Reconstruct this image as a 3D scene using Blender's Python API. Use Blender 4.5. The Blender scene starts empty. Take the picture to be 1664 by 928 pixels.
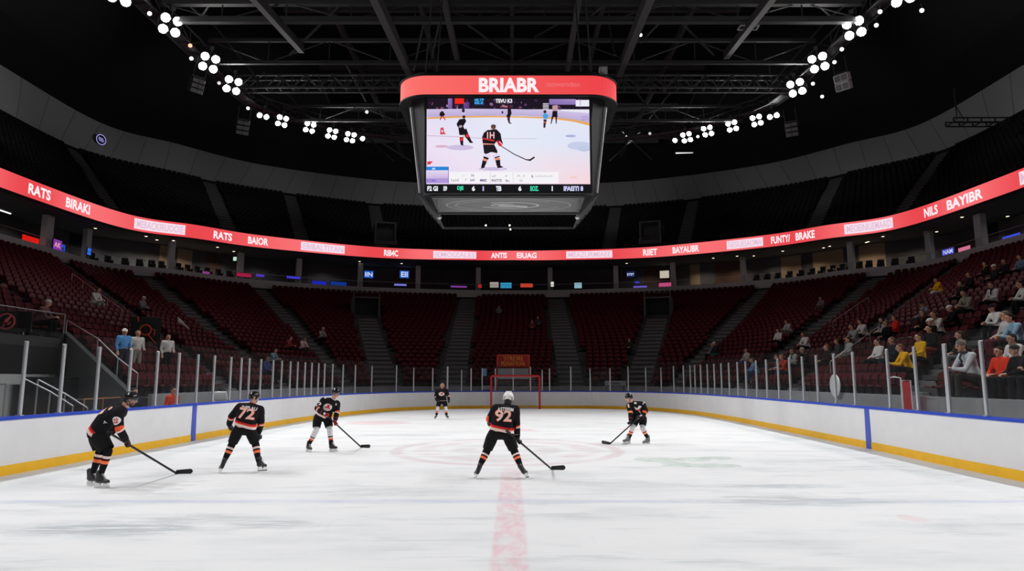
import bpy, bmesh, math, random, bisect
import numpy as np
from mathutils import Vector, Matrix
from mathutils.bvhtree import BVHTree

random.seed(11)
PI = math.pi
SC = bpy.context.scene
COL = SC.collection

# ------------------------------------------------------------------ camera numbers (frame 1664 x 928)
FPX, PCX, PCY, HOR, EYE = 1100.0, 832.0, 464.0, 617.0, 2.0
PITCH = math.atan((HOR - PCY) / FPX)
PC, PS = math.cos(PITCH), math.sin(PITCH)

def ray(x, y):
    u = (x - PCX) / FPX; v = (PCY - y) / FPX
    return (u, PC - v * PS, PS + v * PC)

def at_z(x, y, z):
    r = ray(x, y); t = (z - EYE) / r[2]
    return Vector((r[0] * t, r[1] * t, z))

def at_y(x, y, Y):
    r = ray(x, y); t = Y / r[1]
    return Vector((r[0] * t, Y, EYE + r[2] * t))

def proj(p):
    z = p[2] - EYE
    d = p[1] * PC + z * PS; up = -p[1] * PS + z * PC
    if d < 0.05: d = 0.05
    return PCX + FPX * p[0] / d, PCY - FPX * up / d

def s2l(c):
    c = c / 255.0
    return c / 12.92 if c <= 0.04045 else ((c + 0.055) / 1.055) ** 2.4

def S(r, g, b):
    return (s2l(r), s2l(g), s2l(b))

# ------------------------------------------------------------------ materials
def mat(name, col, rough=0.6, metal=0.0, spec=0.4, emit=None, strength=0.0, noise=0.0, nscale=8.0, bump=0.0):
    m = bpy.data.materials.new(name); m.use_nodes = True
    nt = m.node_tree; b = nt.nodes['Principled BSDF']
    b.inputs['Base Color'].default_value = (*col, 1)
    b.inputs['Roughness'].default_value = rough
    b.inputs['Metallic'].default_value = metal
    b.inputs['Specular IOR Level'].default_value = spec
    if emit is not None:
        b.inputs['Emission Color'].default_value = (*emit, 1)
        b.inputs['Emission Strength'].default_value = strength
    if noise > 0 or bump > 0:
        tc = nt.nodes.new('ShaderNodeTexCoord'); n = nt.nodes.new('ShaderNodeTexNoise')
        n.inputs['Scale'].default_value = nscale; n.inputs['Detail'].default_value = 5
        nt.links.new(tc.outputs['Object'], n.inputs['Vector'])
        if noise > 0:
            mp = nt.nodes.new('ShaderNodeMapRange')
            mp.inputs['From Min'].default_value = 0.25; mp.inputs['From Max'].default_value = 0.75
            mp.inputs['To Min'].default_value = 1 - noise; mp.inputs['To Max'].default_value = 1 + noise
            nt.links.new(n.outputs['Fac'], mp.inputs['Value'])
            mx = nt.nodes.new('ShaderNodeVectorMath'); mx.operation = 'SCALE'
            mx.inputs[0].default_value = col
            nt.links.new(mp.outputs['Result'], mx.inputs['Scale'])
            nt.links.new(mx.outputs[0], b.inputs['Base Color'])
        if bump > 0:
            bp = nt.nodes.new('ShaderNodeBump'); bp.inputs['Strength'].default_value = bump; bp.inputs['Distance'].default_value = 0.02
            nt.links.new(n.outputs['Fac'], bp.inputs['Height']); nt.links.new(bp.outputs['Normal'], b.inputs['Normal'])
    return m

def mat_attr(name, stops, attr='band', rough=0.8, spec=0.2):
    """colour by a float attribute through a constant ramp: stops = [(pos, colour)]"""
    m = bpy.data.materials.new(name); m.use_nodes = True
    nt = m.node_tree; b = nt.nodes['Principled BSDF']
    b.inputs['Roughness'].default_value = rough; b.inputs['Specular IOR Level'].default_value = spec
    a = nt.nodes.new('ShaderNodeAttribute'); a.attribute_name = attr
    r = nt.nodes.new('ShaderNodeValToRGB'); r.color_ramp.interpolation = 'CONSTANT'
    el = r.color_ramp.elements
    while len(el) > 1: el.remove(el[-1])
    el[0].position = stops[0][0]; el[0].color = (*stops[0][1], 1)
    for p, c in stops[1:]:
        e = el.new(p); e.color = (*c, 1)
    nt.links.new(a.outputs['Fac'], r.inputs['Fac'])
    nt.links.new(r.outputs['Color'], b.inputs['Base Color'])
    return m

def mat_vcol(name, rough=0.55, spec=0.3, emission=0.0):
    m = bpy.data.materials.new(name); m.use_nodes = True
    nt = m.node_tree; b = nt.nodes['Principled BSDF']
    b.inputs['Roughness'].default_value = rough; b.inputs['Specular IOR Level'].default_value = spec
    a = nt.nodes.new('ShaderNodeAttribute'); a.attribute_name = 'Col'
    if emission > 0:
        b.inputs['Base Color'].default_value = (0.01, 0.01, 0.01, 1)
        nt.links.new(a.outputs['Color'], b.inputs['Emission Color'])
        b.inputs['Emission Strength'].default_value = emission
    else:
        nt.links.new(a.outputs['Color'], b.inputs['Base Color'])
    return m

def mat_emit(name, col, strength=1.0):
    return mat(name, (0.01, 0.01, 0.01), 0.5, 0, 0.2, col, strength)

def mat_glass(name, tint=(0.93, 0.95, 0.95), refl=0.05):
    m = bpy.data.materials.new(name); m.use_nodes = True
    nt = m.node_tree; nt.nodes.remove(nt.nodes['Principled BSDF'])
    out = nt.nodes['Material Output']
    tr = nt.nodes.new('ShaderNodeBsdfTransparent'); tr.inputs['Color'].default_value = (*tint, 1)
    gl = nt.nodes.new('ShaderNodeBsdfGlossy'); gl.inputs['Roughness'].default_value = 0.08
    gl.inputs['Color'].default_value = (0.9, 0.93, 0.95, 1)
    lw = nt.nodes.new('ShaderNodeLayerWeight'); lw.inputs['Blend'].default_value = 0.5
    pw = nt.nodes.new('ShaderNodeMath'); pw.operation = 'POWER'; pw.inputs[1].default_value = 5.0
    ml = nt.nodes.new('ShaderNodeMath'); ml.operation = 'MULTIPLY'; ml.inputs[1].default_value = 0.3
    mp = nt.nodes.new('ShaderNodeMath'); mp.operation = 'ADD'; mp.use_clamp = True; mp.inputs[1].default_value = refl * 0.3
    nt.links.new(lw.outputs['Facing'], pw.inputs[0]); nt.links.new(pw.outputs[0], ml.inputs[0])
    df = nt.nodes.new('ShaderNodeBsdfDiffuse'); df.inputs['Color'].default_value = (0.8, 0.83, 0.85, 1)
    mx = nt.nodes.new('ShaderNodeMixShader'); mx2 = nt.nodes.new('ShaderNodeMixShader'); mx2.inputs['Fac'].default_value = 0.006
    nt.links.new(ml.outputs[0], mp.inputs[0]); nt.links.new(mp.outputs[0], mx.inputs['Fac'])
    nt.links.new(tr.outputs[0], mx.inputs[1]); nt.links.new(gl.outputs[0], mx.inputs[2])
    nt.links.new(mx.outputs[0], mx2.inputs[1]); nt.links.new(df.outputs[0], mx2.inputs[2])
    nt.links.new(mx2.outputs[0], out.inputs['Surface'])
    return m

# ------------------------------------------------------------------ mesh builder
class MB:
    def __init__(s):
        s.v = []; s.f = []; s.m = []; s.c = []
    def add(s, vs, fs, mi=0, col=None):
        b = len(s.v); s.v.extend([tuple(p) for p in vs])
        for f in fs:
            s.f.append(tuple(b + i for i in f)); s.m.append(mi); s.c.append(col)
        return s
    def box(s, c, size, rz=0.0, mi=0, M=None, col=None):
        hx, hy, hz = size[0] / 2, size[1] / 2, size[2] / 2
        vs = [Vector((x, y, z)) for z in (-hz, hz) for y in (-hy, hy) for x in (-hx, hx)]
        R = M if M is not None else Matrix.Rotation(rz, 3, 'Z')
        c = Vector(c)
        s.add([R @ p + c for p in vs], [(0, 2, 3, 1), (4, 5, 7, 6), (0, 1, 5, 4), (2, 6, 7, 3), (0, 4, 6, 2), (1, 3, 7, 5)], mi, col)
        return s
    def bar(s, p0, p1, w, h=None, mi=0, up=Vector((0, 0, 1))):
        """box beam from p0 to p1: w across, h along up"""
        p0, p1 = Vector(p0), Vector(p1); d = p1 - p0; L = d.length
        if L < 1e-6: return s
        d.normalize()
        x = d.cross(up)
        if x.length < 1e-4: x = d.cross(Vector((1, 0, 0)))
        x.normalize(); z = x.cross(d)
        M = Matrix((x, d, z)).transposed()
        return s.box((p0 + p1) / 2, (w, L, h or w), mi=mi, M=M)
    def cyl(s, p0, p1, r0, r1=None, n=10, mi=0, caps=True):
        r1 = r0 if r1 is None else r1
        p0, p1 = Vector(p0), Vector(p1); d = (p1 - p0).normalized()
        x = d.cross(Vector((0, 0, 1)))
        if x.length < 1e-4: x = Vector((1, 0, 0))
        x.normalize(); y = d.cross(x)
        vs = []
        for p, r in ((p0, r0), (p1, r1)):
            for k in range(n):
                a = 2 * PI * k / n
                vs.append(p + x * (r * math.cos(a)) + y * (r * math.sin(a)))
        fs = [(k, (k + 1) % n, n + (k + 1) % n, n + k) for k in range(n)]
        if caps: fs += [tuple(range(n))[::-1], tuple(range(n, 2 * n))]
        return s.add(vs, fs, mi)
    def tube(s, pts, r, n=8, mi=0):
        pts = [Vector(p) for p in pts]; rings = []
        prevx = None
        for i, p in enumerate(pts):
            d = (pts[min(i + 1, len(pts) - 1)] - pts[max(i - 1, 0)]).normalized()
            x = prevx - d * prevx.dot(d) if prevx is not None else d.cross(Vector((0, 0, 1)))
            if x.length < 1e-3: x = d.cross(Vector((1, 0.3, 0)))
            x.normalize(); prevx = x; y = d.cross(x)
            rr = r[i] if isinstance(r, (list, tuple)) else r
            rings.append([p + x * (rr * math.cos(2 * PI * k / n)) + y * (rr * math.sin(2 * PI * k / n)) for k in range(n)])
        vs = [q for ring in rings for q in ring]; fs = []
        for i in range(len(pts) - 1):
            for k in range(n):
                a = i * n + k; b = i * n + (k + 1) % n
                fs.append((a, b, b + n, a + n))
        fs += [tuple(range(n))[::-1], tuple(range((len(pts) - 1) * n, len(pts) * n))]
        return s.add(vs, fs, mi)
    def ell(s, c, r, n=12, m=8, M=None, mi=0):
        c = Vector(c); M = M or Matrix.Identity(3)
        vs = [c + M @ Vector((0, 0, r[2]))]
        for i in range(1, m):
            a = PI * i / m
            for k in range(n):
                b = 2 * PI * k / n
                vs.append(c + M @ Vector((r[0] * math.sin(a) * math.cos(b), r[1] * math.sin(a) * math.sin(b), r[2] * math.cos(a))))
        vs.append(c + M @ Vector((0, 0, -r[2])))
        fs = [(0, 1 + k, 1 + (k + 1) % n) for k in range(n)]
        for i in range(m - 2):
            for k in range(n):
                a = 1 + i * n + k; b = 1 + i * n + (k + 1) % n
                fs.append((a, a + n, b + n, b))
        L = len(vs) - 1; o = 1 + (m - 2) * n
        fs += [(L, o + (k + 1) % n, o + k) for k in range(n)]
        return s.add(vs, fs, mi)
    def grid(s, rows, closed_u=False, mi=0, col=None):
        """rows: list of equal-length lists of points"""
        n = len(rows[0]); vs = [p for r in rows for p in r]; fs = []
        for i in range(len(rows) - 1):
            for k in range(n if closed_u else n - 1):
                a = i * n + k; b = i * n + (k + 1) % n
                fs.append((a, b, b + n, a + n))
        return s.add(vs, fs, mi, col)
    def mesh(s, name, mats, smooth=False, colors=False):
        me = bpy.data.meshes.new(name)
        me.from_pydata(s.v, [], s.f); me.update()
        for m in (mats if isinstance(mats, (list, tuple)) else [mats]): me.materials.append(m)
        me.polygons.foreach_set('material_index', s.m)
        if smooth: me.polygons.foreach_set('use_smooth', [True] * len(me.polygons))
        if colors:
            at = me.color_attributes.new('Col', 'FLOAT_COLOR', 'CORNER')
            data = []
            for p in me.polygons:
                c = s.c[p.index] or (0.5, 0.5, 0.5)
                if isinstance(c[0], (tuple, list)):
                    for q in c: data.extend((*q, 1))
                else:
                    data.extend((*c, 1) * p.loop_total)
            at.data.foreach_set('color', data)
        return me
    def obj(s, name, mats, parent=None, smooth=False, colors=False, fix=True):
        me = s.mesh(name, mats, smooth, colors)
        if fix and not colors:
            bm = bmesh.new(); bm.from_mesh(me); bmesh.ops.recalc_face_normals(bm, faces=bm.faces); bm.to_mesh(me); bm.free()
        return link(name, me, parent)

def link(name, me, parent=None):
    o = bpy.data.objects.new(name, me); COL.objects.link(o)
    if parent is not None: o.parent = parent
    return o

def bevel(o, w=0.01, seg=2):
    bm = bmesh.new(); bm.from_mesh(o.data)
    bmesh.ops.remove_doubles(bm, verts=bm.verts, dist=1e-5)
    bmesh.ops.bevel(bm, geom=[e for e in bm.edges if len(e.link_faces) == 2 and e.calc_face_angle(0) > 0.6], offset=w, segments=seg, affect='EDGES', clamp_overlap=True)
    bm.to_mesh(o.data); bm.free(); return o

def tag(o, label, cat, group=None, kind=None):
    o['label'] = label; o['category'] = cat
    if group: o['group'] = group
    if kind: o['kind'] = kind
    return o

def thing(name, label, cat, loc=(0, 0, 0), rz=0.0, group=None):
    o = bpy.data.objects.new(name, None); COL.objects.link(o); o.empty_display_size = 0.2
    o.location = loc; o.rotation_euler = (0, 0, rz)
    return tag(o, label, cat, group)

def struct(o, label=None, cat=None):
    o['kind'] = 'structure'
    if label: o['label'] = label
    if cat: o['category'] = cat
    return o

def copy_tree(o, parent=None):
    c = o.copy(); COL.objects.link(c)
    if parent is not None: c.parent = parent
    for ch in KIDS.get(o.name, []): copy_tree(ch, c)
    return c
KIDS = {}
def note_kids(o):
    KIDS[o.name] = list(o.children)
    for c in o.children: note_kids(c)

# ------------------------------------------------------------------ plan curves
def catmull(pts, n=14):
    P = [Vector(p) for p in pts]; out = []
    for i in range(len(P) - 1):
        p0 = P[i - 1] if i > 0 else P[i] * 2 - P[i + 1]
        p1, p2 = P[i], P[i + 1]
        p3 = P[i + 2] if i + 2 < len(P) else P[i + 1] * 2 - P[i]
        for k in range(n):
            t = k / n
            out.append(0.5 * ((2 * p1) + (p2 - p0) * t + (2 * p0 - 5 * p1 + 4 * p2 - p3) * t * t + (3 * p1 - p0 - 3 * p2 + p3) * t ** 3))
    out.append(P[-1]); return out

class Path:
    """plan curve with arc length"""
    def __init__(s, pts):
        s.p = [Vector((q[0], q[1])) for q in pts]
        s.L = [0.0]
        for a, b in zip(s.p, s.p[1:]): s.L.append(s.L[-1] + (b - a).length)
        s.len = s.L[-1]
    def at(s, d):
        d = min(max(d, 0.0), s.len)
        lo, hi = 0, len(s.L) - 1
        while hi - lo > 1:
            m = (lo + hi) // 2
            if s.L[m] <= d: lo = m
            else: hi = m
        a, b = s.p[lo], s.p[hi]; t = (d - s.L[lo]) / max(s.L[hi] - s.L[lo], 1e-9)
        return a.lerp(b, t)
    def tan(s, d):
        t = s.at(d + 0.15) - s.at(d - 0.15); return t.normalized()
    def nrm(s, d):
        """left-hand normal of travel (outward when the path runs left side, end, right side is -this)"""
        t = s.tan(d); return Vector((-t.y, t.x))
    def from_px(s, x, z):
        """arc length where the curve at height z projects to image column x (in front of the camera)"""
        best, bd = None, 1e9
        for i in range(len(s.p) - 1):
            a, b = s.p[i], s.p[i + 1]
            if a.y < 2 or b.y < 2: continue
            xa = proj((a.x, a.y, z))[0]; xb = proj((b.x, b.y, z))[0]
            if (xa - x) * (xb - x) <= 0 and xa != xb:
                return s.L[i] + (s.L[i + 1] - s.L[i]) * (x - xa) / (xb - xa)
            if abs(xa - x) < bd: bd, best = abs(xa - x), s.L[i]
        return best
    def offset(s, d):
        """positive = outward, away from the ice"""
        out = []
        for i, q in enumerate(s.p):
            a = s.p[max(i - 1, 0)]; b = s.p[min(i + 1, len(s.p) - 1)]
            t = (b - a).normalized(); out.append(q + Vector((-t.y, t.x)) * d)
        return Path(out)

def sweep(mb, path, prof, s0=None, s1=None, step=1.0, mi=0, closed=True, caps=True):
    """sweep a profile of (outward offset, z) along a path"""
    s0 = 0 if s0 is None else s0; s1 = path.len if s1 is None else s1
    n = max(2, int(math.ceil((s1 - s0) / step)) + 1); rows = []
    for i in range(n):
        d = s0 + (s1 - s0) * i / (n - 1); q = path.at(d); o = path.nrm(d)
        rows.append([Vector((q.x + o.x * a, q.y + o.y * a, z)) for a, z in prof])
    mb.grid(rows, closed_u=closed, mi=mi)
    if closed and caps:
        b = len(mb.v) - n * len(prof); k = len(prof)
        mb.f.append(tuple(b + i for i in range(k))); mb.m.append(mi); mb.c.append(None)
        mb.f.append(tuple(b + (n - 1) * k + i for i in range(k))[::-1]); mb.m.append(mi); mb.c.append(None)
    return mb

# ------------------------------------------------------------------ text as mesh
_TXT = {}
def text_mesh(txt, bold=0.0, res=3):
    """(verts 2-D, faces, width, height) of flat lettering, 1 unit em"""
    key = (txt, bold, res)
    if key in _TXT: return _TXT[key]
    cu = bpy.data.curves.new('lettering', 'FONT'); cu.body = txt; cu.size = 1.0; cu.offset = bold; cu.resolution_u = res
    o = bpy.data.objects.new('lettering', cu); COL.objects.link(o)
    dg = bpy.context.evaluated_depsgraph_get(); dg.update()
    me = bpy.data.meshes.new_from_object(o.evaluated_get(dg))
    bm = bmesh.new(); bm.from_mesh(me); bmesh.ops.triangulate(bm, faces=bm.faces)
    vs = [v.co.copy() for v in bm.verts]; fs = [tuple(v.index for v in f.verts) for f in bm.faces]
    bm.free(); bpy.data.objects.remove(o); bpy.data.curves.remove(cu); bpy.data.meshes.remove(me)
    x0 = min(v.x for v in vs); x1 = max(v.x for v in vs); y0 = min(v.y for v in vs); y1 = max(v.y for v in vs)
    vs = [Vector(((v.x - x0), (v.y - y0))) for v in vs]
    _TXT[key] = (vs, fs, x1 - x0, y1 - y0)
    return _TXT[key]

# ------------------------------------------------------------------ fused soft bodies
_bm = bmesh.new(); bmesh.ops.create_icosphere(_bm, subdivisions=2, radius=1.0)
ICO = [v.co.copy() for v in _bm.verts]; _bm.free()

def hull(*balls):
    """convex hull of balls (centre, radius | (rx,ry,rz))"""
    bm = bmesh.new()
    for c, r in balls:
        c = Vector(c); r = Vector(r) if isinstance(r, (tuple, list, Vector)) else Vector((r, r, r))
        for q in ICO: bm.verts.new(c + Vector((q.x * r.x, q.y * r.y, q.z * r.z)))
    res = bmesh.ops.convex_hull(bm, input=bm.verts)
    bmesh.ops.delete(bm, geom=list({g for g in res['geom_interior'] + res['geom_unused'] if isinstance(g, bmesh.types.BMVert)}), context='VERTS')
    bmesh.ops.recalc_face_normals(bm, faces=bm.faces)
    bm.verts.index_update()
    out = ([v.co.copy() for v in bm.verts], [tuple(v.index for v in f.verts) for f in bm.faces]); bm.free()
    return out

def fuse(prims, voxel=0.012, smooth=3, name='body'):
    mb = MB()
    for vs, fs in prims: mb.add(vs, fs)
    me = mb.mesh(name, [])
    o = bpy.data.objects.new('fuse', me); COL.objects.link(o)
    r = o.modifiers.new('r', 'REMESH'); r.mode = 'VOXEL'; r.voxel_size = voxel
    if smooth:
        sm = o.modifiers.new('s', 'SMOOTH'); sm.factor = 0.5; sm.iterations = smooth
    dg = bpy.context.evaluated_depsgraph_get(); dg.update()
    out = bpy.data.meshes.new_from_object(o.evaluated_get(dg)); out.name = name
    bpy.data.objects.remove(o); bpy.data.meshes.remove(me)
    out.polygons.foreach_set('use_smooth', [True] * len(out.polygons))
    return out

def cut(me, planes):
    """keep what lies on the positive side of each (point, normal) plane"""
    bm = bmesh.new(); bm.from_mesh(me)
    for co, no in planes:
        bmesh.ops.bisect_plane(bm, geom=bm.verts[:] + bm.edges[:] + bm.faces[:], plane_co=co, plane_no=no, clear_inner=True)
    bm.to_mesh(me); bm.free()
    me.polygons.foreach_set('use_smooth', [True] * len(me.polygons)); return me

def vattr(me, name, fn):
    a = me.attributes.new(name, 'FLOAT', 'POINT')
    a.data.foreach_set('value', [fn(v.co) for v in me.vertices]); return me

def vcolor(me, fn):
    a = me.color_attributes.new('Col', 'FLOAT_COLOR', 'POINT')
    buf = []
    for v in me.vertices: buf.extend((*fn(v.co), 1.0))
    a.data.foreach_set('color', buf); return me
# ================================================================== materials of the place
M = {}
M['white_board'] = mat('board_white_plastic', (0.80, 0.80, 0.81), 0.35, spec=0.4, noise=0.03, nscale=2.0)
M['yellow'] = mat('kick_plate_yellow', S(246, 190, 34), 0.45, noise=0.06, nscale=3)
M['blue'] = mat('cap_rail_blue', S(24, 66, 190), 0.4)
M['blue_line'] = mat('board_stripe_blue', S(62, 84, 190), 0.4)
M['alu'] = mat('brushed_aluminium', (0.62, 0.63, 0.65), 0.38, metal=0.55)
M['glass'] = mat_glass('rink_glass')
M['rail_glass'] = mat_glass('rail_glass', (0.93, 0.94, 0.95), 0.0)
M['concrete'] = mat('concrete_grey', (0.32, 0.32, 0.325), 0.85, noise=0.14, nscale=1.2)
M['concrete_dark'] = mat('concrete_dark', (0.085, 0.085, 0.09), 0.9, noise=0.15, nscale=1.2)
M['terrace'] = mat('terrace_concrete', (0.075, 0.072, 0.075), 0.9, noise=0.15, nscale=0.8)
M['recess'] = mat('recess_paint_grey', (0.80, 0.80, 0.80), 0.8, noise=0.06)
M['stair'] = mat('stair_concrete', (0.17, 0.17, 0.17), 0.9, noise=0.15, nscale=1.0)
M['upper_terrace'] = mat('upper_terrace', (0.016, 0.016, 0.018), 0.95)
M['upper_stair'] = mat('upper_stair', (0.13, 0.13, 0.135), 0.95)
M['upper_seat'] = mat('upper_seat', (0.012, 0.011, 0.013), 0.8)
M['seat'] = mat('seat_maroon_plastic', (0.090, 0.0075, 0.013), 0.55, spec=0.12)
M['seat_frame'] = mat('seat_frame_black', (0.02, 0.02, 0.02), 0.5)
M['black'] = mat('black_matt', (0.012, 0.012, 0.013), 0.6)
M['charcoal'] = mat('charcoal_metal', (0.035, 0.036, 0.04), 0.5, metal=0.2)
M['steel_dark'] = mat('dark_painted_steel', (0.048, 0.050, 0.054), 0.6, noise=0.1, nscale=1.0)
M['ceiling'] = mat('ceiling_black', (0.010, 0.011, 0.012), 0.95)
M['soffit'] = mat('soffit_grey', (0.16, 0.155, 0.155), 0.9)
M['suite_wall'] = mat('suite_wall_grey', (0.11, 0.11, 0.115), 0.85)
M['suite_tan'] = mat('suite_wall_tan', (0.42, 0.30, 0.20), 0.8, noise=0.06)
M['suite_wood'] = mat('suite_wall_wood', (0.11, 0.055, 0.035), 0.7, noise=0.2, nscale=2)
M['fascia'] = mat('fascia_plaster', (0.58, 0.565, 0.58), 0.85, noise=0.05)
M['column'] = mat('column_paint', (0.58, 0.58, 0.59), 0.8)
M['handrail'] = mat('handrail_steel', (0.45, 0.45, 0.46), 0.4, metal=0.6)

# ================================================================== control curves (left half; mirrored)
def mirror(h):
    return h + [(-x, y) for x, y in h[-2::-1]]
INN_C = mirror([(-12.4, -4), (-12.4, 10), (-12.4, 20), (-12.4, 28), (-12.4, 35), (-12.2, 40.5), (-11.0, 46.2), (-9.0, 49.4), (-4.4, 50.2), (0, 50.3)])
FAS_C = mirror([(-36.6, -6), (-36.6, 18), (-36.6, 36), (-36.5, 50), (-36.2, 59), (-31.8, 63.3), (-27.2, 69.3), (-17.1, 75.1), (-4.9, 78.0), (0, 78.2)])
RIB_C = mirror([(-35.3, -6), (-35.3, 17), (-35.3, 34), (-35.2, 48), (-33.9, 58.4), (-29.7, 62.6), (-25.2, 67.2), (-14.8, 73.0), (-4.6, 74.7), (0, 74.8)])
WLB_C = mirror([(-46.5, -6), (-46.5, 20), (-46.5, 40), (-46.5, 57), (-45.8, 69.3), (-40.3, 76.6), (-33.8, 83.2), (-19.8, 91.2), (-6.5, 93.6), (0, 93.8)])
WLT_C = mirror([(-47.9, -6), (-47.9, 20), (-47.9, 40), (-47.9, 58), (-47.2, 74.4), (-42.0, 81.2), (-34.4, 89.6), (-20.0, 96.8), (-6.5, 99.2), (0, 99.5)])
NS = 14
INN, FAS, RIB, WLB, WLT = (catmull(c, NS) for c in (INN_C, FAS_C, RIB_C, WLB_C, WLT_C))
KN = len(INN) - 1                      # last dense index; k units * NS
def kidx(k): return k * NS
def cpt(C, j):
    j = min(max(j, 0), KN); i = min(int(j), KN - 1); return C[i].lerp(C[i + 1], j - i)

BOARD = Path(catmull([(-10.75, -4), (-10.75, 4), (-10.75, 14), (-10.6, 22), (-10.5, 28), (-10.2, 33.5), (-9.5, 38.5), (-7.8, 43.9), (-5.0, 47.1), (-2.2, 48.0), (0, 48.05),
                      (3, 48.05), (5.6, 47.9), (7.6, 46.8), (9.4, 44.4), (10.6, 39.8), (10.9, 34), (10.8, 28), (10.5, 20), (10.2, 14), (10.2, 4), (10.2, -4)], 12))
P_RIB, P_FAS, P_INN, P_WLB, P_WLT = Path(RIB), Path(FAS), Path(INN), Path(WLB), Path(WLT)

# ================================================================== ice
def build_ice():
    m = bpy.data.materials.new('ice_sheet'); m.use_nodes = True
    nt = m.node_tree; N = nt.nodes; Lk = nt.links; b = N['Principled BSDF']
    tc = N.new('ShaderNodeTexCoord'); sep = N.new('ShaderNodeSeparateXYZ'); Lk.new(tc.outputs['Object'], sep.inputs[0])
    X, Y = sep.outputs[0], sep.outputs[1]
    def mth(op, a, c=None, d=None, clamp=False):
        n = N.new('ShaderNodeMath'); n.operation = op; n.use_clamp = clamp
        for i, v in enumerate((a, c, d)):
            if v is None: continue
            if isinstance(v, (int, float)): n.inputs[i].default_value = v
            else: Lk.new(v, n.inputs[i])
        return n.outputs[0]
    def noise(scale, detail=4, rough=0.6, stretch=(1, 1, 1), rot=0.0, off=(0, 0, 0)):
        mp = N.new('ShaderNodeMapping'); mp.inputs['Scale'].default_value = stretch; mp.inputs['Rotation'].default_value = (0, 0, rot); mp.inputs['Location'].default_value = off
        Lk.new(tc.outputs['Object'], mp.inputs['Vector'])
        n = N.new('ShaderNodeTexNoise'); n.inputs['Scale'].default_value = scale; n.inputs['Detail'].default_value = detail; n.inputs['Roughness'].default_value = rough
        Lk.new(mp.outputs[0], n.inputs['Vector']); return n.outputs['Fac']
    def smooth(v, lo, hi):
        n = N.new('ShaderNodeMapRange'); n.interpolation_type = 'SMOOTHSTEP'; n.clamp = True
        n.inputs['From Min'].default_value = lo; n.inputs['From Max'].default_value = hi
        Lk.new(v, n.inputs['Value']); return n.outputs['Result']
    state = {'c': None}
    base = N.new('ShaderNodeRGB'); base.outputs[0].default_value = (0.845, 0.855, 0.865, 1); state['c'] = base.outputs[0]
    def over(mask, col):
        n = N.new('ShaderNodeMix'); n.data_type = 'RGBA'; n.inputs[7].default_value = (*col, 1)
        Lk.new(mask, n.inputs[0]); Lk.new(state['c'], n.inputs[6]); state['c'] = n.outputs[2]
    def band(v, c, half, soft):
        return smooth(mth('ABSOLUTE', mth('SUBTRACT', v, c)), half + soft, half - soft)
    def rect(cx, cy, hx, hy, soft=0.03):
        return mth('MULTIPLY', band(X, cx, hx, soft), band(Y, cy, hy, soft))
    wob = noise(0.8, 4); fine = noise(7, 5, 0.7)
    def rdist(cx, cy, sx=1.0, sy=1.0):
        dx = mth('DIVIDE', mth('SUBTRACT', X, cx), sx); dy = mth('DIVIDE', mth('SUBTRACT', Y, cy), sy)
        return mth('SQRT', mth('ADD', mth('MULTIPLY', dx, dx), mth('MULTIPLY', dy, dy)))
    def wear(mask, lo=0.38, hi=0.62, amt=1.0, src=None):
        return mth('MULTIPLY', mth('MULTIPLY', mask, smooth(src if src is not None else fine, lo, hi)), amt)
    # broad tone and skate marks
    over(mth('MULTIPLY', smooth(noise(0.35, 5, 0.6, (1, 2.2, 1), 0.25), 0.46, 0.72), 0.55), (0.64, 0.67, 0.69))
    over(mth('MULTIPLY', smooth(noise(0.55, 6, 0.65, (0.7, 3.0, 1), -0.15, (5, 3, 0)), 0.54, 0.68), 0.55), (0.56, 0.60, 0.62))
    for sc, st, ro, lo, am in ((1.1, (0.35, 9, 1), 0.35, 0.60, 0.50), (1.0, (0.3, 10, 1), -0.45, 0.62, 0.45), (1.6, (0.25, 12, 1), 0.08, 0.61, 0.45), (1.2, (9, 0.4, 1), 0.3, 0.63, 0.35)):
        over(mth('MULTIPLY', smooth(noise(sc, 7, 0.7, st, ro), lo, lo + 0.06), am), (0.56, 0.60, 0.63))
    over(mth('MULTIPLY', smooth(noise(2.2, 6, 0.75, (0.5, 5, 1), 0.5, (9, 1, 0)), 0.60, 0.70), 0.35), (0.93, 0.94, 0.95))
    # red strip up the middle towards the camera
    p = at_z(828, 900, 0); w = 0.21
    fade = smooth(Y, 17.5, 13.5)
    over(mth('MULTIPLY', mth('MULTIPLY', band(X, p.x, w, 0.035), fade), mth('ADD', mth('MULTIPLY', smooth(noise(2.2, 6, 0.7, (3, 1, 1)), 0.36, 0.66), 0.42), 0.12)), (0.80, 0.40, 0.46))
    # thin blue line right across, and a faint grey one further off
    yb = at_z(832, 815, 0).y
    over(mth('MULTIPLY', band(Y, yb, 0.15, 0.06), mth('ADD', mth('MULTIPLY', smooth(noise(1.2, 5, 0.7, (1, 6, 1)), 0.4, 0.6), 0.34), 0.14)), (0.44, 0.49, 0.72))
    yg = at_z(832, 733, 0).y
    over(mth('MULTIPLY', band(Y, yg, 0.10, 0.06), 0.35), (0.48, 0.50, 0.52))
    yg2 = at_z(832, 701, 0).y
    over(mth('MULTIPLY', band(Y, yg2, 0.15, 0.08), 0.25), (0.50, 0.52, 0.54))
    # faint centre circle and worn emblem inside
    c0 = at_z(824, 731, 0); R = 3.15
    r = rdist(c0.x, c0.y, 1.0, 1.12)
    over(mth('MULTIPLY', band(r, R, 0.17, 0.08), mth('ADD', mth('MULTIPLY', smooth(wob, 0.35, 0.6), 0.34), 0.14)), (0.64, 0.47, 0.50))
    over(wear(band(r, 2.3, 0.32, 0.2), 0.40, 0.56, 0.42, noise(0.9, 5, 0.6, (1, 2, 1), 0.3)), (0.70, 0.52, 0.55))
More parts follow.
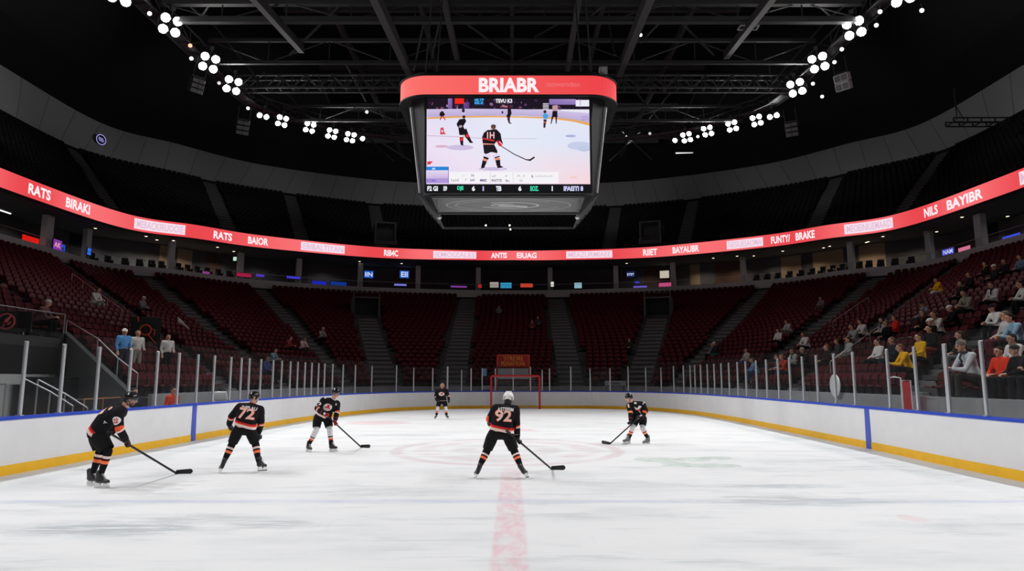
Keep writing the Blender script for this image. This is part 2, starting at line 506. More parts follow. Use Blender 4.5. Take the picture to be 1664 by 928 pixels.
    over(wear(band(r, 1.2, 0.35, 0.2), 0.42, 0.56, 0.42, noise(1.1, 5, 0.6, (0.7, 2.5, 1), 0.1)), (0.62, 0.55, 0.57))
    # pink spots and patches
    for px, py, sx, sy, a in ((850, 699, 0.62, 0.45, 0.55), (1484, 843, 0.20, 0.30, 0.22), (615, 687, 1.5, 1.5, 0.35), (1025, 698, 0.6, 0.4, 0.5)):
        q = at_z(px, py, 0)
        over(mth('MULTIPLY', mth('MULTIPLY', smooth(mth('ADD', rdist(q.x, q.y, sx, sy), mth('MULTIPLY', mth('SUBTRACT', noise(1.6, 4, 0.6, (1, 1, 1), 0, (px, 0, 0)), 0.5), 1.1)), 1.05, 0.8), 1.0), a), (0.84, 0.40, 0.44))
    # green worn emblem, right
    for px, py, sx, sy in ((1070, 747, 0.62, 0.55), (1122, 746, 0.55, 0.42), (1148, 757, 0.95, 0.42), (1165, 745, 0.40, 0.45), (1098, 753, 0.45, 0.28)):
        q = at_z(px, py, 0)
        ms = smooth(mth('ADD', rdist(q.x, q.y, sx, sy), mth('MULTIPLY', mth('SUBTRACT', noise(1.4, 4, 0.55, (1, 1, 1), 0, (px, 3, 0)), 0.5), 1.3)), 1.0, 0.86)
        over(wear(ms, 0.30, 0.60, 0.62, noise(3.0, 5, 0.7, (1, 2, 1))), (0.42, 0.56, 0.46))
        over(wear(ms, 0.52, 0.62, 0.35, noise(2.4, 5, 0.7, (1, 3, 1), 0.4)), (0.42, 0.47, 0.45))
    # grey scuffed areas
    for px, py, sx, sy, a in ((170, 858, 1.3, 0.55, 0.5), (430, 853, 0.9, 0.3, 0.4), (1255, 790, 1.5, 0.35, 0.45), (1290, 815, 1.9, 0.5, 0.4), (650, 707, 2.0, 0.7, 0.35), (640, 800, 1.6, 0.7, 0.25), (1000, 785, 1.3, 0.6, 0.25), (300, 842, 1.2, 0.4, 0.35)):
        q = at_z(px, py, 0)
        ms = smooth(mth('ADD', rdist(q.x, q.y, sx, sy), mth('MULTIPLY', mth('SUBTRACT', wob, 0.5), 1.6)), 1.15, 0.5)
        over(wear(ms, 0.42, 0.54, min(1, a * 1.7), noise(1.8, 6, 0.7, (0.5, 5, 1), 0.25, (px, 0, 0))), (0.47, 0.51, 0.53))
    Lk.new(state['c'], b.inputs['Base Color'])
    rr = N.new('ShaderNodeMapRange'); rr.inputs['To Min'].default_value = 0.35; rr.inputs['To Max'].default_value = 0.6
    Lk.new(noise(1.2, 5, 0.6, (0.6, 3, 1)), rr.inputs['Value']); Lk.new(rr.outputs['Result'], b.inputs['Roughness'])
    b.inputs['Specular IOR Level'].default_value = 0.22
    inner = BOARD.offset(-0.07)
    pts = [(q.x, q.y, 0.0) for q in inner.p]
    mb = MB(); mb.add(pts, [tuple(range(len(pts)))])
    o = mb.obj('floor_ice', m); struct(o, 'worn white ice sheet with faint red and blue lines', 'ice')
build_ice()

# concourse slab under everything
mb = MB(); mb.box((0, 45, -0.16), (104, 112, 0.3)); o = mb.obj('floor_concourse', M['concrete_dark']); struct(o, 'dark concrete slab around the rink', 'floor')

# ================================================================== dasher boards
boards = thing('rink_boards', 'white rink boards with blue cap rail and yellow kick plate around the ice', 'boards')
mb = MB(); sweep(mb, BOARD, [(-0.07, 0.21), (0.07, 0.0), (0.07, 1.15), (-0.07, 1.15)], step=0.5); mb.obj('board_panel', M['white_board'], boards)
mb = MB(); sweep(mb, BOARD, [(-0.085, 0.0), (0.0, 0.0), (-0.05, 0.215), (-0.08, 0.205)], step=0.5); mb.obj('kick_plate', M['yellow'], boards)
mb = MB(); sweep(mb, BOARD, [(-0.095, 1.15), (0.095, 1.15), (0.095, 1.205), (0.075, 1.22), (-0.075, 1.22), (-0.095, 1.205)], step=0.5); mb.obj('cap_rail', M['blue'], boards)
for px in (311, 1415):
    s = BOARD.from_px(px, 0.5); q = BOARD.at(s); o_ = BOARD.nrm(s)
    mb = MB(); sweep(mb, BOARD, [(-0.092, 0.0), (-0.06, 0.0), (-0.06, 1.15), (-0.076, 1.15), (-0.088, 0.21)], s - 0.15, s + 0.15, 0.15)
    mb.obj('blue_stripe', M['blue_line'], boards)

# ================================================================== glass posts and panes
ORD = 'first second third fourth fifth sixth seventh eighth ninth tenth eleventh twelfth thirteenth fourteenth fifteenth sixteenth seventeenth eighteenth nineteenth twentieth twenty-first twenty-second twenty-third twenty-fourth twenty-fifth twenty-sixth twenty-seventh twenty-eighth twenty-ninth thirtieth'.split()
POST_L = [37, 100, 158, 210, 254, 289, 320, 347, 374, 391, 404, 423, 443, 457, 471, 483, 495, 506, 517, 527, 540, 557, 577, 604]
POST_E = [644, 672, 703, 727, 750, 765.5, 783.5, 805, 834, 862, 881, 893, 927.5, 959, 991.5, 1021, 1049.5, 1074.5]
POST_R = [1095, 1111, 1122, 1129.5, 1139, 1150, 1161, 1172.5, 1185, 1199, 1212.5, 1229.5, 1246, 1265, 1284, 1305, 1328, 1357, 1388, 1444, 1489, 1539, 1599]
THICK = {1212.5, 1539, 727}
def posts():
    allp = [(x, 'left') for x in POST_L] + [(x, 'far end') for x in POST_E] + [(x, 'right') for x in POST_R]
    pos = []
    for x, side in allp: pos.append((BOARD.from_px(x, 2.0), x, side))
    n = {'left': 0, 'far end': 0, 'right': 0}
    tot = len(POST_R)
    hvar = {557: 0.1, 577: 0.1, 604: 0.1, 1074.5: 0.1}
    for s, x, side in pos:
        i = n[side]; n[side] += 1
        q = BOARD.at(s); t = BOARD.tan(s); rz = math.atan2(t.y, t.x)
        h = 1.62 if side != 'far end' else 1.56 + 0.12 * (i % 3 == 0) - (0.1 if x in (750, 783.5, 881) else 0)
        w = 0.085 if x in THICK else 0.055
        if side == 'left': lab = 'slim aluminium glass post on the left boards, %s counting away from the camera' % ORD[i]
        elif side == 'right': lab = 'slim aluminium glass post on the right boards, %s counting away from the camera' % ORD[tot - 1 - i]
        else: lab = 'slim aluminium glass post on the far end boards, %s from the left' % ORD[i]
        p = thing('glass_post', lab, 'post', (q.x, q.y, 1.22), rz, 'posts holding the rink glass')
        mb = MB(); mb.box((0, 0, h / 2 + 0.012), (w, 0.07, h - 0.012)); mb.box((0, -0.02, h / 2), (w * 1.5, 0.012, h * 0.98)); bevel(mb.obj('upright', M['alu'], p), 0.006, 1)
        mb = MB(); mb.box((0, 0, 0.01), (w * 2.0, 0.12, 0.018)); mb.obj('foot_plate', M['alu'], p)
    main = sorted(s for s, x, sd in pos if x not in (391, 750, 783.5, 881, 1122, 1129.5))
    main = [BOARD.from_px(-18, 2.0) if False else main[0] - 2.6] + main + [main[-1] + 2.3]
    nl = 0
    for a, b in zip(main, main[1:]):
        mid = (a + b) / 2; qa, qb = BOARD.at(a), BOARD.at(b); d = (qb - qa); L = d.length - 0.10
        if L < 0.15: continue
        c = (qa + qb) / 2; side = 'left' if c.x < -8 and c.y < 45 else 'right' if c.x > 9 and c.y < 45 else 'far end'
        h = 1.88 if side != 'far end' else 1.70
        c = c + BOARD.nrm(mid) * 0.0
        nl += 1
        pane = MB().box((0, 0, h / 2 + 0.005), (L, 0.014, h - 0.005)).obj('rink_glass', M['glass'])
        bevel(pane, 0.003, 1)
        pane.location = (c.x, c.y, 1.225); pane.rotation_euler = (0, 0, math.atan2(d.y, d.x))
        k = n.setdefault('pane ' + side, 0); n['pane ' + side] += 1
        lab = {'left': 'clear glass pane above the left boards, %s from the camera', 'far end': 'clear glass pane above the far end boards, %s from the left',
               'right': 'clear glass pane above the right boards, %s after the far right corner'}[side] % ORD[min(k, 29)]
        tag(pane, lab, 'glass pane', 'panes of the rink glass')
posts()

# ================================================================== lower stand
N_ROW, Z0, RISE = 27, 1.40, 0.368
K_CUT = 2.35                                     # left stand starts higher than this nearer the camera
def row_pt(j, t): return cpt(INN, j).lerp(cpt(FAS, j), t * 0.985)
def row_z(i): return Z0 + RISE * i
def terrace(name, k0, k1, r0, label):
    mb = MB(); j0, j1 = kidx(k0), kidx(k1); n = int((j1 - j0) / 2) + 1
    js = [j0 + (j1 - j0) * i / (n - 1) for i in range(n)]
    rows = [[Vector((*row_pt(j, r0 / N_ROW), 0.0)) for j in js]]
    for i in range(r0, N_ROW):
        z = row_z(i)
        rows.append([Vector((*row_pt(j, i / N_ROW), z)) for j in js])
        rows.append([Vector((*row_pt(j, (i + 1) / N_ROW), z)) for j in js])
    rows.append([Vector((*row_pt(j, 1.0), 0)) for j in js])
    mb.grid(rows)
    for e in (0, n - 1):                         # end walls
        mb.add([r[e] for r in rows], [tuple(range(len(rows)))])
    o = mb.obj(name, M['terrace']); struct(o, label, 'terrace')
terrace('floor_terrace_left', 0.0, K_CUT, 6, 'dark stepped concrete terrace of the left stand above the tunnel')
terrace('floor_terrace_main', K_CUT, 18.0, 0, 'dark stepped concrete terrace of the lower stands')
# low grey wall along the front of the stands
mb = MB(); a = P_INN.from_px
def j2s(C, j):
    pth = Path(C); return pth.L[int(j)] + (pth.L[min(int(j) + 1, KN)] - pth.L[int(j)]) * (j - int(j))
sweep(mb, P_INN, [(-0.34, 0.0), (-0.20, 0.0), (-0.20, 1.52), (-0.34, 1.52)], j2s(INN, kidx(K_CUT)), None, 0.8)
o = mb.obj('wall_front', M['concrete']); struct(o, 'low grey concrete wall along the front of the lower stands', 'wall')

AISLES = [1.2, 1.9, 3.4, 4.55, 6.1, 7.0, 8.0, 10.0, 11.0, 11.9, 13.45, 14.6, 15.8, 17.0]
def aisle_half(j, t):                            # half width of a stair in index units
    a = row_pt(j - 0.5, t); b = row_pt(j + 0.5, t); return 0.66 / max((b - a).length, 1e-3)
def stairs():
    for k in AISLES:
        jc = kidx(k); r0 = 6 if k < K_CUT else 0; r1 = N_ROW
        wide = 1.55 if k in (7.0, 8.0, 10.0, 11.0) else 1.0
        if k in (7.0, 11.0): r1 = 18
        mb = MB()
        for i in range(r0, r1):
            for hstep in (0, 1):
                t0 = (i + 0.5 * hstep) / N_ROW; t1 = (i + 0.5 * hstep + 0.5) / N_ROW; z = row_z(i) + RISE * 0.5 * hstep
                hw = aisle_half(jc, t0) * wide * 0.92
                tl = t0 if hstep else t0
                vs = []
                for zz in (row_z(i) - 0.0 + (0.004 if not hstep else 0.0), z + 0.02):
                    for (jj, tt) in ((jc - hw, tl), (jc + hw, tl), (jc + hw, t1), (jc - hw, t1)):
                        q = row_pt(jj, tt); vs.append((q.x, q.y, zz))
                mb.add(vs, [(0, 3, 2, 1), (4, 5, 6, 7), (0, 1, 5, 4), (1, 2, 6, 5), (2, 3, 7, 6), (3, 0, 4, 7)])
        where = 'left stand' if k < 6 else 'right stand' if k > 12 else 'far end stand'
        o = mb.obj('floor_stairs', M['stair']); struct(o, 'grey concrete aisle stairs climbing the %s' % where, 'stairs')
stairs()
# vomitory openings at the top of two stairs
for k in (7.0, 11.0):
    jc = kidx(k); q0 = row_pt(jc, 18 / N_ROW); q1 = row_pt(jc, 21 / N_ROW); d = (q1 - q0).normalized(); rz = math.atan2(d.y, d.x) - PI / 2
    v = thing('stand_doorway', 'grey concrete doorway into the far end stand, %s of the net' % ('left' if k < 9 else 'right'), 'doorway', (q0.x, q0.y, row_z(18)), rz)
    mb = MB(); mb.box((-1.25, 1.3, 0.95), (0.22, 2.6, 2.0)); mb.box((1.25, 1.3, 0.95), (0.22, 2.6, 2.0)); mb.box((0, 1.3, 2.02), (2.72, 2.6, 0.16)); mb.obj('portal', M['concrete_dark'], v)
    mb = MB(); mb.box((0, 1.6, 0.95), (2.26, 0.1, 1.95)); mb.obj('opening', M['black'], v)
    mb = MB(); mb.tube([(-1.25, 0.05, 2.1), (-1.25, 0.05, 2.9), (1.25, 0.05, 2.9), (1.25, 0.05, 2.1)], 0.025, 6); mb.cyl((-1.25, 0.05, 2.5), (1.25, 0.05, 2.5), 0.02, n=6); mb.obj('guard_rail', M['handrail'], v)

# ================================================================== seats
def seat_parts():
    back = MB(); rows = []
    for i in range(7):                            # curved, round-shouldered back
        u = -1 + 2 * i / 6; x = 0.225 * u; top = 0.86 - 0.07 * abs(u) ** 3
        rows.append([Vector((x, 0.255 - 0.03 * u * u * -1 * -1 + (0.0), 0.44)), Vector((x, 0.27 - 0.045 * u * u, 0.62)), Vector((x, 0.33 - 0.045 * u * u, top)),
                     Vector((x, 0.365 - 0.045 * u * u, top - 0.01)), Vector((x, 0.305 - 0.045 * u * u, 0.62)), Vector((x, 0.285 - 0.03 * u * u, 0.44))])
    back.grid(rows, closed_u=True); back.f.append(tuple(range(6))); back.m.append(0); back.c.append(None)
    b = len(rows) * 6; back.f.append(tuple(range(b - 6, b))[::-1]); back.m.append(0); back.c.append(None)
    pan = MB(); rows = []
    for i in range(7):
        u = -1 + 2 * i / 6; x = 0.225 * u; dz = 0.025 * u * u
        rows.append([Vector((x, 0.235, 0.375 + dz)), Vector((x, 0.0, 0.365 + dz)), Vector((x, -0.19, 0.395 + dz)), Vector((x, -0.215, 0.375 + dz)), Vector((x, -0.19, 0.345 + dz)), Vector((x, 0.235, 0.33 + dz))])
    pan.grid(rows, closed_u=True); pan.f.append(tuple(range(6))); pan.m.append(0); pan.c.append(None)
    pan.f.append(tuple(range(b - 6, b))[::-1]); pan.m.append(0); pan.c.append(None)
    fr = MB()
    for sx in (-0.25, 0.25):
        fr.box((sx, 0.28, 0.2), (0.035, 0.10, 0.4)); fr.box((sx, 0.06, 0.575), (0.045, 0.36, 0.03)); fr.bar((sx, 0.27, 0.39), (sx, 0.2, 0.57), 0.03, 0.05)
        fr.box((sx, 0.28, 0.008), (0.07, 0.2, 0.016))
    fr.box((0, 0.27, 0.345), (0.5, 0.04, 0.04))
    return back, pan, fr
SB, SPAN, SFR = seat_parts()
seat_pos = []                                     # (x, y, z, rz, row, side, index)
def lay_seats():
    for i in range(N_ROW):
        t = (i + 0.60) / N_ROW; pts = [row_pt(j, t) for j in range(KN + 1)]; pth = Path(pts); s = 0.4; c = 0
        while s < pth.len - 0.3:
            lo = 0
            q = pth.at(s)
            jj = bisect.bisect(pth.L, s) - 1; jf = jj + (s - pth.L[jj]) / max(pth.L[min(jj + 1, KN)] - pth.L[jj], 1e-6)
            k = jf / NS
            ok = True
            for a in AISLES:
                wide = 1.55 if a in (7.0, 8.0, 10.0, 11.0) else 1.0
                if a in (7.0, 11.0) and i >= 18:
                    if i < 21: wide = 2.1
                    else: continue
                if abs(jf - kidx(a)) < aisle_half(kidx(a), t) * wide * 1.0 + 0.3 * aisle_half(kidx(a), t) / 0.66: ok = False
            if k < K_CUT + 0.03 and i < 6: ok = False
            if k < K_CUT and i < 6: ok = False
            if abs(k - K_CUT) < 0.03: ok = False
            if ok:
                n = pth.nrm(s)
                seat_pos.append((q.x, q.y, row_z(i), math.atan2(n.y, n.x) - PI / 2, i, k, s)); c += 1
            s += 0.56
lay_seats()
# ================================================================== suite level
Z_DECK = 11.35
mb = MB()
n = KN // 2 + 1
js = [i * 2 for i in range(n)]
out_p = P_FAS.offset(6.5)
rows = [[Vector((FAS[j].x, FAS[j].y, Z_DECK)) for j in js], [Vector((out_p.p[j].x, out_p.p[j].y, Z_DECK)) for j in js]]
mb.grid(rows); o = mb.obj('floor_suites', M['concrete_dark']); struct(o, 'dark floor of the suite level', 'floor')
mb = MB(); sweep(mb, P_FAS, [(-0.15, 11.45), (0.2, 11.45), (0.2, 12.3), (-0.15, 12.3)], step=1.2)
o = mb.obj('trim_suite_fascia', M['fascia']); struct(o, 'pale grey balcony fascia below the suites', 'fascia')
mb = MB(); rows = [[Vector((C[j].x, C[j].y, z)) for j in js] for C, z in ((P_RIB.offset(0.55).p, 15.2), (out_p.p, 15.65))]
mb.grid(rows); o = mb.obj('ceiling_suites', M['soffit']); struct(o, 'grey soffit above the suites', 'ceiling')

# back wall in panels of different finishes, by image column of the panel edges
P_BACK = P_FAS.offset(5.6)
def back_panel(s0, s1, m, z0=11.35, z1=15.55, name='wall_suite_back', off=0.0, kind=True):
    mb = MB(); sweep(mb, P_BACK, [(off, z0), (off + 0.15, z0), (off + 0.15, z1), (off, z1)], s0, s1, 1.5)
    o = mb.obj(name, m)
    if kind: struct(o, 'back wall panel of the suites', 'wall')
    return o
edges = [(-60, 'suite_wall'), (110, 'black'), (135, 'suite_wall'), (162, 'suite_wall'), (258, 'suite_tan'), (282, 'suite_wall'), (287, 'suite_tan'), (311, 'suite_wall'), (334, 'suite_wood'), (360, 'suite_wall'), (395, 'concrete_dark'), (500, 'suite_wall'), (590, 'suite_wall'),
         (640, 'suite_wood'), (680, 'concrete_dark'), (890, 'concrete_dark'), (1000, 'suite_wall'), (1046, 'suite_wood'), (1094, 'suite_wall'), (1122, 'suite_tan'), (1138, 'suite_wall'), (1162, 'suite_wood'), (1208, 'suite_wall'), (1270, 'suite_tan'), (1303, 'concrete_dark'), (1322, 'suite_tan'), (1372, 'concrete_dark'),
         (1397, 'suite_tan'), (1440, 'suite_wall'), (1500, 'suite_wall'), (1545, 'suite_wall'), (1585, 'black'), (1625, 'suite_wall'), (1720, None)]
ss = []
for px, m_ in edges: ss.append((P_BACK.from_px(px, 13.4), m_))
for (a, m_), (b, _) in zip(ss, ss[1:]): back_panel(a, b, M[m_])
back_panel(0, ss[0][0], M['suite_wall']); back_panel(ss[-1][0], P_BACK.len, M['suite_wall'])

# columns
cols = [2, 92, 153, 283, 395, 488, 587, 680, 778, 893, 1000, 1092, 1205, 1378, 1500, 1578]
for i, px in enumerate(cols):
    s = P_FAS.from_px(px, 13.7); q = P_FAS.at(s) + P_FAS.nrm(s) * 0.75; t = P_FAS.tan(s)
    w = 0.85 if px in (92, 1578) else 0.55
    mb = MB(); mb.box((0, 0, 1.9), (w, 0.5, 3.66)); mb.box((0, 0, 0.15), (w + 0.08, 0.58, 0.24)); o = mb.obj('column', M['column'])
    bevel(o, 0.02, 1); o.location = (q.x, q.y, Z_DECK); o.rotation_euler = (0, 0, math.atan2(t.y, t.x))
    o['kind'] = 'structure'
# glass balustrade
mb = MB(); sweep(mb, P_FAS, [(-0.02, 12.3), (0.0, 12.3), (0.0, 12.95), (-0.02, 12.95)], step=1.5)
br = thing('balcony_railing', 'long glass railing with thin steel top rail along the suite balcony', 'railing', (0, 0, 0))
o = mb.obj('glass_panel', M['rail_glass'], br)
mb = MB(); sweep(mb, P_FAS, [(-0.03, 12.95), (0.01, 12.95), (0.01, 12.98), (-0.03, 12.98)], step=1.5); mb.obj('top_rail', M['handrail'], br)

# rows of dark lounge seats behind the balustrade: individual silhouettes
LS = MB()
for sx in (-0.26, 0.26): LS.box((sx, 0.0, 0.3), (0.09, 0.5, 0.6))
LS.box((0, 0, 0.25), (0.5, 0.5, 0.4)); LS.box((0, 0.26, 0.55), (0.56, 0.12, 1.0))
ls_me = LS.mesh('suite_chair', [M['black']]); bm = bmesh.new(); bm.from_mesh(ls_me); bmesh.ops.bevel(bm, geom=bm.edges[:], offset=0.03, segments=1, affect='EDGES'); bm.to_mesh(ls_me); bm.free()
for side, x0, x1 in (('left', 162, 392), ('right', 1215, 1480)):
    a, b = P_FAS.from_px(x0, 12.4), P_FAS.from_px(x1, 12.4); n_ = int((b - a) / 1.0)
    for i in range(n_):
        s = a + (b - a) * (i + 0.5) / n_; q = P_FAS.at(s) + P_FAS.nrm(s) * 1.5; nn = P_FAS.nrm(s)
        if any(abs(proj((q.x, q.y, 13))[0] - c) < 9 for c in cols): pass
        o = link('suite_chair', ls_me); o.location = (q.x, q.y, Z_DECK + 0.9); o.rotation_euler = (0, 0, math.atan2(nn.y, nn.x) - PI / 2)
        tag(o, 'black lounge chair behind the suite railing, %s side of the hall' % side, 'chair', 'lounge chairs of the %s suites' % side)
mb = MB(); sweep(mb, P_FAS, [(0.9, Z_DECK), (2.2, Z_DECK), (2.2, Z_DECK + 0.9), (0.9, Z_DECK + 0.9)], step=1.5); o = mb.obj('floor_suite_step', M['black']); struct(o, 'black raised step behind the suite railing', 'floor')

# screens in the suites and glowing boards above the fascia
def screen_on(px, py, wpx, hpx, col, label, path, off, name='television', cat='television', text=None, strength=1.0, txtcol=(0.6, 0.7, 1.0), tilt=0.0):
    z = 13.5
    for _ in range(6):
        s = path.from_px(px, z); q = path.at(s) + path.nrm(s) * off
        r = ray(px, py); z = EYE + r[2] * (q.y / r[1])
    q3 = Vector((q.x, q.y, z)); sc = (q.y * PC + (z - EYE) * PS) / FPX
    t = path.tan(s); f = abs(t.x) if abs(t.x) > 0.35 else 0.35
    w, h = wpx * sc / max(0.35, abs(t.x - t.y * q.x / q.y)), hpx * sc
    o = thing(name, label, cat, q3, math.atan2(t.y, t.x))
    b = MB().box((0, 0, 0), (w + 0.08, 0.07, h + 0.08)).obj('casing', M['black'], o); bevel(b, 0.012, 1)
    mb = MB(); mb.box((0, -0.037, 0), (w, 0.006, h)); mb.obj('screen', mat_emit('lit_screen', col, strength), o)
    if path is P_FAS:
        for sx in (-1, 1):
            MB().box((sx * w * 0.35, 0.02, (Z_DECK + 0.01 - z - h / 2) / 2), (0.06, 0.06, z - h / 2 - Z_DECK - 0.01)).obj('foot_post', M['black'], o)
    if text:
        vs, fs, tw, th = text_mesh(text, 0.02); k = min(w * 0.8 / tw, h * 0.7 / th)
        mb = MB(); mb.add([((v.x - tw / 2) * k, -0.0415, (v.y - th / 2) * k) for v in vs], fs); mb.obj('lettering', mat_emit('screen_letters', txtcol, 1.0), o, fix=False)
    return o
screen_on(599, 446, 15, 12, S(30, 80, 170), 'blue television on the suite back wall, left one of the pair', P_BACK, -0.12, text='IIN')
screen_on(657, 446, 15, 12, S(40, 90, 180), 'blue television on the suite back wall, right one of the pair', P_BACK, -0.12, text='EII')
screen_on(1025, 446, 14, 10, S(25, 30, 70), 'dim blue television on the suite back wall right of the scoreboard', P_BACK, -0.12, text='ETET')
screen_on(1080, 446, 15, 12, S(190, 180, 165), 'pale lit picture panel in a suite right of the scoreboard', P_BACK, -0.12, 'wall_panel', 'panel')
screen_on(68, 392, 28, 15, S(225, 25, 20), 'glowing red display board in the far left suite', P_FAS, 0.9, 'display_board', 'display')
screen_on(101, 398, 14, 16, S(150, 60, 190), 'purple display board beside the red one in the left suite', P_FAS, 0.40, 'display_board', 'display', 'AK', 0.8, (0.9, 0.4, 0.5))
screen_on(114, 403, 18, 14, S(30, 90, 215), 'bright blue display board right of the purple one in the left suite', P_FAS, 0.9, 'display_board', 'display', 'ETM', 1.0, (0.02, 0.03, 0.1))
screen_on(151, 409, 6, 11, S(50, 110, 230), 'narrow blue display beside the column of the left suite', P_FAS, 0.4, 'display_board', 'display')
screen_on(1525, 409, 20, 10, S(90, 80, 200), 'violet display board in the right suite', P_FAS, 0.9, 'display_board', 'display', 'NAM', 0.8)
screen_on(1550, 406, 20, 10, S(220, 120, 150), 'pink display board in the right suite', P_FAS, 0.9, 'display_board', 'display')
screen_on(1625, 386, 30, 9, S(60, 80, 215), 'blue display board at the far right of the suite balcony', P_FAS, 0.9, 'display_board', 'display')
strips = [(338, 444, 12, 5, (150, 60, 140), 'small magenta'), (398, 447, 24, 6, (170, 30, 70), 'crimson'), (424, 448, 14, 4, (90, 60, 190), 'violet'), (478, 451, 22, 4, (70, 60, 220), 'blue violet'), (520, 460, 24, 6, (30, 40, 190), 'deep blue left'), (551, 461, 26, 6, (15, 55, 140), 'dark blue'), (651, 463, 20, 3, (130, 130, 230), 'thin lilac'),
          (746, 466, 26, 3, (130, 60, 150), 'plum'), (803, 463, 14, 9, (165, 155, 150), 'pale picture'), (822, 464, 18, 9, (50, 150, 190), 'cyan'), (856, 464, 20, 6, (210, 70, 50), 'orange red'), (897, 462, 5, 8, (225, 225, 210), 'small white'), (939, 464, 12, 9, (150, 190, 200), 'pale blue'), (1040, 466, 22, 3, (110, 90, 200), 'lavender'),
          (1080, 463, 20, 7, (205, 80, 130), 'pink'), (1035, 459, 8, 3, (70, 70, 210), 'tiny blue'), (780, 465, 6, 6, (170, 40, 40), 'tiny red')]
for px, py, w, h, c, nm in strips:
    screen_on(px, py, w, h, S(*c), '%s glowing display strip on the suite balcony counter' % nm, P_FAS, 0.35, 'display_strip', 'display', None, 0.9)

# small ceiling downlights of the suites
DL = [(162, 372), (238, 383), (261, 391), (290, 392), (300, 398), (357, 401), (390, 410), (1157, 419), (1195, 416), (1217, 417), (1268, 408), (1313, 408), (1325, 405), (1390, 398), (1398, 396), (1433, 384), (1487, 385), (1547, 390), (1555, 355), (1658, 326), (1018, 427), (653, 424), (585, 423)]
dl = MB(); dl.cyl((0, 0, 0), (0, 0, -0.03), 0.17, 0.15, 12)
dl_me = dl.mesh('trim_ring', [M['alu']]); dl2 = MB(); dl2.cyl((0, 0, -0.025), (0, 0, -0.045), 0.125, 0.115, 12); dl2_me = dl2.mesh('lens', [mat_emit('warm_lens', (1.0, 0.86, 0.62), 2.2)])
Z_SOF = 15.3
for i, (px, py) in enumerate(DL):
    q = at_z(px, py, Z_SOF)
    # keep between fascia and back wall
    s = P_FAS.from_px(px, 15); f = P_FAS.at(s); nn = P_FAS.nrm(s); d = min(max((Vector((q.x, q.y)) - f).dot(nn), 0.4), 4.6); q2 = f + nn * d
    a = thing('downlight', 'small round warm downlight in the soffit above the suites, %s side' % ('left' if px < 800 else 'right'), 'light', (q2.x, q2.y, 15.25 + 0.05 * d), 0, 'downlights of the %s suites' % ('left' if px < 800 else 'right'))
    link('trim_ring', dl_me, a); link('lens', dl2_me, a)
# what the downlights throw into the side suites
for px in (-40, 20, 60, 120, 190, 225, 262, 300, 345, 385, 440, 540, 1046, 1130, 1180, 1240, 1285, 1345, 1410, 1460, 1520, 1560, 1610, 1680):
    s = P_FAS.from_px(px, 14.5); q = P_FAS.at(s); nn = P_FAS.nrm(s)
    L = bpy.data.lights.new('suite_downlight', 'SPOT'); L.energy = 170 if (150 < px < 400 or 1100 < px < 1480) else 90; L.color = (1, 0.85, 0.66) if (250 < px < 350 or 1120 < px < 1470) else (1, 0.96, 0.9); L.spot_size = 2.6; L.spot_blend = 0.8; L.shadow_soft_size = 0.12
    lo = bpy.data.objects.new('suite_downlight', L); COL.objects.link(lo); lo.location = (q.x + nn.x * 3.6, q.y + nn.y * 3.6, 15.2)
# tube light
q = at_z(59, 351, 14.7); s = P_FAS.from_px(59, 14.7); q = P_FAS.at(s) + P_FAS.nrm(s) * 2.5
t = thing('ceiling_tube_light', 'white fluorescent tube under the soffit of the far left suite', 'light', (q.x, q.y, 14.75), PI / 2)
MB().box((0, 0, 0.13), (1.5, 0.14, 0.12)).obj('housing', M['alu'], t); MB().cyl((-0.7, 0, 0.03), (0.7, 0, 0.03), 0.045, n=8).obj('tube', mat_emit('tube_glow', (0.9, 1.0, 1.0), 1.4), t)
t = thing('exit_lamp', 'small square pale green lit sign box beside the left suite column', 'sign', (0, 0, 0))
q = P_FAS.from_px(390, 14.6); q2 = P_FAS.at(q) + P_FAS.nrm(q) * 1.2; t.location = (q2.x, q2.y, 14.45)
MB().box((0, 0, 0), (0.42, 0.16, 0.5)).obj('casing', M['charcoal'], t); MB().box((0, -0.085, 0), (0.34, 0.02, 0.4)).obj('face', mat_emit('exit_glow', S(200, 235, 215), 0.9), t)

# ================================================================== ribbon display
def rib_h(s):
    q = P_RIB.at(s); k = min(1, abs(q.x) / 35.0); return 1.06 + 0.26 * k
ZR = 15.82
ribbon = thing('ribbon_display', 'long curved red ribbon display with white lettering around the hall', 'display', (0, 0, 0))
mb = MB(); s = 0.0; rows = []
while s <= P_RIB.len:
    q = P_RIB.at(s); o_ = P_RIB.nrm(s); h = rib_h(s) / 2
    rows.append([Vector((q.x + o_.x * a, q.y + o_.y * a, z)) for a, z in ((0.02, ZR - h - 0.06), (0.5, ZR - h - 0.06), (0.5, ZR + h + 0.06), (0.02, ZR + h + 0.06))]); s += 0.6
mb.grid(rows, closed_u=True); mb.obj('housing', M['black'], ribbon)
m = bpy.data.materials.new('ribbon_led'); m.use_nodes = True; nt = m.node_tree; bs = nt.nodes['Principled BSDF']
at_ = nt.nodes.new('ShaderNodeAttribute'); at_.attribute_name = 'Col'; bs.inputs['Base Color'].default_value = (0.01, 0.01, 0.01, 1); bs.inputs['Specular IOR Level'].default_value = 0.1
nt.links.new(at_.outputs['Color'], bs.inputs['Emission Color']); bs.inputs['Emission Strength'].default_value = 1.0
M['ribbon'] = m
mb = MB(); s = 0.0; prev = None
def ribc(s):
    v = 0.5 + 0.5 * math.sin(s * 0.42 + 1.3 * math.sin(s * 0.13)); a, b = S(233, 72, 78), S(250, 112, 116)
    return tuple(a[i] + (b[i] - a[i]) * v for i in range(3))
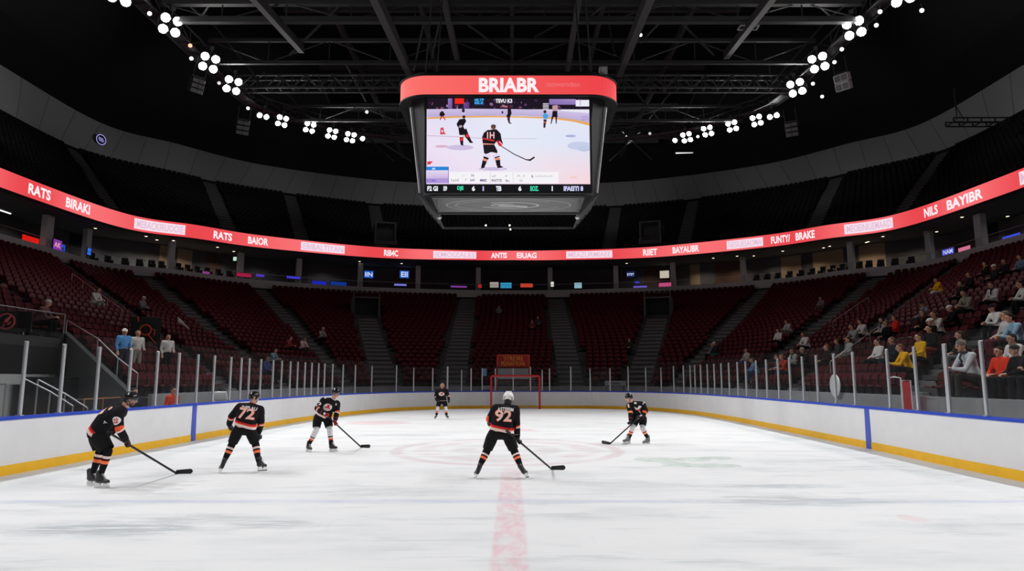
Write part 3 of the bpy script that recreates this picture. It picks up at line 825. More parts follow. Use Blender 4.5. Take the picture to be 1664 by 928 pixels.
while s < P_RIB.len:
    e = min(s + 0.6, P_RIB.len); vs = []
    for d, hh in ((s, -1), (e, -1), (e, 1), (s, 1)):
        q = P_RIB.at(d); vs.append((q.x, q.y, ZR + hh * rib_h(d) / 2))
    ca, cb = ribc(s), ribc(e); mb.add(vs, [(0, 1, 2, 3)], 0, (ca, cb, cb, ca)); s = e
mb.obj('display_face', m, ribbon, colors=True)
M['led_white'] = mat_emit('led_white', S(255, 240, 246), 1.0)
M['led_block'] = mat_emit('led_block', S(248, 222, 236), 1.0)
M['led_grey'] = mat_emit('led_grey', S(222, 188, 210), 1.0)
def rib_word(txt, x0, x1, frac=0.60, m='led_white', off=0.02, bold=0.035, name='lettering', dz=0.0):
    a, b = P_RIB.from_px(x0, ZR), P_RIB.from_px(x1, ZR)
    vs, fs, tw, th = text_mesh(txt, bold); mb = MB(); out = []
    for v in vs:
        s = a + (b - a) * v.x / tw; q = P_RIB.at(s); n_ = P_RIB.nrm(s); h = rib_h(s)
        out.append((q.x - n_.x * off, q.y - n_.y * off, ZR + dz + (v.y / th - 0.5) * h * frac))
    mb.add(out, fs); return mb.obj(name, M[m], ribbon, fix=False)
def rib_block(txt, x0, x1):
    a, b = P_RIB.from_px(x0, ZR), P_RIB.from_px(x1, ZR); mb = MB(); rows = [[], []]
    n_ = 14
    for i in range(n_ + 1):
        s = a + (b - a) * i / n_; q = P_RIB.at(s); nn = P_RIB.nrm(s); h = rib_h(s) * 0.36
        for r, sg in ((0, -1), (1, 1)): rows[r].append(Vector((q.x - nn.x * 0.015, q.y - nn.y * 0.015, ZR + sg * h)))
    mb.grid(rows); mb.obj('white_block', M['led_block'], ribbon, fix=False)
    rib_word(txt, x0 + 4 * (x1 - x0) / 80, x1 - 3 * (x1 - x0) / 80, 0.5, 'led_grey', 0.03, 0.01)
rib_word('RATS', 46, 82); rib_word('BIRAKI', 107, 146)
rib_block('MEBACKIRUOOIE', 218, 301)
rib_word('RATS', 347, 377); rib_word('BAIOR', 403, 436)
rib_block('EBIBALTIYAN', 489, 560)
rib_word('RIB4C', 624, 647); rib_block('IEMOIZALES', 704, 774)
rib_word('ANTIS', 798, 824); rib_word('EIUAG', 840, 872)
rib_block('MEAZURMIAEE', 920, 995)
rib_word('RIIET', 1045, 1068); rib_word('BAYAUBR', 1093, 1136)
rib_block('NESIUESAOMA', 1181, 1240)
rib_word('FUNTY/', 1253, 1284); rib_word('BRAKE', 1293, 1324)
rib_block('MEOEINIUEMAAID', 1372, 1451)
rib_word('NILS', 1502, 1524); rib_word('BAYIBR', 1539, 1597)
rib_block('MEAS', 1657, 1700)

# ================================================================== upper stand
N_UP, ZU0, ZU1 = 20, 16.6, 25.9
def up_pt(j, t): 
    a = cpt(RIB, j); i = int(min(max(j, 0), KN)); a = a + P_RIB.nrm(P_RIB.L[i]) * 0.6
    return a.lerp(cpt(WLB, j), t)
mb = MB(); js = list(range(0, KN + 1, 2)); rise = (ZU1 - ZU0) / N_UP
rows = [[Vector((*up_pt(j, 0), 15.3)) for j in js]]
for i in range(N_UP):
    z = ZU0 + rise * i
    rows.append([Vector((*up_pt(j, i / N_UP), z)) for j in js]); rows.append([Vector((*up_pt(j, (i + 1) / N_UP), z)) for j in js])
rows.append([Vector((*up_pt(j, 1.0), ZU1 + 0.3)) for j in js])
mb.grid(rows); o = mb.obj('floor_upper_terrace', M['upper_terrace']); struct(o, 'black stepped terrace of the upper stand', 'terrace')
UP_AISLES = [2.6, 3.9, 5.58, 6.37, 7.05, 10.63, 11.32, 12.73, 14.0, 15.3]
def up_half(j, t): return 0.75 / max((up_pt(j - 0.5, t) - up_pt(j + 0.5, t)).length, 1e-3)
for k in UP_AISLES:
    jc = kidx(k); mb = MB()
    for i in range(N_UP):
        t0, t1 = i / N_UP, (i + 1) / N_UP; z = ZU0 + rise * i
        for hs in (0, 1, 2):
            a, b = t0 + hs / 3 / N_UP, t0 + (hs + 1) / 3 / N_UP; hw = up_half(jc, t0); vs = []
            for zz in (z, z + rise / 3 * hs + 0.02):
                for jj, tt in ((jc - hw, a), (jc + hw, a), (jc + hw, b), (jc - hw, b)):
                    q = up_pt(jj, tt); vs.append((q.x, q.y, zz))
            mb.add(vs, [(4, 5, 6, 7), (0, 1, 5, 4), (1, 2, 6, 5), (2, 3, 7, 6), (3, 0, 4, 7)])
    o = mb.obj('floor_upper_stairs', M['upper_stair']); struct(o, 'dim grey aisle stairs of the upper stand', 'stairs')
# portals in the upper stand
UPD = []
for px, side in ((629, 'left'), (1052, 'right')):
    s = P_RIB.from_px(px, 17.5); q = P_RIB.at(s) + P_RIB.nrm(s) * 1.8; nn = P_RIB.nrm(s)
    UPD.append(q.copy()); v = thing('upper_doorway', 'dim grey doorway block in the upper stand, %s of the scoreboard' % side, 'doorway', (q.x, q.y, 16.6), math.atan2(nn.y, nn.x) - PI / 2)
    mb = MB(); mb.box((-1.1, 1.6, 1.5), (0.2, 3.0, 3.0)); mb.box((1.1, 1.6, 1.5), (0.2, 3.0, 3.0)); mb.box((0, 1.6, 3.08), (2.4, 3.0, 0.16)); mb.box((0, 0.15, 0.5), (2.0, 0.1, 1.0)); mb.obj('portal', M['upper_stair'], v)
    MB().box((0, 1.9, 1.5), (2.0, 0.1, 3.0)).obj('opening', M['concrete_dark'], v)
    mb = MB(); mb.cyl((-1.2, -0.2, 0), (-1.2, -0.2, 1.1), 0.03, n=6); mb.cyl((1.2, -0.2, 0), (1.2, -0.2, 1.1), 0.03, n=6); mb.cyl((-1.2, -0.2, 1.1), (1.2, -0.2, 1.1), 0.03, n=6); mb.obj('guard_rail', M['handrail'], v)
# upper seats, too many and too dark to count: one object
def inst_mesh(name, V, Fc, xf, mats, fmat):
    """merge many copies of a small mesh: xf = list of (x,y,z,rz)"""
    V = np.array(V, float); nv = len(V); A = np.array(xf, float)
    c, s_ = np.cos(A[:, 3])[:, None], np.sin(A[:, 3])[:, None]
    P = np.stack([V[None, :, 0] * c - V[None, :, 1] * s_ + A[:, 0:1], V[None, :, 0] * s_ + V[None, :, 1] * c + A[:, 1:2], np.repeat(V[None, :, 2], len(A), 0) + A[:, 2:3]], -1).reshape(-1, 3)
    lens = np.array([len(f) for f in Fc]); flat = np.concatenate([np.array(f) for f in Fc])
    loops = (flat[None, :] + (np.arange(len(A)) * nv)[:, None]).reshape(-1)
    L = np.tile(lens, len(A)); me = bpy.data.meshes.new(name)
    me.vertices.add(len(P)); me.vertices.foreach_set('co', P.reshape(-1))
    me.loops.add(len(loops)); me.loops.foreach_set('vertex_index', loops.astype(np.int32))
    me.polygons.add(len(L)); me.polygons.foreach_set('loop_start', np.concatenate([[0], np.cumsum(L)[:-1]]).astype(np.int32))
    for m_ in mats: me.materials.append(m_)
    me.polygons.foreach_set('material_index', np.tile(np.array(fmat), len(A)).astype(np.int32))
    me.update(calc_edges=True); me.validate(); return me
us = MB(); us.box((0, 0.27, 0.62), (0.46, 0.08, 0.46)); us.box((0, 0.05, 0.40), (0.44, 0.42, 0.07)); us.box((0, 0.2, 0.2), (0.40, 0.06, 0.4))
xf = []
for i in range(N_UP):
    t = (i + 0.40) / N_UP; pth = Path([up_pt(j, t) for j in range(KN + 1)]); s = 0.3
    while s < pth.len:
        jj = bisect.bisect(pth.L, s) - 1; jf = jj + (s - pth.L[jj]) / max(pth.L[min(jj + 1, KN)] - pth.L[jj], 1e-6)
        q = pth.at(s)
        if q.y > 12 and all((q - u_).length > 2.6 and not (abs(q.x - u_.x) < 1.7 and 0 < q.y - u_.y < 4) for u_ in UPD) and all(abs(jf - kidx(a)) > up_half(kidx(a), t) * 1.4 for a in UP_AISLES):
            nn = pth.nrm(s); xf.append((q.x, q.y, ZU0 + rise * i, math.atan2(nn.y, nn.x) - PI / 2))
        s += 0.58
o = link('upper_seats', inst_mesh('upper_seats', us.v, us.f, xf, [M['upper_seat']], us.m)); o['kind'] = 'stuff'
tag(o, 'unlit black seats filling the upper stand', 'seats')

# ================================================================== ring wall and roof
m = bpy.data.materials.new('wall_panels'); m.use_nodes = True; nt = m.node_tree; bs = nt.nodes['Principled BSDF']; bs.inputs['Roughness'].default_value = 0.9; bs.inputs['Specular IOR Level'].default_value = 0.15
ua = nt.nodes.new('ShaderNodeUVMap'); br = nt.nodes.new('ShaderNodeTexBrick'); br.offset = 0.0; br.inputs['Scale'].default_value = 1.0
br.inputs['Color1'].default_value = (0.55, 0.55, 0.56, 1); br.inputs['Color2'].default_value = (0.51, 0.51, 0.52, 1); br.inputs['Mortar'].default_value = (0.33, 0.33, 0.33, 1)
br.inputs['Mortar Size'].default_value = 0.06; br.inputs['Brick Width'].default_value = 2.9; br.inputs['Row Height'].default_value = 12.0
nt.links.new(ua.outputs[0], br.inputs['Vector']); nt.links.new(br.outputs['Color'], bs.inputs['Base Color'])
mb = MB(); rows = [[Vector((*WLB[j], 25.7)) for j in range(KN + 1)], [Vector((*WLT[j], 31.2)) for j in range(KN + 1)]]
mb.grid(rows); me = mb.mesh('wall_upper_ring', m); uv = me.uv_layers.new(name='UVMap'); buf = []
for p in me.polygons:
    for vi in p.vertices:
        i = vi % (KN + 1); r = vi // (KN + 1); buf.extend((P_WLB.L[i], r * 5.6))
uv.data.foreach_set('uv', buf)
o = link('wall_upper_ring', me); struct(o, 'dim grey panelled concrete wall ringing the top of the upper stand', 'wall')
cen = Vector((0, 30)); mb = MB()
rows = []
for f, z in ((1.0, 31.2), (0.86, 31.6), (0.70, 35.0), (0.45, 39.0), (0.0, 40.0)):
    rows.append([Vector((*(cen + (WLT[j] - cen) * f), z)) for j in range(0, KN + 1, 2)])
mb.grid(rows); o = mb.obj('ceiling', M['ceiling']); struct(o, 'black roof high above the rink', 'ceiling')
# dark-grey lip above the wall at the end
mb = MB(); lip = [[Vector((*(WLT[j] + (cen - WLT[j]) * f), z)) for j in range(kidx(5), kidx(13) + 1, 2)] for f, z in ((0.17, 32.6), (0.17, 34.6))]
mb.grid(lip); o = mb.obj('trim_roof_lip', M['steel_dark']); struct(o, 'dark grey roof edge band above the far wall', 'trim')
# round lit emblem on the wall
s = P_WLB.from_px(159, 28); 
q = at_y(159, 231, 1.0); dirv = Vector((ray(159, 231))); best = None
for i in range(KN):
    for f in (0.1, 0.3, 0.5, 0.7, 0.9, 1.0):
        p = Vector((*WLB[i].lerp(WLT[i], f), 25.7 + 5.5 * f)); a, b = proj(p); e = (a - 159) ** 2 + (b - 231) ** 2
        if best is None or e < best[0]: best = (e, p, i)
p = best[1]; nn = P_WLB.nrm(P_WLB.L[best[2]]); e = thing('wall_emblem', 'round violet lit emblem high on the left ring wall', 'sign', p - Vector((nn.x, nn.y, 0)) * 0.6, math.atan2(nn.y, nn.x) - PI / 2)
mb = MB(); mb.cyl((0, 0.12, 0), (0, 0, 0), 0.62, 0.62, 28); mb.obj('disc', M['charcoal'], e)
mb = MB()
for r0, r1 in ((0.60, 0.51),):
    rows = [[Vector((r * math.cos(2 * PI * k / 32), -0.012, r * math.sin(2 * PI * k / 32))) for k in range(32)] for r in (r0, r1)]; mb.grid(rows, closed_u=True)
for z, w in ((0.16, 0.33), (0.0, 0.42), (-0.16, 0.33)): mb.box((0, -0.01, z), (w * 1.7, 0.012, 0.07), M=Matrix.Rotation(0.25, 3, 'Y'))
mb.obj('ring', mat_emit('emblem_violet', S(165, 160, 235), 0.9), e, fix=False)
# ================================================================== lighting catwalk ring
ZL = 22.0
LIT = Path(catmull([(-20.6, -8), (-20.5, 10), (-20.5, 26), (-20.2, 36), (-19.9, 44), (-19.4, 49.6), (-17.2, 52.2), (-14.2, 54.8), (-8, 56.8), (0, 57.4), (8, 56.8), (14.2, 54.8), (17.2, 52.2), (19.4, 49.6), (19.9, 44), (20.2, 36), (20.5, 26), (20.5, 10), (20.6, -8)], 10))
cat = thing('lighting_catwalk', 'dark steel catwalk truss ring carrying the floodlights', 'catwalk', (0, 0, 0))
mb = MB()
for off, z in ((0.15, ZL + 0.9), (1.0, ZL + 0.9), (0.15, ZL + 1.8), (1.0, ZL + 1.8)):
    sweep(mb, LIT, [(off - 0.04, z - 0.04), (off + 0.04, z - 0.04), (off + 0.04, z + 0.04), (off - 0.04, z + 0.04)], step=1.6)
mb.obj('chord', M['steel_dark'], cat)
mb = MB(); s = 0.0; up = True
def lp(s, off, z): q = LIT.at(s); n_ = LIT.nrm(s); return Vector((q.x + n_.x * off, q.y + n_.y * off, z))
while s < LIT.len - 1.5:
    for off in (0.15, 1.0):
        mb.bar(lp(s, off, ZL + (0.9 if up else 1.8)), lp(s + 1.5, off, ZL + (1.8 if up else 0.9)), 0.05)
        mb.bar(lp(s, off, ZL + 0.9), lp(s, off, ZL + 1.8), 0.05)
    mb.bar(lp(s, 0.15, ZL + 0.9), lp(s, 1.0, ZL + 0.9), 0.05); up = not up; s += 1.5
mb.obj('lattice', M['steel_dark'], cat)
mb = MB(); sweep(mb, LIT, [(0.2, ZL + 0.95), (0.95, ZL + 0.95), (0.95, ZL + 0.98), (0.2, ZL + 0.98)], step=1.6); mb.obj('walkway', M['charcoal'], cat)

LENS = mat_emit('floodlight_lens', (1.0, 0.99, 0.97), 70.0)
BEZ = mat('floodlight_reflector', (0.7, 0.7, 0.7), 0.25, metal=0.9)
def lamp_meshes():
    h = MB(); rows = []
    for r, y in ((0.08, 0.34), (0.16, 0.30), (0.24, 0.10), (0.27, 0.0), (0.25, 0.0), (0.235, 0.04)):
        rows.append([Vector((r * math.cos(2 * PI * k / 16), y, r * math.sin(2 * PI * k / 16))) for k in range(16)])
    h.grid(rows, closed_u=True); h.f.append(tuple(range(16))); h.m.append(0); h.c.append(None)
    l = MB(); rows = []
    for r, y in ((0.235, 0.012), (0.15, -0.03), (0.02, -0.045)):
        rows.append([Vector((r * math.cos(2 * PI * k / 16), y, r * math.sin(2 * PI * k / 16))) for k in range(16)])
    l.grid(rows, closed_u=True); n_ = len(l.v); l.f.append(tuple(range(n_ - 16, n_))); l.m.append(0); l.c.append(None)
    return h.mesh('lamp_housing', BEZ, True), l.mesh('lens', LENS, True)
LH, LL = lamp_meshes()
FR = MB(); FR.box((0, 0.2, 0), (1.3, 0.06, 0.06)); FR.box((0, 0.2, 0.66), (1.3, 0.06, 0.06)); FR.box((-0.62, 0.2, 0.33), (0.05, 0.06, 0.7)); FR.box((0.62, 0.2, 0.33), (0.05, 0.06, 0.7)); FR.box((0, 0.2, 0.6), (0.07, 0.07, 1.5)); FR.box((0, 0.3, 1.25), (0.25, 0.3, 0.25)); FR.box((0, 0.42, 0.33), (0.9, 0.25, 0.35))
FRM = FR.mesh('bracket', M['charcoal'])
def aim(loc, tgt):
    d = (Vector(tgt) - Vector(loc)).normalized()          # lamp looks along local -Y
    y = -d; x = y.cross(Vector((0, 0, 1))); x = -x if False else x; x.normalize(); z = x.cross(y)
    return Matrix((x, y, z)).transposed().to_euler()
def cluster(px, py, n, label, energy=1.0, wide=False, name='floodlight_cluster', sc=1.0, at=None):
    if at is None:
        s = LIT.from_px(px, ZL); q = at_z(px, py, ZL); p = Vector((q.x, q.y, ZL))
    else: p = Vector(at)
    t = Vector((p.x * 0.13, min(p.y * 0.8 + 2.5, 37.5), 0)); energy = energy * (0.8 if p.y < 40 else 0.45 if p.y < 47 else 0.12) 
    c = thing(name, label, 'floodlight', p, 0, 'floodlights along the catwalk')
    sc = sc if p.y < 49 else 0.8; c.rotation_euler = aim(p, (0, max(p.y - 22, -8), 1.5)); c.scale = (sc, sc, sc)
    link('bracket', FRM, c)
    spots = {4: [(-0.33, 0), (0.33, 0), (-0.33, 0.66), (0.33, 0.66)], 1: [(0, 0.33)], 2: [(-0.33, 0.33), (0.33, 0.33)]}[n]
    for x, z in spots:
        h = link('lamp_housing', LH, c); h.location = (x, 0, z); l = link('lens', LL, h)
    L = bpy.data.lights.new('floodlight', 'SPOT'); L.energy = FLOOD * energy * (1.0 if n == 4 else 0.5 if n == 2 else 0.25); L.color = (1.0, 0.99, 0.98)
    L.spot_size = math.radians(58); L.spot_blend = 0.75; L.shadow_soft_size = 0.45
    o = bpy.data.objects.new('floodlight', L); COL.objects.link(o); o.location = p + Vector((0, 0, -0.35)) + (Vector(t) - p).normalized() * 0.4
    o.rotation_euler = (Vector(t) - Vector(o.location)).to_track_quat('-Z', 'Y').to_euler()
FLOOD = 5000.0
WIDE_FILL = 150.0
LCL = [(193, -1, 4), (275, 50, 4), (338, 110, 4), (376, 146, 4), (426, 194, 2), (457, 202, 4), (502, 212, 4), (538, 222, 4), (568, 228, 4), (588, 230, 1)]
RCL = [(1468, 0, 4), (1390, 55, 4), (1332, 110, 4), (1296, 150, 4), (1258, 194, 2), (1231, 201, 4), (1191, 210, 4), (1151, 218, 4), (1117, 228, 4), (1098, 233, 1)]
for i, (px, py, n) in enumerate(LCL):
    cluster(px, py, n, '%s floodlight on the left arc of the catwalk, %s counting away from the camera' % ({4: 'four-lamp', 2: 'two-lamp', 1: 'single-lamp'}[n], ORD[i]))
for i, (px, py, n) in enumerate(RCL):
    cluster(px, py, n, '%s floodlight on the right arc of the catwalk, %s counting away from the camera' % ({4: 'four-lamp', 2: 'two-lamp', 1: 'single-lamp'}[n], ORD[i]))
# the ring goes on beside and behind the camera: lamps only (nothing of it shows)
for y in (28, 22, 16, 10, 4, -3):
    for sx in (-1, 1):
        L = bpy.data.lights.new('floodlight', 'SPOT'); L.energy = FLOOD; L.spot_size = math.radians(72 if 8 < y < 24 else 58); L.spot_blend = 0.75; L.shadow_soft_size = 0.45
        o = bpy.data.objects.new('floodlight', L); COL.objects.link(o); o.location = (20.4 * sx, y, ZL)
        o.rotation_euler = (Vector((2.6 * sx, max(y * 0.9 + 2, 2), 0)) - Vector(o.location)).to_track_quat('-Z', 'Y').to_euler()

        # added wide fill beside each lamp, brightening stands and far ring wall
        L = bpy.data.lights.new('added_wide_fill', 'SPOT'); L.energy = WIDE_FILL; L.spot_size = math.radians(172); L.spot_blend = 0.3; L.shadow_soft_size = 0.5
        o = bpy.data.objects.new('added_wide_fill', L); COL.objects.link(o); o.location = (20.0 * sx, y, ZL - 0.6)
        o.rotation_euler = (Vector((-14 * sx, 75, -4)) - Vector(o.location)).to_track_quat('-Z', 'Y').to_euler()
# added fill lights behind the catwalk, without fixtures, to brighten the ring wall
for i in range(24):
    s = LIT.len * (i + 0.5) / 24; q = LIT.at(s); n_ = LIT.nrm(s)
    if q.y < 6: continue
    L = bpy.data.lights.new('added_wall_fill', 'SPOT'); L.energy = 2100 if q.y > 40 else 1300; L.spot_size = math.radians(66); L.spot_blend = 0.9; L.shadow_soft_size = 0.3
    o = bpy.data.objects.new('added_wall_fill', L); COL.objects.link(o); o.location = (q.x + n_.x * 1.3, q.y + n_.y * 1.3, ZL + 1.6)
    o.rotation_euler = Vector((n_.x, n_.y, 0.27)).to_track_quat('-Z', 'Y').to_euler()

# small effect spots beside the clusters
for px, py, col, lab in ((243, 22, (1, 1, 1), 'tiny white spot lamp left of the second left floodlight'), (309, 74, (1.0, 0.25, 0.15), 'tiny red lamp between two left floodlights'), (311, 95, (1, 1, 1), 'tiny white lamp under the red one on the left catwalk'),
                         (1430, 19, (1, 1, 1), 'bright white spot lamp near the top of the right catwalk'), (1498, 17, (0.9, 1, 0.95), 'pale spot lamp outermost on the right catwalk'), (1424, 41, (1, 1, 1), 'tiny white lamp below the right catwalk spot lamp'), (1368, 80, (1, 0.95, 0.95), 'white spot lamp between two right floodlights'),
                         (1356, 101, (1, 1, 1), 'tiny white lamp beside the third right floodlight'), (1321, 136, (1, 1, 1), 'tiny white lamp above the fourth right floodlight'), (1336, 157, (1, 1, 1), 'tiny white lamp below the right loudspeaker bracket'), (403, 176, (1, 1, 1), 'tiny white lamp above the two-lamp left floodlight'),
                         (356, 135, (0.8, 0.8, 0.8), 'dim spot lamp between the third and fourth left floodlights'), (1134, 222, (1, 1, 1), 'tiny white lamp between the far right floodlights'), (596, 182, (1, 1, 1), 'tiny white lamp on the truss left of the scoreboard'), (1041, 57, (1, 1, 1), 'tiny white lamp high right of the scoreboard'), (1056, 217, (0.6, 0.6, 0.6), 'dim tiny lamp on the far truss right of the scoreboard')):
    z = ZL + 0.6; q = at_z(px, py, z)
    if lab.find('scoreboard') > 0: q = at_y(px, py, 46 if py < 100 else 54)
    t = thing('spot_lamp', lab, 'spotlight', q); t.rotation_euler = aim(q, (0, 18, 0))
    mb = MB(); mb.cyl((0, 0.35, 0), (0, 0, 0), 0.09, 0.13, 12); mb.box((0, 0.2, 0.2), (0.05, 0.05, 0.3)); mb.obj('can', M['charcoal'], t)
    MB().ell((0, -0.005, 0), (0.12, 0.03, 0.12)).obj('lens', mat_emit('spot_lens', col, 3.0 if col[0] > 0.85 else 1.0), t)
t = thing('strip_lamp', 'thin white strip lamp under the far right floodlights', 'light', at_z(1112, 249, 20.4)); MB().box((0, 0, 0.08), (1.5, 0.1, 0.08)).obj('housing', M['charcoal'], t); MB().cyl((-0.7, 0, 0.01), (0.7, 0, 0.06), 0.05, n=8).obj('tube', mat_emit('strip_glow', (1, 1, 1), 1.4), t)

# ================================================================== roof steel
def truss(name, p0, p1, depth, bay, w=0.14, label=None, wide=0.0, thick=0.06):
    p0, p1 = Vector(p0), Vector(p1); n_ = max(2, int((p1 - p0).length / bay)); mb = MB(); side = (p1 - p0).normalized().cross(Vector((0, 0, 1)))
    offs = [side * (wide / 2), side * (-wide / 2)] if wide else [Vector((0, 0, 0))]
    for of in offs:
        mb.bar(p0 + of, p1 + of, w); mb.bar(p0 + of + Vector((0, 0, depth)), p1 + of + Vector((0, 0, depth)), w)
        for i in range(n_ + 1):
            a = p0.lerp(p1, i / n_) + of; mb.bar(a, a + Vector((0, 0, depth)), thick)
            if i < n_:
                b = p0.lerp(p1, (i + 1) / n_) + of
                if i % 2: mb.bar(a, b + Vector((0, 0, depth)), thick)
                else: mb.bar(a + Vector((0, 0, depth)), b, thick)
    if wide:
        for i in range(n_ + 1):
            a = p0.lerp(p1, i / n_); mb.bar(a + offs[0], a + offs[1], thick)
    o = mb.obj(name, M['steel_dark']); struct(o, label, 'truss'); return o
def yz(px, py, Y): return at_y(px, py, Y)
# cross trusses (between the two sides of the ring)
for yp, Y, dep, bay, w in ((33, 36.8, 1.1, 3.6, 0.34), (102, 43.2, 1.6, 4.0, 0.22), (146, 46.6, 0.95, 0.95, 0.12), (196, 52.0, 1.2, 3.0, 0.2), (222, 57.0, 1.0, 1.2, 0.12)):
    z = yz(832, yp, Y).z; hw = 20.6 if Y < 48 else 18.5 if Y < 55 else 15
    truss('roof_cross_truss', (-hw, Y, z), (hw, Y, z), dep, bay, w, 'dark steel roof truss running across the hall', wide=0.8 if bay < 1.3 else 0.0)
# long girders running away from the camera
for x0, yp in ((6.9, 0), (-6.9, 0), (3.3, 0), (-3.3, 0)):
    pass
def girder(pxa, pya, Ya, pxb, pyb, Yb, w, h):
    a, b = at_y(pxa, pya, Ya), at_y(pxb, pyb, Yb); d = (b - a); a = a - d * 0.6
    o = MB().bar(a, b, w, h).obj('roof_girder', M['steel_dark']); struct(o, 'dark steel roof girder running the length of the hall', 'girder')
girder(612, 0, 33, 668, 122, 46, 0.42, 0.7); girder(1053, 0, 33, 1006, 118, 46, 0.42, 0.7)
girder(722, 0, 34, 744, 100, 44, 0.3, 0.5); girder(940, 0, 34, 922, 112, 45, 0.3, 0.5)
girder(418, 0, 33, 490, 80, 41, 0.35, 0.5); girder(1250, 0, 33, 1180, 90, 43, 0.35, 0.5)
for (xa, ya, xb, yb, Y) in ((300, 0, 325, 25, 38), (345, 0, 328, 25, 38), (335, 25, 416, 125, 44), (560, 0, 470, 90, 40), (690, 30, 672, 115, 42), (715, 30, 698, 110, 42), (760, 40, 830, 90, 42), (1320, 0, 1350, 26, 38), (1382, 0, 1352, 26, 38), (1345, 30, 1255, 135, 44), (990, 0, 955, 30, 40), (1080, 28, 1040, 70, 42), (1110, 40, 1160, 90, 43),
                          (1035, 152, 1075, 200, 53), (1090, 150, 1050, 198, 53), (1130, 150, 1110, 198, 53), (1180, 150, 1150, 198, 53), (560, 100, 595, 165, 48), (465, 150, 500, 190, 53), (430, 118, 415, 132, 46), (520, 130, 540, 180, 52), (1250, 105, 1252, 130, 47), (1000, 205, 1060, 260, 58), (990, 262, 1040, 215, 58), (640, 262, 600, 225, 58), (620, 232, 668, 262, 58), (870, 60, 905, 40, 40), (1000, 90, 990, 40, 41)):
    o = MB().bar(at_y(xa, ya, Y), at_y(xb, yb, Y + 1.5), 0.11).obj('roof_brace', M['steel_dark']); struct(o, 'thin dark diagonal brace under the roof', 'brace')
# upper purlins
for x in (-14, -7, 0, 7, 14):
    o = MB().bar((x, 8, 30.5), (x, 84, 30.5), 0.3, 0.6).obj('roof_purlin', M['steel_dark']); struct(o, 'faint dark purlin high under the roof', 'purlin')
for y in (30, 40, 50, 60, 70, 80):
    o = MB().bar((-18, y, 31.2), (18, y, 31.2), 0.35, 0.8).obj('roof_purlin', M['steel_dark']); struct(o, 'faint dark cross purlin high under the roof', 'purlin')
# square frame panel hung by the right girder, and small roof boxes
t = thing('ceiling_hatch', 'small pale-edged rectangular hatch panel under the roof, upper right', 'hatch', at_y(1216, 45, 37.5)); mb = MB()
for c_, sz in (((-0.55, 0, 0), (0.06, 0.5, 0.06)), ((0.55, 0, 0), (0.06, 0.5, 0.06)), ((0, -0.25, 0), (1.16, 0.06, 0.06)), ((0, 0.25, 0), (1.16, 0.06, 0.06))): mb.box(c_, sz)
mb.obj('rim', M['column'], t); MB().box((0, 0, 0.03), (1.06, 0.46, 0.03)).obj('infill', M['charcoal'], t)

# ================================================================== loudspeakers hung from the catwalk
def speaker(px, py, lab, w, h, rz, tilt, n_, m='charcoal', Y=None):
    q = at_z(px, py, ZL - 1.0); o = thing('loudspeaker', lab, 'loudspeaker', q); o.rotation_euler = (tilt, 0, rz)
    b = MB()
    for i in range(n_): b.box((0, 0.25 + 0.05 * i, (i - (n_ - 1) / 2) * h / n_), (w, 0.5, h / n_ * 0.92))
    bevel(b.obj('cabinet', M[m], o), 0.02, 1)
    g = MB()
    for i in range(n_):
        zc = (i - (n_ - 1) / 2) * h / n_
        for sx in (-1, 1):
            g.box((sx * w * 0.24, -0.012 + 0.05 * i, zc), (w * 0.42, 0.02, h / n_ * 0.7))
    g.obj('grille', mat('speaker_grille', (0.16, 0.16, 0.165), 0.6), o)
    f = MB(); f.box((-w * 0.45, 0.3, h / 2 + 0.5), (0.04, 0.04, 1.1)); f.box((w * 0.45, 0.3, h / 2 + 0.5), (0.04, 0.04, 1.1)); f.box((0, 0.3, h / 2 + 0.05), (w, 0.08, 0.08)); f.obj('hanger', M['steel_dark'], o)
speaker(395, 208, 'dark rectangular loudspeaker under the left floodlights, lower one', 0.95, 1.1, 0.6, 0.5, 3)
speaker(322, 140, 'dark loudspeaker with white dots under the left floodlights, upper one', 0.85, 1.0, 0.9, 0.5, 3)
speaker(1286, 211, 'dark loudspeaker cabinet under the right floodlights', 0.95, 1.1, -0.6, 0.5, 3)
speaker(1367, 134, 'white-sided loudspeaker pair below the right floodlights', 0.9, 1.1, -0.9, 0.35, 2, 'column')
# bare frame under the right wall
t = thing('hung_frame', 'dark empty rigging frame hanging before the right ring wall', 'frame', at_y(1588, 202, 52)); mb = MB()
for z in (0, 0.35):
    for y in (-0.5, 0.5): mb.bar((-2.2, y, z), (2.2, y, z), 0.09)
for x in (-2.2, -1.1, 0, 1.1, 2.2):
    mb.bar((x, -0.5, 0), (x, 0.5, 0), 0.08)
    for y in (-0.5, 0.5): mb.bar((x, y, 0), (x, y, 0.35), 0.08)
mb.bar((-1.6, 0, 0.35), (-1.6, 0, 3.0), 0.05); mb.bar((-1.0, 0, 0.35), (-1.6, 0, 1.6), 0.05); mb.obj('bars', M['charcoal'], t)

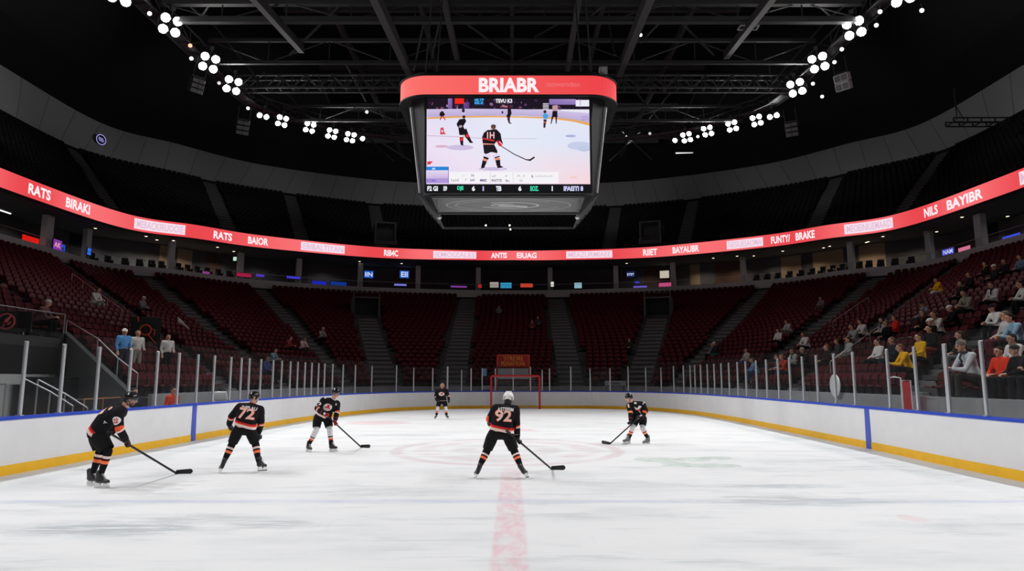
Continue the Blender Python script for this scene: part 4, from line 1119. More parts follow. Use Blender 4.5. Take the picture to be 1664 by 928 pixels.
# ================================================================== scoreboard
YS = 27.0
sb = thing('scoreboard', 'big hanging scoreboard with red lettered band and lit game picture screen', 'scoreboard', (0, 0, 0))
XC = at_y(826, 144, YS).x
def rrect(hx, y0, y1, r, n=8):
    """rounded plan outline, counter-clockwise from front left"""
    pts = []
    for cx, cy, a0 in ((XC - hx + r, y0 + r, PI), (XC + hx - r, y0 + r, 1.5 * PI), (XC + hx - r, y1 - r, 0), (XC - hx + r, y1 - r, 0.5 * PI)):
        for k in range(n + 1): a = a0 + 0.5 * PI * k / n; pts.append((cx + r * math.cos(a), cy + r * math.sin(a)))
    return pts
zt, zb = at_y(826, 123, YS).z, at_y(826, 154, YS).z
BHX = 4.72; YB = YS + 5.0
def loft(mb, rings, closed_ends=True, mi=0):
    mb.grid([[Vector((x, y, z)) for x, y in pts] for pts, z in rings], closed_u=True, mi=mi)
    if closed_ends:
        n_ = len(rings[0][0]); b = len(mb.v) - n_ * len(rings)
        mb.f.append(tuple(range(b, b + n_))); mb.m.append(mi); mb.c.append(None)
        mb.f.append(tuple(range(b + n_ * (len(rings) - 1), b + n_ * len(rings)))[::-1]); mb.m.append(mi); mb.c.append(None)
    return mb
mb = MB(); loft(mb, [(rrect(BHX - 0.05, YS + 0.04, YB, 1.25), zb), (rrect(BHX - 0.05, YS + 0.04, YB, 1.25), zt)])
loft(mb, [(rrect(BHX - 0.35, YS + 0.35, YB - 0.3, 1.0), zt), (rrect(BHX - 0.35, YS + 0.35, YB - 0.3, 1.0), zt + 0.35)]); mb.obj('band_housing', M['black'], sb)
mb = MB(); rg = rrect(BHX, YS, YB + 0.04, 1.28, 10); nq = len(rg)
for i in range(nq):
    a, b = rg[i], rg[(i + 1) % nq]
    def bc(x): k = min(max((x - XC + BHX) / (2 * BHX), 0), 1); A, B = S(252, 112, 106), S(235, 60, 68); return tuple(A[c] + (B[c] - A[c]) * k for c in range(3))
    mb.add([(a[0], a[1], zb), (b[0], b[1], zb), (b[0], b[1], zt), (a[0], a[1], zt)], [(0, 1, 2, 3)], 0, (bc(a[0]), bc(b[0]), bc(b[0]), bc(a[0])))
mb.obj('red_band', M['ribbon'], sb, colors=True)
mb = MB()
for z in (zb - 0.06, zt):
    r_ = rrect(BHX + 0.04, YS - 0.04, YB + 0.08, 1.3, 10); r2 = rrect(BHX - 0.2, YS + 0.2, YB - 0.2, 1.1, 10)
    mb.grid([[Vector((x, y, zz)) for x, y in pp] for pp, zz in ((r2, z), (r_, z), (r_, z + 0.06), (r2, z + 0.06))], closed_u=True)
mb.obj('band_rim', M['black'], sb)
vs, fs, tw, th = text_mesh('BRIABR', 0.04)
pa, pb = at_y(778, 150, YS), at_y(876, 126.5, YS); mb = MB()
mb.add([(pa.x + v.x / tw * (pb.x - pa.x), YS - 0.012, pa.z + v.y / th * (pb.z - pa.z)) for v in vs], fs); mb.obj('lettering', M['led_white'], sb, fix=False)
# faint worn wording right of it
vs, fs, tw, th = text_mesh('natsworndasn', 0.0); pa, pb = at_y(888, 141, YS), at_y(942, 133, YS); mb = MB()
mb.add([(pa.x + v.x / tw * (pb.x - pa.x), YS - 0.012, pa.z + v.y / th * (pb.z - pa.z)) for v in vs], fs); mb.obj('small_lettering', mat_emit('led_pink', S(240, 120, 125), 1.0), sb, fix=False)

# body: leaning frame round the screen, narrower below
YF0, YF1 = YS + 0.18, YS + 0.42                  # front face, top and bottom
z_top, z_bot = zb - 0.02, at_y(826, 314, YF1).z
hx_top, hx_bot = 4.15, 3.72
mb = MB()
def body_ring(hx, yf, yb): 
    return [(XC - hx, yf + 0.5), (XC - hx + 0.55, yf), (XC + hx - 0.55, yf), (XC + hx, yf + 0.5), (XC + hx, yb - 0.5), (XC + hx - 0.55, yb), (XC - hx + 0.55, yb), (XC - hx, yb - 0.5)]
loft(mb, [(body_ring(hx_bot, YF1, YS + 3.3), z_bot), (body_ring(hx_top, YF0, YS + 4.6), z_top)]); o = mb.obj('cabinet', M['charcoal'], sb)
# pale vertical edge trims
for sx in (-1, 1):
    mb = MB(); mb.bar((XC + sx * (hx_top + 0.02), YF0 + 0.5, z_top - 0.25), (XC + sx * (hx_bot + 0.02), YF1 + 0.5, z_bot + 0.1), 0.09, 0.10)
    mb.obj('edge_trim', M['alu'], sb)
# lit screen: built in its own flat coordinates. u right, v down in the source crop's units
def face_pt(px, py, off):
    """point of the leaning front face seen at a pixel"""
    r = Vector(ray(px, py)); n_ = Vector((0, -(z_top - z_bot), -(YF1 - YF0) * 1.0)).normalized(); p0 = Vector((0, YF0, z_top)) + n_ * off
    n2 = n_
    e = Vector((0, 0, EYE)); t = (p0 - e).dot(n2) / r.dot(n2); return e + r * t
def sp(x, y, off): return face_pt(680 + x / 5.46, 150 + y / 5.46, off)
SCR = MB(); LAY = [0]
def poly(pts, col, lift=True):
    if lift: LAY[0] += 1
    off = 0.012 + 0.0035 * LAY[0]
    SCR.add([sp(x, y, off) for x, y in pts], [tuple(range(len(pts)))], 0, tuple(S(*c) for c in col) if isinstance(col[0], (tuple, list)) else S(*col))
def rectp(x0, y0, x1, y1, col, lift=True): poly([(x0, y0), (x1, y0), (x1, y1), (x0, y1)], col, lift)
def quadg(x0, y0, x1, y1, a, b, c, d, lift=True): poly([(x0, y0), (x1, y0), (x1, y1), (x0, y1)], (a, b, c, d), lift)
def ellp(cx, cy, rx, ry, col, n_=14, lift=False): poly([(cx + rx * math.cos(2 * PI * k / n_), cy + ry * math.sin(2 * PI * k / n_)) for k in range(n_)], col, lift)
def limbp(pts, ws, col, lift=False):
    L_, R_ = [], []
    for i, (x, y) in enumerate(pts):
        a = pts[max(i - 1, 0)]; b = pts[min(i + 1, len(pts) - 1)]; dx, dy = b[0] - a[0], b[1] - a[1]; l = math.hypot(dx, dy); nx, ny = -dy / l, dx / l
        L_.append((x + nx * ws[i] / 2, y + ny * ws[i] / 2)); R_.append((x - nx * ws[i] / 2, y - ny * ws[i] / 2))
    for i in range(len(pts) - 1): poly([L_[i], L_[i + 1], R_[i + 1], R_[i]], col, lift and i == 0)
ICEa, ICEb, ICEc, ICEd = (232, 226, 246), (228, 232, 246), (244, 226, 236), (238, 218, 238)
quadg(70, 150, 800, 440, (226, 220, 244), (232, 232, 246), (228, 234, 248), (236, 224, 242)); quadg(800, 150, 1525, 440, (232, 232, 246), (232, 230, 244), (222, 228, 246), (228, 234, 248), False)
quadg(70, 440, 800, 815, (236, 224, 242), (228, 234, 248), (238, 226, 244), (232, 212, 238), False); quadg(800, 440, 1527, 815, (228, 234, 248), (222, 228, 246), (246, 214, 222), (238, 226, 244), False)
rectp(78, 52, 1518, 152, (28, 18, 34))
rng = random.Random(4)
for k in range(70):
    x = rng.uniform(85, 1500); y = rng.uniform(60, 140); w = rng.uniform(6, 26); c = rng.choice([(92, 62, 110), (60, 40, 80), (130, 70, 110), (70, 20, 40), (150, 120, 160), (45, 30, 60)]); rectp(x, y, min(x + w, 1515), y + rng.uniform(5, 22), c, k == 0)
quadg(262, 55, 300, 148, (150, 120, 190), (130, 100, 170), (110, 80, 150), (120, 90, 160)); quadg(400, 90, 452, 148, (110, 80, 150), (90, 60, 130), (80, 50, 110), (100, 70, 130), False); quadg(1160, 60, 1395, 110, (150, 125, 190), (165, 140, 200), (140, 115, 180), (130, 105, 170), False); rectp(1395, 68, 1515, 125, (235, 232, 245), False); rectp(1430, 64, 1442, 130, (120, 100, 160), False)
rectp(322, 54, 404, 102, (240, 40, 30)); 
for y0, y1, a, b in ((150, 225, (196, 182, 222), (176, 164, 210)),):
    pts = [(78, 150), (500, 146), (900, 150), (1200, 160), (1518, 185), (1520, 270), (1200, 222), (900, 208), (500, 208), (78, 222)]
    n_ = 5
    for i in range(4):
        poly([pts[i], pts[i + 1], pts[8 - i], pts[9 - i]], ((206, 192, 228), (206, 192, 228), (184, 170, 212), (184, 170, 212)), i == 0)
oy = [(78, 224, 238), (300, 212, 228), (600, 208, 222), (900, 212, 224), (1200, 222, 238), (1380, 242, 262), (1522, 272, 298)]
for i, (a, b) in enumerate(zip(oy, oy[1:])): poly([(a[0], a[1]), (b[0], b[1]), (b[0], b[2]), (a[0], a[2])], (232, 168, 92), i == 0)
limbp([(75, 384), (380, 396), (560, 408), (1050, 412)], [5, 5, 4, 3], (196, 160, 186), True)
ellp(370, 490, 120, 24, (206, 190, 226), 16, True); ellp(205, 480, 60, 12, (214, 180, 200)); ellp(1350, 388, 48, 12, (176, 178, 222)); ellp(1430, 475, 110, 38, (198, 206, 232)); ellp(1470, 500, 60, 26, (190, 200, 228)); ellp(660, 680, 130, 16, (206, 190, 226))
K, RD, WH, OR, SK = (24, 18, 26), (214, 44, 52), (238, 228, 240), (240, 130, 70), (200, 150, 130)
# main skater
limbp([(735, 478), (850, 550), (960, 600)], [7, 8, 9], (40, 24, 34), True); limbp([(955, 598), (990, 602), (1030, 575)], [9, 16, 14], (40, 24, 34))
limbp([(615, 545), (590, 620), (566, 672)], [58, 42, 30], (228, 214, 238), True); limbp([(675, 545), (700, 610), (716, 668)], [58, 46, 34], (228, 214, 238))
limbp([(602, 575), (596, 592)], [48, 46], K, True); limbp([(594, 594), (590, 606)], [44, 42], OR); limbp([(588, 608), (575, 650)], [40, 30], K); limbp([(697, 570), (700, 580)], [48, 48], K); limbp([(701, 584), (703, 598)], [46, 44], OR); limbp([(704, 600), (710, 650)], [42, 34], K)
poly([(560, 640), (586, 645), (588, 672), (555, 680)], K); poly([(553, 676), (588, 668), (588, 678), (556, 684)], WH, False); poly([(698, 648), (722, 646), (752, 664), (750, 674), (700, 676)], K, False); poly([(700, 672), (754, 666), (750, 680), (706, 682)], WH, False)
poly([(572, 455), (668, 455), (700, 520), (700, 540), (646, 530), (600, 548), (582, 540)], (28, 22, 30))
poly([(612, 335), (692, 328), (724, 360), (730, 420), (690, 440), (672, 462), (572, 462), (564, 400), (580, 360)], K)
poly([(566, 402), (674, 424), (672, 436), (568, 416)], RD); poly([(570, 452), (672, 458), (672, 464), (572, 464)], (240, 150, 130), False)
limbp([(708, 370), (718, 420), (735, 462)], [44, 38, 32], K); poly([(690, 432), (722, 428), (748, 462), (735, 482), (712, 474)], RD)
poly([(716, 440), (722, 436), (746, 462), (742, 468)], WH, False)
ellp(665, 308, 22, 24, (120, 80, 60), 14, True); ellp(665, 300, 23, 15, (70, 50, 50), 14)
vs, fs, tw, th = text_mesh('1H', 0.03); LAY[0] += 1
SCR.add([sp(608 + v.x / tw * 66, 410 - v.y / th * 58, 0.012 + 0.0035 * LAY[0]) for v in vs], fs, 0, S(244, 190, 190))
# second skater
limbp([(385, 330), (382, 400), (385, 462)], [44, 34, 24], K, True); limbp([(405, 330), (432, 390), (464, 440)], [44, 34, 22], K); poly([(450, 432), (484, 438), (482, 450), (452, 448)], K, False); poly([(372, 455), (392, 455), (402, 472), (380, 470)], K, False)
limbp([(380, 380), (380, 396)], [36, 34], WH, True); limbp([(380, 400), (381, 430)], [33, 30], RD); limbp([(424, 376), (446, 396)], [26, 28], RD)
poly([(362, 240), (412, 232), (424, 256), (392, 310), (345, 305), (338, 280)], K); poly([(352, 300), (396, 300), (420, 350), (400, 372), (362, 376)], K, False); ellp(374, 305, 18, 12, (225, 200, 215)); ellp(403, 218, 14, 14, (50, 30, 30))
# kneeling skater, far skater, blue skater, referee, net
poly([(190, 178), (222, 172), (236, 200), (210, 216), (186, 206)], K); limbp([(205, 212), (192, 246)], [14, 8], (180, 60, 60)); limbp([(218, 210), (238, 248)], [14, 8], (200, 80, 80)); ellp(210, 176, 14, 9, (60, 40, 60)); ellp(398, 162, 13, 20, (40, 34, 52)); rectp(386, 180, 410, 190, (225, 220, 240), False)
limbp([(800, 200), (800, 240), (806, 272)], [30, 22, 12], (70, 30, 46), True); poly([(790, 150), (820, 148), (826, 188), (812, 220), (776, 215), (792, 190)], K); poly([(738, 110), (792, 122), (790, 136), (742, 130)], (180, 110, 130), False); ellp(745, 178, 8, 12, K); ellp(815, 128, 11, 14, (90, 40, 44)); limbp([(800, 272), (826, 276)], [8, 8], K)
limbp([(1124, 240), (1120, 280), (1116, 316)], [30, 22, 14], (60, 34, 50), True); limbp([(1124, 262), (1120, 272)], [28, 26], OR); poly([(1104, 196), (1124, 186), (1152, 200), (1148, 236), (1108, 234)], (70, 160, 225)); ellp(1122, 172, 14, 15, (60, 34, 44))
limbp([(1190, 215), (1176, 280)], [16, 8], (60, 44, 60), True); limbp([(1222, 215), (1222, 280)], [16, 8], (60, 44, 60)); poly([(1190, 165), (1232, 165), (1234, 220), (1184, 220)], K); poly([(1188, 118), (1232, 112), (1240, 160), (1190, 168)], (190, 150, 160), False); 
for k in range(5): rectp(1104, 98 + k * 13, 1155, 104 + k * 13, (235, 230, 240), k == 0)
poly([(196, 315), (222, 312), (226, 350), (244, 372), (192, 374)], (206, 70, 90)); rectp(204, 335, 216, 356, (244, 220, 226))
# overlay panels
poly([(78, 614), (128, 612), (104, 640), (78, 642)], (220, 60, 70)); rectp(272, 706, 1242, 806, (244, 242, 246)); rectp(636, 712, 639, 802, (180, 176, 190)); rectp(838, 708, 841, 802, (205, 200, 210), False)
quadg(68, 690, 264, 806, (226, 216, 240), (232, 218, 240), (184, 150, 214), (196, 170, 220)); rectp(68, 660, 266, 692, (40, 130, 214)); rectp(68, 764, 264, 806, (176, 150, 216)); rectp(264, 662, 268, 808, (40, 60, 130), False)
def stext(t, x0, y0, x1, y1, col, bold=0.02):
    vs, fs, tw, th = text_mesh(t, bold); SCR.add([sp(x0 + v.x / tw * (x1 - x0), y1 - v.y / th * (y1 - y0), 0.012 + 0.0035 * (LAY[0] + 1)) for v in vs], fs, 0, S(*col))
stext('TEVU K3', 684, 58, 832, 94, (240, 240, 245), 0.04); stext('MLTP', 498, 56, 582, 80, (60, 170, 235), 0.05); stext('EE.E', 498, 84, 575, 106, (60, 170, 235), 0.05); stext('COTA', 1448, 208, 1512, 250, (170, 140, 215))
stext('ant', 120, 668, 150, 686, (235, 240, 250)); stext('E 3.MG', 78, 772, 158, 794, (110, 100, 200)); stext('Land', 290, 766, 356, 790, (120, 115, 130), 0.0); stext('FA', 468, 726, 496, 750, (130, 125, 140)); stext('SAF', 458, 768, 500, 790, (110, 90, 150)); stext('MBREZ', 546, 770, 606, 792, (90, 70, 140), 0.04); stext('PUCTTZ', 650, 772, 740, 794, (80, 70, 120), 0.03); stext('Bru', 774, 774, 806, 794, (90, 80, 140)); stext('a7', 654, 736, 688, 752, (150, 145, 160)); stext('D', 772, 736, 788, 750, (140, 135, 150)); stext('6', 1002, 730, 1018, 758, (110, 105, 120)); stext('GERALES', 1036, 736, 1190, 752, (176, 172, 186), 0.0); stext('IT', 414, 768, 432, 786, (150, 145, 165)); stext('Jr  3', 388, 736, 412, 748, (150, 145, 160)); stext('A  J', 872, 736, 940, 750, (150, 145, 165)); stext('CL', 898, 774, 924, 790, (110, 100, 170)); stext('KAC', 1346, 740, 1410, 766, (238, 200, 170), 0.02)
rectp(70, 818, 1530, 886, (12, 12, 16))
G_, W_ = (60, 215, 170), (232, 236, 244)
for t_, a, b, c_ in (('F2 GI', 78, 172, W_), ('S9', 220, 254, W_), ('DJE', 344, 400, G_), ('6', 474, 502, W_), ('i', 568, 582, (190, 180, 240)), ('TEB', 688, 736, W_), ('6', 886, 914, W_), ('EOZ.', 992, 1066, G_), ('I', 1182, 1192, W_), ('IFAEITI 8', 1288, 1462, (205, 205, 245))): stext(t_, a, 832, b, 876, c_, 0.05)
M['screen'] = mat_vcol('screen_led', 0.4, 0.2, 1.0)
SCR.obj('video_screen', M['screen'], sb, colors=True)
# screen bezel
mb = MB(); cs = [sp(66, 44, 0.02), sp(1522, 46, 0.02), sp(1534, 888, 0.02), sp(62, 888, 0.02)]
for a, b in zip(cs, cs[1:] + cs[:1]): mb.bar(a, b, 0.08, 0.1, up=Vector((0, 1, 0)))
mb.obj('bezel', M['black'], sb)
# underside with faint rings, corner trusses
zu = z_bot - 0.08; yu0, yu1 = YS + 0.7, YS + 3.1; hx = hx_bot - 0.5
mb = MB(); mb.box((XC, (yu0 + yu1) / 2, zu), (hx * 2, yu1 - yu0, 0.1)); mb.obj('underside_panel', mat('underside_grey', (0.20, 0.20, 0.20), 0.7), sb)
mb = MB()
def uring(rx, ry, w, a0=0, a1=2 * PI, n_=40):
    rows = [[Vector((XC + (rx + k) * math.cos(a0 + (a1 - a0) * i / n_), (yu0 + yu1) / 2 + (ry + k) * math.sin(a0 + (a1 - a0) * i / n_), zu - 0.056)) for i in range(n_ + 1)] for k in (0, w)]; mb.grid(rows)
uring(2.7, 1.05, 0.04); uring(2.3, 0.82, 0.03, 0.3, 5.6); uring(1.25, 0.45, 0.10, -2.2, 2.6); uring(0.7, 0.2, 0.08, 0.4, 5.0)
mb.box((XC + 0.1, (yu0 + yu1) / 2, zu - 0.056), (1.5, 0.12, 0.008), rz=0.25); mb.box((XC + 0.2, (yu0 + yu1) / 2 + 0.2, zu - 0.056), (1.3, 0.08, 0.008), rz=0.18)
mb.obj('underside_emblem', mat('emblem_pale', (0.62, 0.62, 0.62), 0.7), sb, fix=False)
mb = MB()
for sx in (-1, 1):
    for yy in (YS + 0.5, YS + 3.2):
        mb.bar((XC + sx * hx_bot, yy, z_bot), (XC + sx * (hx_bot - 0.75), yy, z_bot - 0.85), 0.09)
    for k in range(5):
        f = k / 4; x = XC + sx * (hx_bot - 0.75 * f); z = z_bot - 0.85 * f
        mb.bar((x, YS + 0.5, z), (x, YS + 3.2, z), 0.06)
        if k < 4: mb.bar((x, YS + 0.5, z), (XC + sx * (hx_bot - 0.75 * (k + 1) / 4), YS + 3.2, z_bot - 0.85 * (k + 1) / 4), 0.05)
for yy in (YS + 0.5, YS + 3.2): mb.bar((XC - hx_bot + 0.75, yy, z_bot - 0.85), (XC + hx_bot - 0.75, yy, z_bot - 0.85), 0.08)
mb.obj('lower_truss', M['steel_dark'], sb)
for sx in (-1, 1):
    mb = MB(); mb.cyl((XC + sx * 3.02, YS + 1.0, z_bot), (XC + sx * 2.92, YS + 1.0, z_bot - 0.85), 0.05, n=8); mb.ell((XC + sx * 2.92, YS + 1.0, z_bot - 0.9), (0.1, 0.1, 0.08))
    mb.obj('drop_post', M['alu'], sb)
PIN = mat_emit('pin_glow', (1, 0.95, 0.85), 1.5)
for x in (-1.0, 0.05, 0.08):
    mb = MB(); mb.ell((XC + x, YS + 2.2 + (0.8 if x > 0.06 else 0), z_bot - 0.96), (0.045, 0.045, 0.045))
    mb.obj('pin_lamp', PIN, sb)
# hoist cables and top gear
for sx in (-1, 1):
    for sy in (0.8, 4.2):
        mb = MB(); mb.cyl((XC + sx * 3.6, YS + sy, zt + 0.3), (XC + sx * 3.3, YS + sy + 4, 30.4), 0.035, n=6)
        mb.obj('hoist_cable', M['steel_dark'], sb)
for x, z, w, h in ((-1.12, 0.30, 0.5, 0.34), (1.05, 0.42, 0.36, 0.4)):
    mb = MB()
    for dx in (-w / 2, 0, w / 2): mb.bar((XC + x + dx, YS + 0.5, zt + 0.3), (XC + x + dx, YS + 0.5, zt + 0.3 + h), 0.035)
    for dz in (0.5, 1.0): mb.bar((XC + x - w / 2, YS + 0.5, zt + 0.3 + h * dz), (XC + x + w / 2, YS + 0.5, zt + 0.3 + h * dz), 0.035)
    mb.obj('top_rack', M['steel_dark'], sb)
q = at_y(980, 117, YS + 0.6); mb = MB(); mb.box(q, (0.34, 0.3, 0.36)); mb.cyl(q + Vector((0, -0.15, 0)), q + Vector((0, -0.26, -0.04)), 0.11, n=12); mb.obj('top_camera', M['column'], sb)
# ================================================================== people
SKIN = S(222, 172, 146)
M['skin'] = mat_vcol('skin', 0.5, 0.3)
M['jersey_black'] = (0.010, 0.010, 0.012)
cBLK, cOR, cWH, cRED = (0.011, 0.010, 0.012), S(238, 92, 52), S(240, 214, 208), S(205, 40, 42)
# jersey attribute: torso 0..0.5 = metres above hem, sleeves 1.0..0.5 = 1 - metres from cuff
M['jersey'] = mat_attr('jersey_fabric', [(0, cWH), (0.045, S(244, 150, 118)), (0.060, cRED), (0.105, cBLK), (0.83, cOR), (0.862, cWH), (0.888, cBLK)], rough=0.85, spec=0.12)
M['jersey_orange'] = mat_attr('jersey_fabric_orange', [(0, cBLK), (0.03, cOR), (0.075, cBLK), (0.80, cOR), (0.86, S(250, 150, 90)), (0.885, cBLK)], rough=0.85, spec=0.12)
M['jersey_plain'] = mat_attr('jersey_fabric_plain', [(0, cBLK), (0.012, S(225, 190, 180)), (0.03, cBLK), (0.84, S(230, 170, 160)), (0.90, cBLK)], rough=0.85, spec=0.12)
M['pants'] = mat('hockey_pants', (0.009, 0.009, 0.010), 0.8, spec=0.15, noise=0.2, nscale=6)
# socks attribute: metres below the knee end, scaled 0..1
M['sock'] = mat_attr('sock_knit', [(0, cBLK), (0.26, cWH), (0.36, cBLK), (0.44, cOR), (0.48, S(246, 130, 88)), (0.58, cBLK)], rough=0.9, spec=0.1)
M['sock_white'] = mat_attr('sock_knit_white', [(0, (0.72, 0.71, 0.71)), (0.46, cBLK), (0.53, cWH), (0.60, cOR), (0.70, cBLK)], rough=0.9, spec=0.1)
M['sock_white_red'] = mat_attr('sock_knit_white_red', [(0, (0.72, 0.71, 0.71)), (0.42, cRED), (0.52, S(250, 215, 190)), (0.60, cOR), (0.66, cBLK)], rough=0.9, spec=0.1)
M['boot'] = mat('skate_boot_black', (0.018, 0.018, 0.02), 0.38, spec=0.5)
M['boot_grey'] = mat('skate_boot_grey', (0.16, 0.16, 0.17), 0.42, spec=0.5)
M['holder'] = mat('blade_holder_white', (0.78, 0.78, 0.78), 0.4)
M['steel'] = mat('skate_steel', (0.65, 0.66, 0.68), 0.25, metal=0.9)
M['lace'] = mat('lace_white', (0.65, 0.65, 0.65), 0.8)
M['helmet_black'] = mat('helmet_black', (0.012, 0.012, 0.014), 0.22, spec=0.6)
M['helmet_white'] = mat('helmet_white', (0.80, 0.80, 0.79), 0.3, spec=0.5)
M['helmet_tan'] = mat('helmet_tan', S(150, 120, 92), 0.6)
M['visor'] = mat_glass('visor_clear', (0.85, 0.87, 0.9), 0.10)
M['glove_black'] = mat('glove_black', (0.013, 0.012, 0.014), 0.6)
M['glove_red'] = mat('glove_red', S(150, 22, 32), 0.55)
M['glove_dark_red'] = mat('glove_dark_red', S(52, 14, 20), 0.55)
M['num'] = mat('number_cream', S(244, 196, 180), 0.8, spec=0.1)
M['numr'] = mat('number_edge_red', S(200, 50, 40), 0.8, spec=0.1)
M['letter'] = mat('letter_white', S(236, 226, 224), 0.8, spec=0.1)
M['logo_red'] = mat('logo_red', S(206, 60, 54), 0.8, spec=0.1)
M['stick'] = mat('stick_shaft_black', (0.014, 0.014, 0.015), 0.45)
M['tape_white'] = mat('stick_tape_white', (0.7, 0.7, 0.7), 0.8)
M['hair'] = mat('hair_dark', (0.02, 0.014, 0.010), 0.7)

def nrmz(v): v = Vector(v); return v.normalized()
def seg_t(p, a, b):
    d = b - a; t = max(0, min(1, (p - a).dot(d) / d.length_squared)); return t, (p - (a + d * t)).length

def local_cut(me, co, no, cond):
    """cut away what lies behind a plane, only where cond holds"""
    bm = bmesh.new(); bm.from_mesh(me)
    fs = [f for f in bm.faces if cond(f.calc_center_median())]
    geom = list({v for f in fs for v in f.verts}) + list({e for f in fs for e in f.edges}) + fs
    bmesh.ops.bisect_plane(bm, geom=geom, plane_co=co, plane_no=no)
    bmesh.ops.delete(bm, geom=[v for v in bm.verts if (v.co - co).dot(no) < -1e-4 and cond(v.co)], context='VERTS')
    bm.to_mesh(me); bm.free(); me.polygons.foreach_set('use_smooth', [True] * len(me.polygons))

def head_prims(c, face, up, r=1.0):
    """head of 0.235 m at c looking along face: skull, jaw, nose, brow, ears"""
    f = nrmz(face); u = nrmz(up); u = nrmz(u - f * u.dot(f)); s = f.cross(u)
    P = lambda a, b, d: c + s * (a * r) + f * (b * r) + u * (d * r)
    return [hull((P(0, -0.015, 0.035), 0.088 * r), (P(0, 0.02, 0.03), 0.082 * r), (P(0, 0.018, -0.03), 0.070 * r)),
            hull((P(0, 0.03, -0.03), 0.062 * r), (P(0, 0.058, -0.088), 0.028 * r), (P(0.03, 0.02, -0.07), 0.025 * r), (P(-0.03, 0.02, -0.07), 0.025 * r)),
            hull((P(0, 0.098, 0.018), 0.010 * r), (P(0, 0.122, -0.022), 0.015 * r), (P(0, 0.095, -0.026), 0.018 * r)),
            hull((P(0.038, 0.084, 0.036), 0.014 * r), (P(-0.038, 0.084, 0.036), 0.014 * r)),
            hull((P(0.018, 0.086, -0.052), 0.010 * r), (P(-0.018, 0.086, -0.052), 0.010 * r)),
            hull((P(0.084, -0.01, 0.02), 0.014 * r), (P(0.080, -0.005, -0.02), 0.012 * r)), hull((P(-0.084, -0.01, 0.02), 0.014 * r), (P(-0.080, -0.005, -0.02), 0.012 * r))], P, f, u, s

def face_color(P, skin, brow=(0.03, 0.02, 0.015), beard=None):
    e1, e2 = P(0.033, 0.088, 0.014), P(-0.033, 0.088, 0.014); m_ = P(0, 0.095, -0.055); b1, b2 = P(0.036, 0.094, 0.036), P(-0.036, 0.094, 0.036); ch = P(0, 0.05, -0.085)
    lip = tuple(x * y for x, y in zip(skin, (0.72, 0.42, 0.42)))
    def fn(co):
        if min((co - e1).length, (co - e2).length) < 0.0125: return (0.02, 0.015, 0.015)
        if min((co - b1).length, (co - b2).length) < 0.014: return brow
        if (co - m_).length < 0.018: return lip
        if beard and (co - ch).length < 0.055: return beard
        return skin
    return fn

def glove_prims(wrist, hand, along, thumb):
    """bulky glove: cuff, back, four curled fingers round an axis 'along' and a thumb"""
    d = nrmz(hand - wrist); a = nrmz(Vector(along) - d * Vector(along).dot(d)); c = d.cross(a)
    if c.dot(Vector(thumb)) < 0: c = -c
    out = [hull((wrist - d * 0.02, 0.058), (wrist + d * 0.07, 0.050)), hull((wrist + d * 0.06, 0.046), (hand + a * 0.028, 0.036), (hand - a * 0.028, 0.036))]
    for k, (o, l) in enumerate(((0.042, 0.95), (0.014, 1.05), (-0.014, 1.0), (-0.042, 0.85))):
        b0 = hand + a * o + d * 0.02 - c * 0.012; b1 = hand + a * o + d * (0.062 * l) + c * 0.012; b2 = hand + a * o + d * (0.048 * l) + c * 0.052; b3 = hand + a * o + d * 0.012 + c * 0.058
        out += [hull((b0, 0.0175), (b1, 0.0165)), hull((b1, 0.0165), (b2, 0.0155)), hull((b2, 0.0155), (b3, 0.014))]
    t0 = hand + a * 0.045 - d * 0.03; t1 = hand + a * 0.068 + d * 0.012 + c * 0.03; t2 = hand + a * 0.045 + d * 0.03 + c * 0.062
    out += [hull((t0, 0.022), (t1, 0.018)), hull((t1, 0.018), (t2, 0.016))]
    return out

def decal(verts2, faces, surf, origin, ex, ey, nrm, m, parent, name, lift=0.006):
    """lay flat lettering on a cloth surface along -nrm"""
    bm = bmesh.new(); vv = [bm.verts.new(origin + ex * v.x + ey * v.y + nrm * 0.5) for v in verts2]
    for f in faces:
        try: bm.faces.new([vv[i] for i in f])
        except ValueError: pass
    for _ in range(3):
        ed = [e for e in bm.edges if e.calc_length() > 0.035]
        if not ed: break
        bmesh.ops.subdivide_edges(bm, edges=ed, cuts=1); bmesh.ops.triangulate(bm, faces=bm.faces)
    dead = []
    for v in bm.verts:
        hit = surf.ray_cast(v.co, -nrm, 1.2)
        if hit[0] is not None: v.co = hit[0] + nrm * lift
        else: dead.append(v)
    bmesh.ops.delete(bm, geom=dead, context='VERTS')
    me = bpy.data.meshes.new(name); bm.to_mesh(me); bm.free(); me.materials.append(m)
    return link(name, me, parent)

